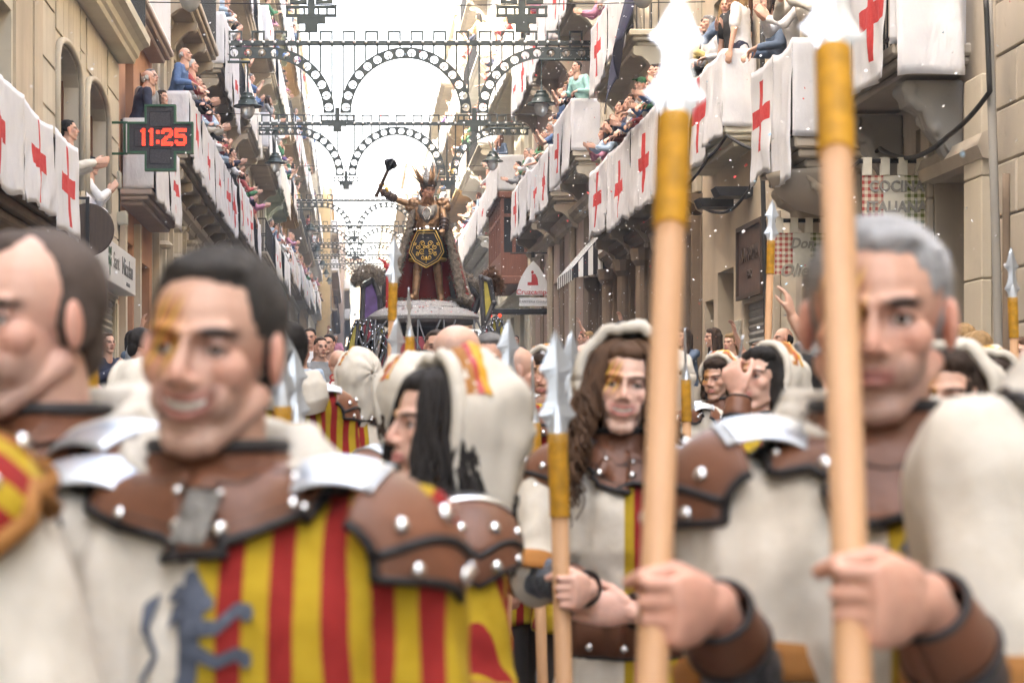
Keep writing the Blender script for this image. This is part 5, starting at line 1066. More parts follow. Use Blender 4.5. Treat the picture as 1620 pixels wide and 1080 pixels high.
for i in range(900):
    a = rr.uniform(0, 2*PI); q = rr.uniform(.2, .97); z = .25-.03*q/.58 if q < .58 else (.22-.10*(q-.58)/.1 if q < .68 else (.12-.02*(q-.68)/.12 if q < .8 else .10-.12*(q-.8)/.185)); s_ = rr.uniform(.010, .02); c = V((q*math.cos(a), -.05+q*math.sin(a), DZ+z+.012)); u = V((math.cos(i), math.sin(i), rr.uniform(-.5, .5)))*s_; w_ = V((-math.sin(i), math.cos(i), rr.uniform(-.5, .5)))*s_
    m.quad(c-u, c+w_, c+u, c-w_, 0 if rr.random() < .72 else 1)
ob('dais_confetti', m.mesh('dais_confetti', ('confetti_white', 'confetti_red'), fix=False), fl)['kind'] = 'stuff'
MB().lathe([(.55, 1.45), (.45, 1.7), (.5, DZ-.2)], (0, -.05, 0), 24).build('pedestal', 'iron', fl); MB().box((-.62, -1.02, 1.42), (.9, -.93, 1.72), 0, .02).build('crimson_front', 'crimson_panel', fl)
m = MB(); m.prism([(-.2, -.22), (.2, -.22), (.26, .1), (.16, .22), (-.16, .22), (-.26, .1)], (.78, -1.05, 1.62), (1, 0, 0), (0, 0, 1), (0, .05, 0)); m.build('fender', 'steel', fl)
def fpanel(nm, poly, y, th, mat, fmat='float_metal', edge=.045):
    p = MB().prism(poly, (0, y, 0), (1, 0, 0), (0, 0, 1), (0, th, 0)).build(nm, mat, fl); f = MB(); n = len(poly)
    for i in range(n): a, b = poly[i], poly[(i+1) % n]; f.tube([(a[0], y-.01, a[1]), (b[0], y-.01, b[1])], edge, 8); f.ell((a[0], y-.03, a[1]), .05, 8, 6)
    f.build('panel_frame', fmat, p)
P2F = lambda px, py: ((px-VX)/90-FX, CZ+(VY-py)/90-FZ)
fpanel('purple_panel', [P2F(572, 545), P2F(604, 545), P2F(600, 470), P2F(590, 445), P2F(574, 455)], -.35, .08, 'purple_panel')
fpanel('crimson_panel', [P2F(722, 480), P2F(752, 492), P2F(760, 470), P2F(738, 440), P2F(716, 446)], .3, .08, 'crimson_panel', edge=.06)
fpanel('yellow_panel', [P2F(764, 520), P2F(780, 480), P2F(773, 445), P2F(760, 440)], -.2, .08, 'yellow_panel')
fpanel('red_panel', [P2F(606, 500), P2F(625, 500), P2F(622, 440), P2F(610, 428)], .4, .06, 'crimson_panel')
def fur(nm, pts, rs, mat='fur'):
    f = MB(); f.tube(pts, rs, 12); me = union(f, .03, 2, mat); wrinkle(me, .05, 14, 2); ob(nm, me, fl)
    q = MB(); rr = random.Random(len(nm)); vv = vget(me); nn = nget(me)
    for k in range(700):
        i = rr.randrange(len(vv)); p = V(vv[i]); n_ = V(nn[i]); d = (n_+V((rr.gauss(0, .5), rr.gauss(0, .5), rr.gauss(0, .5)-.4))).normalized(); sidev = d.orthogonal().normalized()*.008; q.add([p-sidev, p+sidev, p+d*rr.uniform(.04, .09)], [(0, 1, 2)])
    ob('fur_tufts', q.mesh('fur_tufts', mat, fix=False), fl)['kind'] = 'stuff'
F3 = lambda px, py, y: V((P2F(px, py)[0], y, P2F(px, py)[1]))
fur('fur_roll', [F3(562, 452, -.4), F3(570, 438, -.4), F3(583, 430, -.35), F3(596, 436, -.35), F3(603, 450, -.3)], [.09, .12, .12, .11, .08])
fur('fur_roll', [F3(714, 438, .3), F3(730, 433, .3), F3(748, 445, .3), F3(760, 462, .3)], [.08, .09, .09, .07])
fur('bear_fur', [F3(766, 445, 0), F3(776, 434, 0), F3(786, 446, .1), F3(790, 462, .1)], [.10, .14, .12, .08], 'fur_brown')
for i, (px, py, h_, rot) in enumerate(((562, 560, .55, .1), (576, 552, .5, .15), (592, 555, .42, .25), (606, 560, .45, .4), (785, 545, .45, -.2), (770, 555, .4, -.1), (752, 560, .36, -.15))):
    c = F3(px, py, -1.02); M = Matrix.Rotation(rot, 3, 'Y'); ol = [(.14*math.sin(a)*(1-.15*math.cos(a)), h_*math.cos(a)) for a in np.linspace(0, 2*PI, 21)[:-1]]
    p = MB().prism(ol, c, M@V((1, 0, 0)), M@V((0, 0, 1)), (0, .05, 0)).build('shield', 'yellow_panel' if i % 2 == 0 else 'crimson_panel', fl); e = MB(); e.tube([c+M@V((a, -.01, b)) for a, b in ol+ol[:1]], .022, 6); e.tube([c+M@V((0, -.03, -h_)), c+M@V((0, -.04, h_))], .025, 6); e.build('shield_rim', 'float_metal', p); s_ = MB(); [s_.ell(c+M@V((a*.95, -.03, b*.95)), .014, 6, 4) for a, b in ol]; s_.build('rivets', 'stud', p)['kind'] = 'stuff'
m = MB(); rr = random.Random(8)
for i in range(16):
    x = rr.uniform(-1.25, 1.25); m.tube([(x, -1.05, .9), (x+rr.uniform(-.2, .2), -1.1, 1.5), (x+rr.uniform(-.35, .35), -1.0, 2.0)], .018, 6)
m.build('iron_scrolls', 'float_metal', fl)
m = MB(); m.tube([F3(612, 500, -.5), F3(612, 430, -.5), F3(608, 418, -.5), F3(598, 412, -.5)], [.03, .025, .03, .01], 8); m.ell(F3(614, 425, -.5), (.09, .05, .05), 10, 8); m.build('red_finial', 'sign_red', fl)

ST = thing('statue', 'armoured warrior king statue with spiked crown, raised mace and fur cape', 'statue', (1.30, 34.95, FZ+DZ+.235), R(172)); ST.scale = (1.22,)*3
pz = dict(lean=-2, pitch=12, yaw=28, handR=(.72, .12, 1.62), poleR=(.2, -.2, -1), handL=(-.26, .34, .98), poleL=(-1, -.3, -.3), dirL=(0, .8, -.5), palmL=(1, 0, 0), dirR=(.2, .2, 1), palmR=(-1, .2, 0), curl=1.2, footR=.14, footL=-.08, stance=.17)
b, J, HM = figure(pz, hero=True); HM = HM@Matrix.Scale(1.22, 4); fm_, fc_ = make_head(.006, tone=(.46, .27, .19), fat=1.05); setcol(fm_, fc_); ob('face', fm_, ST).matrix_local = HM
for s, nm in ((1, 'R'), (-1, 'L')): add_hand(b, J['wr'+nm], pz['dir'+nm], pz['palm'+nm], s, 1.25, .0, 1.1)
me = union(b, .012, 2, 'bronze'); ob('body', me, ST)
m = MB(); J['torso'](m, .03, -.05, .03); me = union(m, .016, 3, 'bronze'); wrinkle(me, .02, 18, 4); ob('cuirass', me, ST)
T = J['T']; tors = BVHTree.FromPolygons([V(p) for p in vget(me)], [list(p.vertices) for p in me.polygons])
def on_front(x, z, off=.02):
    p, n, i, d = tors.ray_cast(T((x, 1.0, z)), V((0, -1, 0))); return (p+V((0, off, 0))) if p else T((x, .15+off, z))
def relief(nm, poly, mat, off=.03, n=10):
    c = (sum(a for a, _ in poly)/len(poly), sum(b_ for _, b_ in poly)/len(poly)); m = MB(); rings = 4; vs = []
    for k in range(rings+1):
        for a, b_ in poly: vs.append(on_front(c[0]+(a-c[0])*k/rings, c[1]+(b_-c[1])*k/rings, off*(1 if k < rings else .2)+(0 if k else .004)))
    N = len(poly); fs = [(k*N+i, k*N+(i+1) % N, (k+1)*N+(i+1) % N, (k+1)*N+i) for k in range(rings) for i in range(N)]; m.add(vs, fs); return m.build(nm, mat, ST, True)
relief('breastplate', [(-.13, .43), (0, .40), (.13, .43), (.15, .33), (.10, .24), (.0, .15), (-.10, .24), (-.15, .33)], 'pewter'); relief('belly_plate', [(-.10, .06), (.10, .06), (.12, 0), (.06, -.09), (0, -.16), (-.06, -.09), (-.12, 0)], 'pewter', .045)
m = MB(); [m.tube([on_front(s*.01, .38, .05), on_front(s*.05, .34, .05), on_front(s*.06, .28, .05), on_front(s*.02, .2, .05)], .008, 6) for s in (-1, 1)]; m.build('breast_relief', 'stud', ST)
m = MB(); m.tube([T((.185*math.cos(a), .145*math.sin(a), .10)) for a in np.linspace(0, 2*PI, 25)], .028, 8); m.build('belt', 'leather_dark', ST, True); m = MB(); [m.ell(T((.2*math.cos(a), .165*math.sin(a), .10)), .017, 6, 5) for a in np.linspace(0, 2*PI, 19)]; m.ell(T((0, .18, .10)), (.05, .02, .045), 10, 8); m.build('belt_studs', 'stud', ST)
m = MB(); [m.ell(T((.04+.015*math.sin(k), .20, .06-.045*k)), .018, 8, 6) for k in range(11)]; m.build('chain', 'pewter', ST)
# armour skirt, tabard with gold scrollwork
m = MB(); m.loft([(T((0, 0, .08)), V((.17, 0, 0)), V((0, .14, 0))), (T((0, .01, -.12)), V((.25, 0, 0)), V((0, .19, 0))), (T((0, .01, -.30)), V((.29, 0, 0)), V((0, .21, 0)))], 28); m.build('armour_skirt', 'black_cloth', ST, True)
tb = [(-.13, .07), (.13, .07), (.21, -.10), (.25, -.24), (.17, -.37), (0, -.47), (-.17, -.37), (-.25, -.24), (-.21, -.10)]
fr_ = lambda a, c: T((a, .16+.055*math.cos(a*5)-.1*(c+.1)*.6, c))
m = MB(); vs = [fr_(0, -.2)]+[fr_(a, c) for a, c in tb]; n_ = len(tb); m.add(vs, [(0, 1+i, 1+(i+1) % n_) for i in range(n_)]); o = m.build('tabard', 'black_cloth', ST); solid(o, .015)
m = MB(); off = V((0, .022, 0))
for k in (1., .86): m.tube([fr_(a*k, -.2+(c+.2)*k)+off for a, c in tb+tb[:1]], .007 if k == 1 else .004, 6)
rr = random.Random(4)
for s in (-1, 1):
    for (cx_, cz_, r_, t0) in ((.055, -.12, .04, 0), (.12, -.17, .035, 2), (.06, -.23, .045, 4), (.13, -.27, .03, 1), (.045, -.32, .035, 3), (.02, -.17, .025, 5), (.17, -.12, .025, 2.5)):
        m.tube([fr_(s*(cx_+r_*(1-k/26)*math.cos(t0+k*.42)), cz_+r_*(1-k/26)*math.sin(t0+k*.42))+off for k in range(20)], .0055, 5)
m.tube([fr_(0, -.40)+off, fr_(0, -.30)+off], .007, 5); m.tube([fr_(-.04, -.35)+off, fr_(.04, -.35)+off], .007, 5); m.build('gold_scrollwork', 'gold', ST, True)
m = MB(); m.tube([T((.26*math.cos(a), .02+.19*math.sin(a), -.33)) for a in np.linspace(0, 2*PI, 29)], .022, 6); m.build('skirt_hem', 'gold', ST, True)
for s, nm in ((1, 'R'), (-1, 'L')):
    m = MB(); c = J['sh'+nm]; m.ell(c+V((s*.02, 0, .03)), (.11, .10, .09), 16, 10); m.ell(c+V((s*.06, 0, -.03)), (.085, .09, .07), 14, 8); me = union(m, .014, 1, 'bronze'); wrinkle(me, .02, 20, s); ob('pauldron', me, ST)
    m = MB(); d = (J['wr'+nm]-J['el'+nm]); m.cone(J['el'+nm]+d*.15, J['el'+nm]+d*.85, .062, .05, 14); [m.tube([J['el'+nm]+d*k+(d.orthogonal().normalized()*math.cos(a)+d.normalized().cross(d.orthogonal().normalized())*math.sin(a))*.062 for a in np.linspace(0, 2*PI, 13)], .012, 6) for k in (.2, .5, .8)]; m.build('bracer', 'leather_dark', ST, True)
    m = MB(); m.cone(J['kn'+nm], J['an'+nm], .068, .05, 14); a = J['an'+nm]; m.ell(J['kn'+nm]+V((0, .05, 0)), (.06, .045, .07), 12, 8); m.cone(a+V((0, -.02, -.03)), a+V((s*.03, .18, -.045)), .055, .04, 12); [m.ell(a+V((s*.03, .1+.03*k, -.02)), (.05, .012, .035), 8, 6) for k in range(3)]; me = union(m, .012, 1, 'bronze'); ob('boot', me, ST)
def cape(u, v):
    a = R(-120+240*u); w_ = .20+.33*v; dp = .14+.20*v; f = .035*math.sin(u*34)*v
    q = T((0, -.05, .47)) if False else V((0, -.05, 1.40*(1-v)+.03*v)); return tuple(q+V(((w_+f)*math.sin(a)*1.12, -(dp+f)*math.cos(a)*1.1-.02, .05*(1-v)*math.cos(a*1.0))))
m = MB(); m.grid(cape, 46, 18); o = ob('cape', m.mesh('cape', 'red_cape', True, fix=False), ST); solid(o, .02)
m = MB(); m.grid(lambda u, v: tuple(V(cape(u, v))*1.0+V((0, -.045, .01))+V((cape(u, v)[0]*.06, 0, 0))), 46, 18); o = ob('cape_fur_back', m.mesh('cape_fur_back', 'fur', True, fix=False), ST)
q = MB()
for u in (0, 1): q.tube([cape(u, k/14) for k in range(15)], [.05+.02*k/14 for k in range(15)], 8)
q.tube([cape(k/30, .02) for k in range(31)], .07, 8); q.tube([cape(k/30, 1) for k in range(31)], .06, 8); me = union(q, .022, 1, 'fur'); wrinkle(me, .035, 22, 3); ob('fur_trim', me, ST)
q = MB(); rr = random.Random(3); vv = vget(me); nn = nget(me)
for k in range(2600):
    i = rr.randrange(len(vv)); p = V(vv[i]); d = (V(nn[i])+V((rr.gauss(0, .5), rr.gauss(0, .5), rr.gauss(0, .5)-.5))).normalized(); sv = d.orthogonal().normalized()*.006; q.add([p-sv, p+sv, p+d*rr.uniform(.03, .06)], [(0, 1, 2)])
ob('fur_tufts', q.mesh('fur_tufts', 'fur', fix=False), ST)['kind'] = 'stuff'
# helmet crown with spikes
m = MB(); m.ell((0, -.026, .052), (.092, .106, .092), 18, 12); m.ell((0, -.05, -.04), (.088, .075, .085), 14, 10); m.tube([(.088*math.sin(a), .075*math.cos(a)+.0, .062) for a in np.linspace(-1.9, 1.9, 17)], .017, 8)
hm_ = MB(); hm_.add([HM@V(p) for p in m.v], m.f); me = union(hm_, .009, 1, 'pewter'); ob('helmet', me, ST)
for k in range(11):
    a = R(-150+30*k); d = V((math.sin(a), -math.cos(a)*.0+math.cos(a), 0)); L = .13+.07*(1 if k % 2 else 0)+.06*(1 if abs(a) > 1.6 else 0); p = V((d.x*.09, d.y*.105-.01, .07)); e = p+V((d.x*.10, d.y*.09-.17, L)); tmp = MB(); tmp.loft([(HM@p, HM.to_3x3()@V((d.y*.05, -d.x*.05, 0)), HM.to_3x3()@(V((0, 0, 1)).cross(V((d.y, -d.x, 0)))*.012)), (HM@(p.lerp(e, .5)+V((0, .01, 0))), HM.to_3x3()@V((d.y*.024, -d.x*.024, 0)), HM.to_3x3()@(V((0, 0, 1)).cross(V((d.y, -d.x, 0)))*.009)), (HM@e, V((.002, 0, 0)), V((0, .002, 0)))], 8); tmp.build('crown_spike', 'bronze' if k % 2 else 'pewter', ST, True)
m = MB(); [m.cone(HM@V((s*.03, .06, -.10)), HM@V((s*.06+s*.03*k, .12-.02*k, -.20-.02*k)), .035, .006, 8) for s in (-1, 1) for k in range(3)]; m.cone(HM@V((0, .07, -.10)), HM@V((0, .13, -.24)), .04, .006, 8); me = union(m, .01, 1, 'fur_brown'); ob('beard', me, ST)
# mace
g0 = J['wr' 'R']+V((.0, .03, .07)); d = V((-.42, .05, .9)).normalized()
mc = thing('mace', 'dark flanged mace raised in the statue hand', 'mace', (0, 0, 0)); MW = Matrix.Translation(ST.location)@Matrix.Rotation(R(172), 4, 'Z')@Matrix.Scale(1.22, 4)
g0w, dw = MW@g0, (MW.to_3x3()@d).normalized(); MB().tube([g0w-dw*.18, g0w+dw*.30], .03, 8).lathe([(.0, -.03), (.035, -.02), (.035, .02), (0, .03)], g0w-dw*.19, 10, ax=dw).build('handle', 'leather_dark', mc); m = MB(); c = g0w+dw*.40; m.ell(c, .055, 12, 8); m.lathe([(.02, -.12), (.05, -.09), (.05, -.07), (.02, -.05)], c, 12, ax=dw)
Q = dw.to_track_quat('Z', 'Y').to_matrix()
for k in range(7): e = Q@V((math.cos(k*.9), math.sin(k*.9), 0)); m.prism([(.03, -.09), (.11, -.02), (.13, .03), (.085, .08), (.03, .11)], c-e.cross(dw)*.008, e, dw, e.cross(dw)*.016)
m.cone(c, c+dw*.17, .03, .004, 8); m.build('head', 'iron', mc); m = MB(); m.ell(g0w-dw*.05+V((.12, 0, -.03)), (.04, .02, .06), 8, 6); m.tube([g0w, g0w+V((.12, 0, 0))], .012, 6); m.build('tassel', 'gold', mc)
# ------------------------------------------------------------------ spears
TIPP = [(0, .48), (.10, .62), (.17, 1.0), (.22, .80), (.30, .60), (.40, .47), (.50, .46), (.565, .62), (.61, .93), (.66, .74), (.74, .55), (.84, .38), (.93, .20), (1., .02)]
def spear_meshes(L=2.2):
    t = MB(); W, H = .044, .232; n = len(TIPP); vs = []
    for a, w_ in TIPP: x = W*w_; vs += [(-x, 0, a*H), (0, -.0085*(1-.55*a), a*H), (x, 0, a*H), (0, .0085*(1-.55*a), a*H)]
    t.add(vs, [(4*i+j, 4*i+(j+1) % 4, 4*i+4+(j+1) % 4, 4*i+4+j) for i in range(n-1) for j in range(4)]+[(3, 2, 1, 0), tuple(4*(n-1)+j for j in range(4))])
    t.lathe([(.021, -.02), (.0215, .0), (.016, .03), (.008, .06)], (0, 0, 0), 12)
    c = MB(); pr = []
    for i in range(30): z = -.19+.19*i/30; pr += [(.0205, z), (.0238, z+.0022), (.0238, z+.0042)]
    c.lathe(pr, (0, 0, 0), 16)
    s = MB(); s.lathe([(.0198, -L), (.0198, -L*.5), (.0198, -.175)], (0, 0, 0), 16)
    return t.mesh('tip', 'steel_bright'), c.mesh('cord_wrap', 'cord_orange', True), s.mesh('shaft', 'shaft_wood', True)
SPM = spear_meshes()
def spear(px, py, Y, label, low=None, twist=0., Yb=None, scale=1.0, py_is_base=True):
    """(px, py): where the blade meets the cord; low: a second point lower on the shaft"""
    a = at(px, py, Y); b = at(*(low or (px, py+200)), Yb or Y); d = (a-b).normalized(); r = thing('spear', label, 'spear', a, 0, 'spears carried by the marchers')
    z = d; x = V((math.cos(twist), math.sin(twist), 0)); y = z.cross(x).normalized(); x = y.cross(z); M = Matrix((x, y, z)).transposed().to_4x4(); r.rotation_euler = M.to_euler(); r.scale = (scale,)*3
    for nm, me in zip(('tip', 'cord_wrap', 'shaft'), SPM): ob(nm, me, r)
    return a, d
# ------------------------------------------------------------------ costume pieces
def fuzz(me, n, ln, rnd, mat='hair', lean=(0, 0, 0), wid=.0012):
    v = vget(me); nn = nget(me); q = MB()
    for k in range(n):
        i = rnd.randrange(len(v)); p = V(v[i]); d = (V(nn[i])+V(lean)+V((rnd.gauss(0, .35), rnd.gauss(0, .35), rnd.gauss(0, .35)))).normalized(); s = d.orthogonal().normalized()*wid; q.add([p-s-d*.003, p+s-d*.003, p+d*ln*rnd.uniform(.5, 1.2)], [(0, 1, 2)])
    return q
def strands(n, length, curl, rnd, r=.0055, fem_cap=True, spread=.09, front=True):
    """locks of long hair in head coordinates"""
    q = MB()
    for k in range(n):
        a = rnd.uniform(-2.55, 2.55); up = rnd.uniform(0, 1)             # 0 = front, +-pi = back; keep the face free
        az = a+(PI if False else 0); dx, dy = math.sin(az), -math.cos(az)   # a = 0 is the back of the head
        r0 = .075-.055*up; p0 = V((dx*r0, dy*(r0+.015)-.015, .045+.085*up)); L = length*rnd.uniform(.75, 1.1); ph = rnd.uniform(0, 6.3); fr = rnd.uniform(.8, 1.25); P = []; rr_ = []
        ra, rb = rnd.random(), rnd.uniform(.55, 1.05)
        ns = 46 if curl > .01 else 24
        for i in range(ns+1):
            t = i/ns; fall = max(0, t-.12); R_ = .086+.016*ra+spread*min(1, fall*1.6)*rb
            e = min(1, t/.16); x = p0.x*(1-e)+dx*R_*e; y = p0.y*(1-e)+(dy*R_*1.05-.02)*e; z = .035+.094*math.sqrt(max(0, 1-min(1, math.hypot(x, y+.018)/.112)**2))-L*max(0, t-.10)
            c = curl*min(1, t*3); P.append((x+c*math.cos(ph+t*26*fr), y+c*math.sin(ph+t*26*fr), z+c*.5*math.sin(ph*2+t*20))); rr_.append(r*(1.15-t*.75))
        q.tube(P, rr_, 5)
    return q
def tube_band(P, wid, th, mat, name, parent): MB().tube(P, wid, 6).build(name, mat, parent, True)
def march_on(bvh, p0, d0, steps, ds, off):
    p = V(p0); t = V(d0).normalized(); out = []
    for i in range(steps):
        q, n, _, _ = bvh.find_nearest(p+t*ds)
        if q is None: break
        if (q-p).length > 1e-5: t = ((q-p).normalized()*.8+t*.2).normalized()
        p = q; out.append((q+n*off, n, t.copy()))
    return out
STUDM = []
def stud_part(parent, p, n, r):
    if not STUDM: q = MB(); stud(q, (0, 0, 0), (0, 0, 1), 1.0); STUDM.append(q.mesh('stud', 'stud', True))
    o = ob('stud', STUDM[0], parent, p, V(n).normalized().to_track_quat('Z', 'Y').to_euler(), None, r)
def stud(m, p, n, r=.011):
    n = V(n).normalized(); m.lathe([(r, 0), (r*.92, r*.35), (r*.65, r*.68), (r*.25, r*.85), (.0, r*.88)], p, 10, 0, n)
STUDY = {}
def costume(root, J, bvh, det=1, seed=1, hood_down=True, plate=True, cap_mat='steel_bright', yoke=True, pads=(1, -1), ysc=1.0, ymat='leather'):
    N = J['N']; rnd = random.Random(seed); nth = 72 if det else 36; S_ = 11
    if yoke:
        rows = []
        for k in range(nth):
            a = 2*PI*k/nth; dr = V((math.sin(a), math.cos(a), 0)); c = math.cos(a)      # a = 0 is the front
            st = N+V((dr.x*.078, dr.y*.073, .03)); L = (.062+.02*abs(math.cos(a*2.5))+(.045*max(0, c)**6 if c > 0 else .02)+.012*abs(math.sin(a)))*ysc
            q = march_on(bvh, st, dr+V((0, 0, -.3)), S_, L/S_, .011+.006*det); rows.append([st+V((0, 0, .004))]+[p[0] for p in q]+[q[-1][0]]*(S_-len(q))); 
        m = MB(); K = S_+1; m.add([p for r_ in rows for p in r_], [(k*K+i, k*K+i+1, ((k+1) % nth)*K+i+1, ((k+1) % nth)*K+i) for k in range(nth) for i in range(S_)]); o = ob('leather_yoke' if ymat == 'leather' else 'cloth_yoke', m.mesh('leather_yoke', ymat, True), root); setrest(o.data, np.array([[2*PI*(k//K)/nth*.16, 0, 0] for k in range(nth*K)])) if ymat != 'leather' else None; solid(o, .007)
        (MB().tube([r_[-1] for r_ in rows]+[rows[0][-1]], .011, 8).build('yoke_band', 'orange_band', o, True) if ymat != 'leather' else None); MB().tube([r_[-1] for r_ in rows]+[rows[0][-1]], .0072, 6).tube([r_[0]+V((0, 0, .004)) for r_ in rows]+[rows[0][0]+V((0, 0, .004))], .0095, 6).build('yoke_trim', 'trim_black', o, True)
        if ymat == 'leather': MB().tube([r_[4]+(r_[4]-N)*.03 for r_ in rows]+[rows[0][4]+(rows[0][4]-N)*.03], .0028, 5).tube([r_[9]+(r_[9]-N)*.02 for r_ in rows]+[rows[0][9]+(rows[0][9]-N)*.02], .0022, 5).build('yoke_seam', 'leather_dark', o, True)
        sm = MB()
        for k in range(0, nth, nth//18):
            r_ = rows[k]; i = S_-2; n = (r_[i]-N); n = V((n.x, n.y, .35*n.length)).normalized(); (stud_part(o, r_[i]+n*.003, n, rnd.choice((.009, .0115, .008))) if k != 0 and det else None)
            if not det and k: stud(sm, r_[i]+n*.003, n, .010)
            if det and k % 8 == 4: stud_part(o, r_[5]+n*.004, n, .0065)
        if sm.f: sm.build('yoke_studs', 'stud', o, True)['kind'] = 'stuff'
        if plate:
            r_ = rows[0]; p = r_[7]; u = (rows[4][7]-rows[-4][7]).normalized(); v_ = (r_[5]-r_[10]).normalized(); nn = u.cross(v_).normalized(); nn = nn if nn.y > 0 else -nn
            MB().prism([(-.019, -.032), (.019, -.032), (.019, .032), (-.019, .032)], p+nn*.004, u, v_, nn*.004).build('metal_plate', 'pewter', o)
    for s in pads:
        nm = 'R' if s > 0 else 'L'; c = J['sh'+nm]+V((-s*.035, 0, -.015)); arm = (J['el'+nm]-J['sh'+nm]).normalized(); 
        def surf(al, be, rx, ry, rz): al += R(9); return c+V((s*rx*math.sin(al)*math.cos(be), ry*math.sin(be), rz*math.cos(al)*math.cos(be*.9)))
        layers = [(.138, .104, .105, R(60), R(112), 'leather'), (.130, .107, .112, R(5), R(80), 'leather')]
        pad = None
        for li, (rx, ry, rz, a0, a1, mt) in enumerate(layers):
            nu, nv = 22, 9; edge = []
            def f(u, v):
                be = R(-72+144*u); am = a1-R(13)*abs(math.sin(u*PI*2.0))-R(10)*abs(2*u-1)**2; al = a0+(am-a0)*v; return surf(al, be, rx*(1+.10*v*v), ry, rz)
            m = MB(); m.grid(lambda u, v: tuple(f(u, v)), nu, nv); o = ob('pauldron_plate', m.mesh('pauldron_plate', mt, True, fix=False), root); solid(o, .007)
            MB().tube([f(0, k/6) for k in range(7)]+[f(k/30, 1) for k in range(31)]+[f(1, 1-k/6) for k in range(7)], .0068, 6).build('pauldron_trim', 'trim_black', o, True)
            sm = MB()
            for u in (.14, .38, .62, .86):
                p = f(u, .72); n = (p-c).normalized(); rs_ = .0135 if u in (.38, .62) else .0105
                if det: stud_part(o, p+n*.004, n, rs_)
                else: stud(sm, p+n*.004, n, rs_)
            if sm.f: sm.build('pauldron_studs', 'stud', o, True)['kind'] = 'stuff'
        m = MB(); m.grid(lambda u, v: tuple(surf(R(-44+60*v), R(-44+88*u), .132+.02*v, .120, .128)+V((-s*.01, 0, -.008))), 18, 9); o = ob('steel_cap', m.mesh('steel_cap', cap_mat, True, fix=False), root); solid(o, .004)
        ed = [surf(R(16), R(-44+88*k/20), .152, .120, .128)+V((-s*.01, 0, -.008)) for k in range(21)]; MB().tube(ed, .004, 6).build('cap_rim', cap_mat, o, True)
    if hood_down:
        CP = [(.082, .030), (.100, .072), (.140, .078), (.178, .030), (.185, -.035), (.165, -.085)]
        def cowl(u, v):
            a = R(38+284*u); bk = max(0, -math.cos(a)); t = v*(len(CP)-1); i = min(int(t), len(CP)-2); w_ = t-i; w_ = w_*w_*(3-2*w_)
            r_ = CP[i][0]*(1-w_)+CP[i+1][0]*w_; z_ = CP[i][1]*(1-w_)+CP[i+1][1]*w_; e = min(1, min(u, 1-u)*7)
            r_ = .082+(r_-.082)*(.30+.70*bk)*(.35+.65*e); z_ = z_*(.35+.65*bk)*e
            f = .020*mnoise.noise(V((u*9, v*1.6, seed)))+.010*mnoise.noise(V((u*24, v*3.5, seed+5)))
            return tuple(N+V((math.sin(a)*(r_+f)*1.02, math.cos(a)*(r_+f)*.98-.012, z_+f*.8-.010)))
        m = MB(); m.grid(cowl, 70, 22); o = ob('hood', m.mesh('hood', 'linen', True, fix=False), root); solid(o, .011)
        MB().tube([cowl(k/60, 1) for k in range(61)], .007, 6).build('hood_hem', 'linen', o, True)
def hood_up(root, HM, J, seed=1, bands=True, back=0., hs=1.0):
    rnd = random.Random(seed); H3 = HM.to_3x3()
    def f(u, v):
        az = 2*PI*u; ga = R(68+108*v); x, z, y = math.sin(ga)*math.cos(az), math.sin(ga)*math.sin(az), math.cos(ga)
        k = 1+.025*math.sin(az*7+v*5)+.11*mnoise.noise(V((x*2.6, y*2.6, z*1.2+seed)))+.05*mnoise.noise(V((x*7, y*7, z*2.5+seed)))
        p = V((x*.112*k*hs, y*.138*k*hs-.022-back, z*.140*k*hs+.012))
        if p.z < -.05: q = (-.05-p.z); p.z -= q*2.0; p.x *= 1+q*7.5; p.y = p.y*(1-q*2)-q*.35
        return tuple(HM@p)
    m = MB(); m.grid(f, 48, 20); o = ob('hood', m.mesh('hood', 'linen', True, fix=False), root); solid(o, .012)
    rim = [V(f(k/48, 0)) for k in range(49)]; MB().tube(rim, .015, 8).build('hood_rim', 'linen', o, True); q = fuzz(o.data, 1200, .006, rnd); ob('hood_fray', q.mesh('hood_fray', 'linen', fix=False), o)
    if bands:
        for i, (v0, v1, mt) in enumerate(((.05, .13, 'orange_band'), (.13, .17, 'sign_red'), (.17, .24, 'cord_orange'))):
            m = MB(); m.grid(lambda u, v: tuple((V(f(.06+.38*u, v0+(v1-v0)*v))-HM.translation)*1.055+HM.translation), 30, 4); b = ob('hood_band', m.mesh('hood_band', mt, True, fix=False), o)
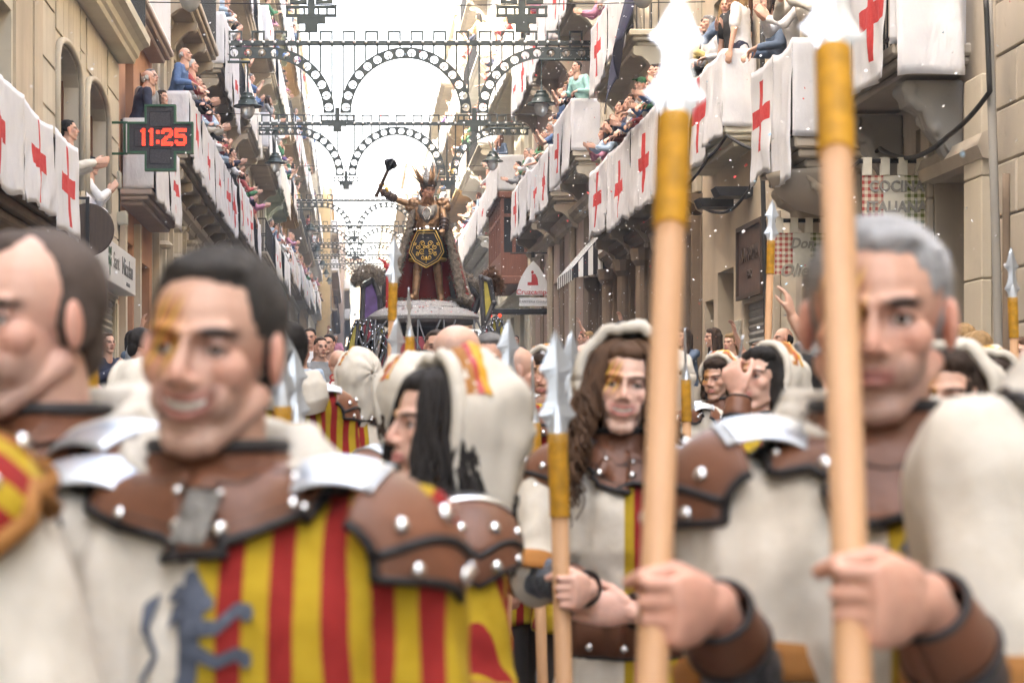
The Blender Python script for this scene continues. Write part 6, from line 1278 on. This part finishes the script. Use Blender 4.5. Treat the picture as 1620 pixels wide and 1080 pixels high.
def lion(root, bvh, cx, cz, size, side=1):
    """rampant lion sewn from strips of cloth that follow the tunic"""
    ST_ = [([(-.02, .28), (.04, .45), (.05, .62), (.04, .76)], [.085, .075, .085, .10]), ([(.05, .78), (.07, .88), (.05, .96)], [.11, .12, .07]), ([(.08, .87), (.20, .85)], [.075, .04]), ([(.10, .72), (.27, .72), (.42, .82), (.50, .80)], [.05, .038, .034, .05]), ([(.09, .60), (.27, .53), (.42, .58), (.50, .55)], [.05, .038, .034, .05]),
      ([(.02, .30), (.20, .31), (.25, .16), (.37, .12)], [.08, .055, .034, .045]), ([(-.03, .30), (-.12, .17), (-.05, .04), (.10, .02)], [.08, .055, .036, .04]), ([(-.06, .30), (-.24, .26), (-.33, .42), (-.22, .56), (-.32, .72)], [.03, .02, .02, .02, .024]), ([(-.32, .70), (-.30, .80), (-.22, .88)], [.03, .055, .01]), ([(-.05, .80), (-.12, .72)], [.05, .012]), ([(-.04, .90), (-.13, .86)], [.05, .012])]
    m = MB(); k = 0
    def put(x, z, o):
        p, n, i, d = bvh.ray_cast(V((cx+x*side, 1.2, cz+z)), V((0, -1, 0))); return (p+V((0, o, 0))) if p else V((cx+x*side, .15, cz+z))
    for pts, ws in ST_:
        P, W = [], []; o = .0045+.0007*k; k += 1
        for a in range(len(pts)-1):
            for b in range(6):
                t = b/6; P.append((pts[a][0]*(1-t)+pts[a+1][0]*t, pts[a][1]*(1-t)+pts[a+1][1]*t)); W.append(ws[a]*(1-t)+ws[a+1]*t)
        P.append(pts[-1]); W.append(ws[-1]); vs = []
        for q in range(len(P)):
            a, b = P[max(0, q-1)], P[min(len(P)-1, q+1)]; tx, tz = b[0]-a[0], b[1]-a[1]; L = math.hypot(tx, tz) or 1; nx, nz = -tz/L, tx/L
            for e in (-1, -.4, .4, 1): vs.append(put((P[q][0]+nx*W[q]*e)*size*.70, (P[q][1]+nz*W[q]*e)*size, o))
        m.add(vs, [(4*q+e, 4*q+e+1, 4*q+5+e, 4*q+4+e) for q in range(len(P)-1) for e in range(3)])
        for c_, w_ in ((pts[0], ws[0]), (pts[-1], ws[-1])):
            vs = [put(c_[0]*size*.70, c_[1]*size, o+.0003)]+[put((c_[0]+w_*math.cos(a))*size*.70, (c_[1]+w_*math.sin(a))*size, o+.0003) for a in np.linspace(0, 2*PI, 13)[:-1]]; m.add(vs, [(0, 1+q, 1+(q+1) % 12) for q in range(12)])
    ob('lion_emblem', m.mesh('lion_emblem', 'lion_cloth', True, fix=False), root)
def marcher(px, py, Y, rz, label, pose=None, head=None, hairk=None, hcol='dark', tunic='tunic_halved', up=False, down=True, det=1, seed=1, emblem=None, fem=False, fat=1.0, handsW=None, pads=(1, -1), bands=True, sleeve=1.0, cap='steel_bright', xoff=0, yoke=True, plate=True, hood_back=0., ysc=1.0, ymat='leather', hs=1.0, hsc=1.0):
    pose = dict(pose or {}); head = dict(head or {}); rz = R(rz); hc = at(px, py, Y); zg = gz(Y)
    b, J, HM = figure(pose, fem, hero=True, fat=fat); sc = (hc.z-zg)/HM.translation.z
    MW = Matrix.Translation(hc)@Matrix.Rotation(rz, 4, 'Z')@Matrix.Scale(sc, 4)@Matrix.Translation(-HM.translation); MI = MW.inverted()
    grips = {}
    for nm, (wp, d, n, cu) in (handsW or {}).items():                     # world-space grips: shaft point, finger direction, palm normal
        l = MI@V(wp); dl = (MI.to_3x3()@V(d)).normalized(); nl = (MI.to_3x3()@V(n)).normalized(); pose['hand'+nm] = tuple(l-dl*.080-nl*.036); grips[nm] = (dl, nl, cu)
    if handsW: b, J, HM = figure(pose, fem, hero=True, fat=fat)
    HM = HM@Matrix.Scale(hsc, 4)
    root = thing('person', label, 'person', MW@V((0, 0, 0)), rz, 'costumed marchers'); root.scale = (sc,)*3
    body = union(b, .013, 2, 'skin')
    hv = .0031 if det else .006
    hme, hcl = make_head(hv, fem=fem, **head); v = vget(hme); HA = np.array(HM, np.float32); vset(hme, v@HA[:3, :3].T+HA[:3, 3])
    parts = [body, hme]; cols = [np.tile(np.array(head.get('tone', (.58, .365, .275)), np.float32), (len(body.vertices), 1)), hcl]
    for s, nm in ((1, 'R'), (-1, 'L')):
        hm = MB(); 
        if nm in grips: dl, nl, cu = grips[nm]; th = 1 if (dl.cross(nl)).z > 0 else -1; add_hand(hm, J['wr'+nm], dl, nl, th, cu, 0, 1.06, .0088); fw = J['wr'+nm]-J['el'+nm]; hm.cone(J['wr'+nm]-fw*.25, J['wr'+nm]+dl*.01, .031, .027, 12)
        else: add_hand(hm, J['wr'+nm], pose.get('dir'+nm, J['wr'+nm]-J['el'+nm]), pose.get('palm'+nm, (-s, 0, 0)), s, pose.get('curl', .35), .03, 1.05, .0092); fw = J['wr'+nm]-J['el'+nm]; hm.cone(J['wr'+nm]-fw*.2, J['wr'+nm], .030, .027, 12)
        u = union(hm, .0042 if det else .007, 2, 'skin'); vv = vget(u); t0 = np.array(head.get('tone', (.58, .365, .275)), np.float32); kn = np.array([mnoise.noise(V(p)*60) for p in vv], np.float32)
        parts.append(u); cols.append(np.clip(t0*np.array((1.03, .93, .92), np.float32)*(1+.10*kn[:, None]), 0, 1))
    me = join_meshes(parts, 'skin'); setcol(me, np.concatenate(cols)); ob('body', me, root)
    for s in (-1, 1):
        e = MB(); e.ell((s*.0315, .0640, .0065), .0120, 12, 8); eo = ob('eye', e.mesh('eye', 'eye_white', True), root); eo.matrix_local = HM; i_ = MB(); i_.ell((s*.0315, .0735, .0065), (.0060, .0035, .0060), 10, 6); ob('iris', i_.mesh('iris', 'eye_dark', True), eo)
    if head.get('mouth_open'):
        mo, sm_ = head['mouth_open'], head['smile']; w_ = .0205+.006*sm_; q = MB(); q.grid(lambda u, v: ((2*u-1)*w_*.86, .0835-13*((2*u-1)*w_*.86)**2, -.0560+.001*mo+sm_*8.*((2*u-1)*w_*.86)**2-.0075*mo*v*(1-.35*(2*u-1)**2)), 14, 3); to = ob('teeth', q.mesh('teeth', 'teeth', True, fix=False), root); to.matrix_local = HM; solid(to, .003)
    # clothing
    t = MB(); J['torso'](t, .026, -.40, .06)
    for s in (1, -1): J['arm'](t, s, .030, sleeve, .016)
    tm = union(t, .012 if det else .018, 4, tunic); v0 = vget(tm); setrest(tm, v0); wrinkle(tm, .024, 7, seed*3.7, (1.6, 1.6, .55)); ob('tunic', tm, root); bvh = BVHTree.FromPolygons([V(p) for p in vget(tm)], [list(p.vertices) for p in tm.polygons])
    l = MB(); [J['leg'](l, s, .016) for s in (1, -1)]; ob('leggings', union(l, .02, 2, 'garment'), root, color=(.05, .04, .035))
    for s, nm in ((1, 'R'), (-1, 'L')):
        sh, el, wr = J['sh'+nm], J['el'+nm], J['wr'+nm]; q = (el-sh)*(sleeve if sleeve <= 1 else 1); e2 = sh+q; dd = q.normalized(); a_ = dd.orthogonal().normalized(); b_ = dd.cross(a_); rr_ = .043+.030+.022
        m = MB(); m.grid(lambda u, v: tuple(e2+dd*(-.02+.05*v)+(a_*math.cos(2*PI*u)+b_*math.sin(2*PI*u))*(rr_+.003*math.sin(u*40))), 28, 3); o = ob('cuff', m.mesh('cuff', 'orange_band', True, fix=False), root); solid(o, .006)
        f = wr-el; m = MB(); m.cone(sh+(el-sh)*.6, el, .055, .054, 14); m.cone(el, el+f*.72, .058, .046, 14); me2 = union(m, .010, 2, 'chainmail'); wrinkle(me2, .008, 22, seed); ob('mail_sleeve', me2, root)
        m = MB(); fn = f.normalized(); a2 = fn.orthogonal().normalized(); b2 = fn.cross(a2); m.grid(lambda u, v: tuple(el+f*(.66+.30*v)+(a2*math.cos(2*PI*u)+b2*math.sin(2*PI*u))*(.049-.009*v)), 24, 4); o = ob('bracer', m.mesh('bracer', 'leather', True, fix=False), root); solid(o, .006)
        tr = MB(); [tr.tube([el+f*k+(a2*math.cos(q2)+b2*math.sin(q2))*(.051-.009*(k-.66)/.30) for q2 in np.linspace(0, 2*PI, 21)], .0045, 6) for k in (.66, .96)]; tr.build('bracer_trim', 'trim_black', o, True)
        a = J['an'+nm]; MB().loft([(a+V((0, -.055, -.04)), V((.035, 0, 0)), V((0, 0, .042))), (a+V((0, 0, -.03)), V((.048, 0, 0)), V((0, 0, .055))), (a+V((s*.012, .09, -.055)), V((.05, 0, 0)), V((0, 0, .03))), (a+V((s*.02, .18, -.062)), V((.036, 0, 0)), V((0, 0, .022)))], 12).build('boot', 'leather_dark', root, True)
    m = MB(); T = J['T']; pts = []
    for k in range(41):
        a2 = 2*PI*k/40; p, n, i, d = bvh.ray_cast(T((math.sin(a2)*.6, math.cos(a2)*.6, .06)), -V((math.sin(a2), math.cos(a2), 0))); pts.append((p or T((math.sin(a2)*.17, math.cos(a2)*.13, .06)))+V((math.sin(a2), math.cos(a2), 0))*.008)
    m = MB(); m.add([p+V((0, 0, dz)) for p in pts for dz in (-.055, .0, .055)], [(k*3+i, k*3+3+i, k*3+4+i, k*3+1+i) for k in range(40) for i in range(2)]); o = ob('belt', m.mesh('belt', 'leather', True), root); solid(o, .008); sm = MB(); [stud(sm, pts[k]+(pts[k]-T((0, 0, .06))).normalized()*.008+V((0, 0, (.03 if k % 4 else -.03))), pts[k]-T((0, 0, .06)), .011) for k in range(0, 40, 2)]; sm.build('belt_studs', 'stud', o, True).__setitem__('kind', 'stuff'); MB().tube([p+V((0, 0, .056)) for p in pts], .006, 6).tube([p+V((0, 0, -.056)) for p in pts], .006, 6).build('belt_trim', 'trim_black', o, True)
    costume(root, J, bvh, det, seed, down and not up, plate, cap, yoke, pads, ysc, ymat)
    if up: hood_up(root, HM, J, seed, bands, hood_back, hs)
    if emblem: lion(root, bvh, *emblem)
    if hairk:
        rnd = random.Random(seed+50)
        if hairk in ('curls', 'straight'):
            q = strands(430 if hairk == 'curls' else 480, .40 if hairk == 'curls' else .34, .012 if hairk == 'curls' else .004, rnd, .0042 if hairk == 'curls' else .0046, spread=.075 if hairk == 'curls' else .05)
            cap_ = hair_mesh('scalp', .007, seed); h = ob('hair', join_meshes([q.mesh('s', 'hair', True), cap_], 'hair'), root, color=HCOL[hcol])
        else:
            hmz = hair_mesh(hairk, .006, seed); q = fuzz(hmz, 16000, .010 if hairk != 'receding' else .004, rnd, lean=(.3, -1.6, -.2), wid=.0006); h = ob('hair', join_meshes([hmz, q.mesh('f', 'hair', fix=False)], 'hair'), root, color=HCOL[hcol])
        h.matrix_local = HM@Matrix.Diagonal((head.get('fat', 1)*1.015, 1.01, 1.01, 1))
    return root, J, HM, bvh, MW
# ------------------------------------------------------------------ the marchers
HCOL['steel'] = (.58, .58, .59); HCOL['dark_brown'] = (.075, .066, .060); HCOL['cropped'] = (.13, .095, .078)
s1a, s1d = spear(1067, 186, 2.78, 'tall spear with orange cord gripped by the grey-haired man', (1031, 1080), 0, 2.36)
s2a, s2d = spear(1318, 82, 2.62, 'tall spear with orange cord crossing the grey-haired man\'s face', (1350, 1080), .1, 2.05)
s3a, s3d = spear(882, 684, 4.50, 'spear held upright by the curly-haired woman', (892, 1080), .15)
on = lambda a, d, z: a+d*((z-a.z)/d.z)
marcher(335, 562, 2.35, 173, 'smiling dark-haired man with orange face paint and lion emblem on halved tunic', dict(handR=(.30, .10, .85), handL=(-.30, .05, .85), pitch=1, yaw=-10, roll=-3, lean=2), dict(smile=1.2, mouth_open=1.15, paint=1, stubble=.35, fat=.99, tone=(.62, .40, .31)), 'short', 'dark_brown', emblem=(.01, 1.155, .205, -1), seed=2, tunic='tunic_halved', fat=1.06)
marcher(42, 515, 2.62, 140, 'man in profile with receding hair and studded leather shoulder piece', dict(pitch=2, handR=(.3, .15, .9)), dict(stubble=.45, paint=1, tone=(.64, .41, .325), fat=1.03), 'receding', 'cropped', seed=3, tunic='tunic_stripe')
marcher(1388, 512, 2.68, 172, 'grey-haired bearded man behind the crossing spear in cream tunic', dict(pitch=4, yaw=-10, handL=(-.3, .1, .85), poleR=(-.25, -.5, -1)), dict(paint=1, beard=None, stubble=.5, tone=(.61, .375, .285), fat=1.06), 'short', 'steel', emblem=(-.03, 1.16, .19, -1), seed=4, tunic='tunic_halved', plate=False, sleeve=.85, fat=1.1, hsc=1.09,
  handsW={'R': (on(s1a, s1d, at(0, 965, 2.40).z), (-.62, -.78, .0), (-.78, .62, 0), 1.32)})
marcher(1840, 425, 2.32, 181, 'marcher cut off by the frame edge in a cream sleeve with mail forearm', dict(poleR=(-.5, -.5, -1), handL=(-.3, .1, .85)), dict(), 'short', 'brown', seed=5, tunic='tunic_cream', fat=1.1, pads=(-1,), sleeve=.78,
  handsW={'R': (on(s2a, s2d, at(0, 955, 2.10).z), (-.70, -.71, .0), (-.71, .70, 0), 1.32)})
marcher(-390, 470, 1.98, 170, 'marcher at the frame edge whose cream sleeve and striped hood fill the corner', dict(handR=(.3, .1, .85), handL=(-.36, .12, .9)), dict(), 'short', 'brown', seed=6, tunic='tunic_cream', fat=1.12, pads=(), ysc=2.3, ymat='tunic_stripe', plate=False)
marcher(988, 615, 4.85, 172, 'smiling woman with long brown curls, painted face and cream hood', dict(pitch=-2, roll=-5, handL=(-.02, .24, 1.06), dirL=(.9, .1, .1), palmL=(0, -1, 0), poleR=(.8, -.2, -1)), dict(smile=1.0, mouth_open=1.15, paint=1, tone=(.72, .50, .41)), 'curls', 'chestnut', fem=True, up=True, seed=7, plate=False, bands=False, hood_back=.02, hs=1.12,
  handsW={'R': (on(s3a, s3d, at(0, 935, 4.5).z), (-.45, -.89, 0), (-.89, .45, 0), 1.32)})
marcher(690, 680, 3.70, 98, 'black-haired woman turned away with thrown back cream hood', dict(pitch=-4, yaw=14), dict(paint=1, tone=(.66, .44, .35)), 'straight', 'dark', fem=True, seed=8, tunic='tunic_stripe', up=True, bands=True, hood_back=.03, cap='steel', hs=1.08)
marcher(1206, 605, 6.7, 128, 'painted woman with cream and orange banded hood holding a hand to her mouth', dict(pitch=-12, handL=(-.02, .17, 1.56), dirL=(.3, .1, .9), palmL=(.2, -1, 0), curl=.8), dict(paint=1, tone=(.66, .44, .35)), 'bob', 'dark', fem=True, up=True, det=0, seed=9, hood_back=.04)
marcher(1500, 640, 4.3, 150, 'hooded marcher mostly hidden behind the grey-haired man', dict(pitch=-6), dict(paint=1), 'bob', 'brown', fem=True, up=True, det=0, seed=10, bands=False, hood_back=.03)
marcher(728, 566, 7.3, -62, 'bald man facing away with a cream and orange hood round his neck', dict(pitch=0), dict(bald=.35, tone=(.64, .41, .32)), None, 'dark', det=0, seed=11, tunic='tunic_stripe')
marcher(773, 575, 8.2, 165, 'grey-bearded marcher with orange paint beside the bald man', dict(pitch=2), dict(paint=1, beard=(.30, .28, .26), tone=(.55, .335, .25)), 'short', 'grey', det=0, seed=12)
marcher(452, 560, 8.0, 20, 'marcher seen from behind in striped tunic with steel shoulder cap', dict(), dict(), 'short', 'dark', det=0, seed=13, tunic='tunic_stripe')
marcher(640, 640, 5.6, 40, 'marcher with orange lined hood just behind the black-haired woman', dict(), dict(), 'bob', 'brown', fem=True, det=0, seed=14, up=True, hood_back=.03)
marcher(818, 590, 8.6, -80, 'shaven-headed marcher behind the spear tips near the bald man', dict(), dict(bald=.5), None, 'dark', det=0, seed=15, tunic='tunic_stripe')
marcher(215, 640, 6.2, 60, 'marcher half hidden between the smiling man and the man in profile', dict(), dict(), 'short', 'dark', det=0, seed=16, fem=True, up=True, bands=False)
marcher(1060, 600, 9.5, 10, 'distant hooded marcher between the woman with curls and the tall spear', dict(), dict(), 'short', 'dark', det=0, seed=17, up=True)
for i_, (px, py, Y, rz_, fe_, up_) in enumerate(((560, 600, 9.6, 30, 1, 1), (668, 590, 10.6, 150, 0, 0), (862, 596, 9.2, 160, 1, 1), (925, 590, 8.0, 20, 0, 0), (1135, 600, 10.4, 140, 1, 1), (1262, 606, 8.6, 60, 0, 0), (1568, 622, 6.4, 170, 1, 1), (305, 600, 9.4, 30, 1, 1))):
    marcher(px, py, Y, rz_, 'marcher '+['with cream hood near the float shields', 'dark-haired below the dais behind the hooded woman', 'hooded behind the upright spear of the curly-haired woman', 'seen from behind at the shoulder of the curly-haired woman', 'hooded far back beside the tall spear shaft', 'with turned head behind the painted hooded woman', 'hooded at the frame edge by the block stone wall', 'hooded behind the smiling man'][i_], dict(), dict(paint=1), None if i_ == 3 else ('bob' if fe_ else 'short'), 'dark' if i_ % 2 else 'brown', fem=bool(fe_), up=bool(up_), det=0, seed=30+i_, bands=i_ % 2 == 0, hood_back=.03, tunic='tunic_stripe' if i_ % 2 else 'tunic_halved')
for px, py, Y, low, tw, lb in ((803, 620, 6.3, (802, 720), .3, 'bright spear upright beside the black-haired woman'), (622, 447, 10, (618, 600), .2, 'tallest distant spear in front of the statue'), (648, 532, 9.5, (650, 640), 1.2, 'spear turned edge-on below the dais'), (625, 600, 7.4, (622, 700), .5, 'bright spear overlapping the float shields'), (590, 596, 11, (572, 690), 1.3, 'dark edge-on spear in front of the float shields'), (902, 640, 6.2, (900, 760), .4, 'spear half hidden behind the curly-haired woman\'s blade'), (845, 668, 7.0, (848, 760), 1.35, 'dark edge-on spear beside the curly-haired woman'), (1220, 380, 11.3, (1215, 530), .0, 'slender upright spear against the restaurant house'), (1602, 470, 9.3, (1606, 600), .3, 'spear against the block stone wall'), (447, 642, 4.9, (450, 760), .6, 'blurred spear beside the smiling man\'s ear'), (470, 668, 6.2, (474, 780), .2, 'second blurred spear behind the smiling man'), (142, 582, 5.2, (146, 700), .5, 'blurred spear between the two men on the pharmacy side'), (1085, 600, 9.0, (1087, 700), 1.25, 'dark edge-on spear beside the hooded woman'), (1160, 635, 6.9, (1152, 690), 1.2, 'spear carried by the woman with orange banded hood')):
    spear(px, py, Y, lb, low, tw)
# ------------------------------------------------------------------ spectators at street level
def stand(px, py, Y, rz, pose, fem, hk, hc, tc, label, bc='denim', sc=None):
    h = at(px, py, Y); z = gz(Y)+(.128 if (h.x < XL+1 or h.x > XR-1) else 0); hz = fig(pose, fem)['HM'].translation
    s = sc or (h.z-z)/hz.z; s = min(1.12, max(.8, s)); off = Matrix.Rotation(R(rz), 3, 'Z')@(hz*s); person((h.x-off.x, Y, z), R(rz), pose, fem, hk, hc, tc, bc, label, 'spectators at street level', s)
stand(535, 575, 16.5, 8, 'stand', False, None, 'dark', 'cream', 'shaven-headed steward in pale vest numbered 84 seen from behind')
text('number_print', '84', .16, frame(at(535, 603, 16.3)+V((0, -.0, 0)), (1, 0, 0), (0, 0, 1)), 'sign_red', None, .001); o = bpy.data.objects['number_print']; tag(o, 'red number 84 printed on the pale vest', 'print')
t = thing('video_camera', 'black video camera beside the steward in the pale vest', 'camera', at(558, 588, 16.2)); MB().box((-.05, -.16, -.05), (.05, .16, .06), 0, .01).build('housing', 'plastic_black', t); MB().lathe([(.035, .16), (.045, .2), (.045, .27), (.03, .27)], (0, 0, 0), 14, ax=(0, -1, 0)).build('lens', 'plastic_black', t); MB().tube([(0, -.1, .06), (0, -.08, .12), (0, .08, .12), (0, .1, .06)], .012, 6).build('handle', 'plastic_black', t)
SPECT = [(490, 535, 27, 175, 'stand', False, 'short', 'dark', 'white'), (508, 550, 24, 200, 'stand', False, 'short', 'brown', 'grey'), (520, 545, 26, 160, 'film', False, 'short', 'dark', 'black'), (690, 552, 13.5, 178, 'stand', False, 'short', 'brown', 'navy'), (984, 524, 19.5, 190, 'stand', False, 'short', 'dark', 'navy'), (225, 548, 14, -60, 'raise', True, 'short', 'dark', 'maroon'), (478, 560, 22, 190, 'stand', False, 'balding', 'brown', 'sky blue'), (1285, 575, 9.5, 60, 'raise', False, 'short', 'grey', 'navy'), (1526, 540, 14, 20, 'stand', True, 'bob', 'blond', 'pink'), (1548, 555, 13, 30, 'stand', True, 'bob', 'blond', 'sky blue'), (1325, 545, 13, 60, 'film', True, 'bob', 'chestnut', 'red')]
for i, (px, py, Y, rz, po, fe, hk, hc, tc) in enumerate(SPECT):
    stand(px, py, Y, rz, po, fe, hk, hc, tc, ['man in white shirt with dark hair standing by the float', 'man in grey behind the white-shirted man', 'man in black filming beside the float', 'brown-haired man looking out between spear tips below the dais', 'dark-haired man whose head shows beside the tall spear shaft', 'spectator in maroon with braceleted arm raised behind the smiling man', 'balding man in pale blue near the white-shirted man', 'man in navy raising an arm behind the grey-haired man', 'blonde woman in pink before the grey doorway', 'second blonde woman in pale blue before the grey doorway', 'chestnut-haired woman in red filming before the restaurant house'][i])
K = 0; rg = random.Random(21)
for side, xs, ys in (('R', (4.45, 4.85), [13.6+1.5*k for k in range(18)]), ('L', (-3.1, -2.65), [15.5+1.9*k for k in range(15)])):
    for k, y in enumerate(ys):
        fe = rg.random() < .5; po = rg.choice(['stand', 'film', 'clap', 'raise', 'stand', 'clap']); hk = rg.choice(['long', 'bob', 'tail']) if fe else rg.choice(['short', 'short', 'balding']); hc = rg.choice(['dark', 'brown', 'chestnut', 'blond', 'grey']); tc = rg.choice(list(CCOL)); x = rg.uniform(*xs)
        person((x, y+rg.uniform(-.3, .3), gz(y)+.128), (PI/2 if side == 'R' else -PI/2)+R(rg.uniform(-20, 60) if side == 'R' else rg.uniform(-60, 20)), po, fe, hk, hc, tc, rg.choice(['denim', 'black', 'beige']), f"{hc}-haired {'woman' if fe else 'man'} in {tc} {ACT[po]}, {['restaurant', 'pharmacy'][side == 'L']} side kerb, {ORD[k % 20] if k < 20 else 'twenty-'+ORD[k-20]} up the street", 'spectators at street level', rg.uniform(.92, 1.03))
for k in range(12):
    Y = 41+k*2.2; x = rg.choice([rg.uniform(-2.2, -.6), rg.uniform(2.9, 4.1), rg.uniform(-2, 4)]) if Y > 43 else rg.uniform(-2.2, -.8); fe = rg.random() < .5; hc = rg.choice(['dark', 'brown', 'chestnut', 'blond', 'grey']); tc = rg.choice(list(CCOL)); po = rg.choice(['stand', 'stand', 'film', 'raise'])
    person((x, Y, gz(Y)+.003), R(rg.uniform(150, 210)), po, fe, rg.choice(['long', 'bob']) if fe else 'short', hc, tc, 'denim', f"{hc}-haired {'woman' if fe else 'man'} in {tc} {ACT[po]} in the road, {ORD[k % 20] if k < 20 else 'twenty-'+ORD[k-20]} behind the float", 'people following the float', rg.uniform(.93, 1.03))
# ------------------------------------------------------------------ confetti in the air
rr = random.Random(9); m = MB()
for k in range(3300):
    Y = 3+rr.random()**.8*40; x = rr.uniform(XL+.4, XR-.3) if rr.random() < .45 else rr.uniform(2.0, XR-.3); z = gz(Y)+rr.uniform(1.2, 8.5); s_ = rr.uniform(.0045, .010)*(.6 if Y < 9 else 1); a = V((rr.gauss(0, 1), rr.gauss(0, 1), rr.gauss(0, 1))).normalized()*s_; b_ = a.orthogonal().normalized()*s_; c = V((x, Y, z)); m.quad(c-a-b_, c+a-b_, c+a+b_, c-a+b_, rr.choices((0, 1, 2), (.86, .08, .06))[0])
tag(ob('confetti', m.mesh('confetti', ('confetti_white', 'confetti_red', 'confetti_blue'), fix=False)), 'tiny paper confetti drifting through the air of the street', 'confetti', kind='stuff')
# ------------------------------------------------------------------ thin haze in the air
hz_ = MB().box((-930, -90, -22), (930, 1530, 135)); m_ = bpy.data.materials.new('haze'); m_.use_nodes = True; n_ = m_.node_tree; n_.nodes.remove(n_.nodes['Principled BSDF'])
pv = n_.nodes.new('ShaderNodeVolumePrincipled'); pv.inputs['Color'].default_value = (.93, .95, 1, 1); pv.inputs['Density'].default_value = .0015; pv.inputs['Anisotropy'].default_value = .2; n_.links.new(pv.outputs[0], n_.nodes['Material Output'].inputs['Volume']); MATS['haze'] = m_
tag(hz_.build('haze', 'haze'), 'pale thin haze filling the air of the street', 'haze', kind='stuff')
bpy.data.scenes.remove(TMP)
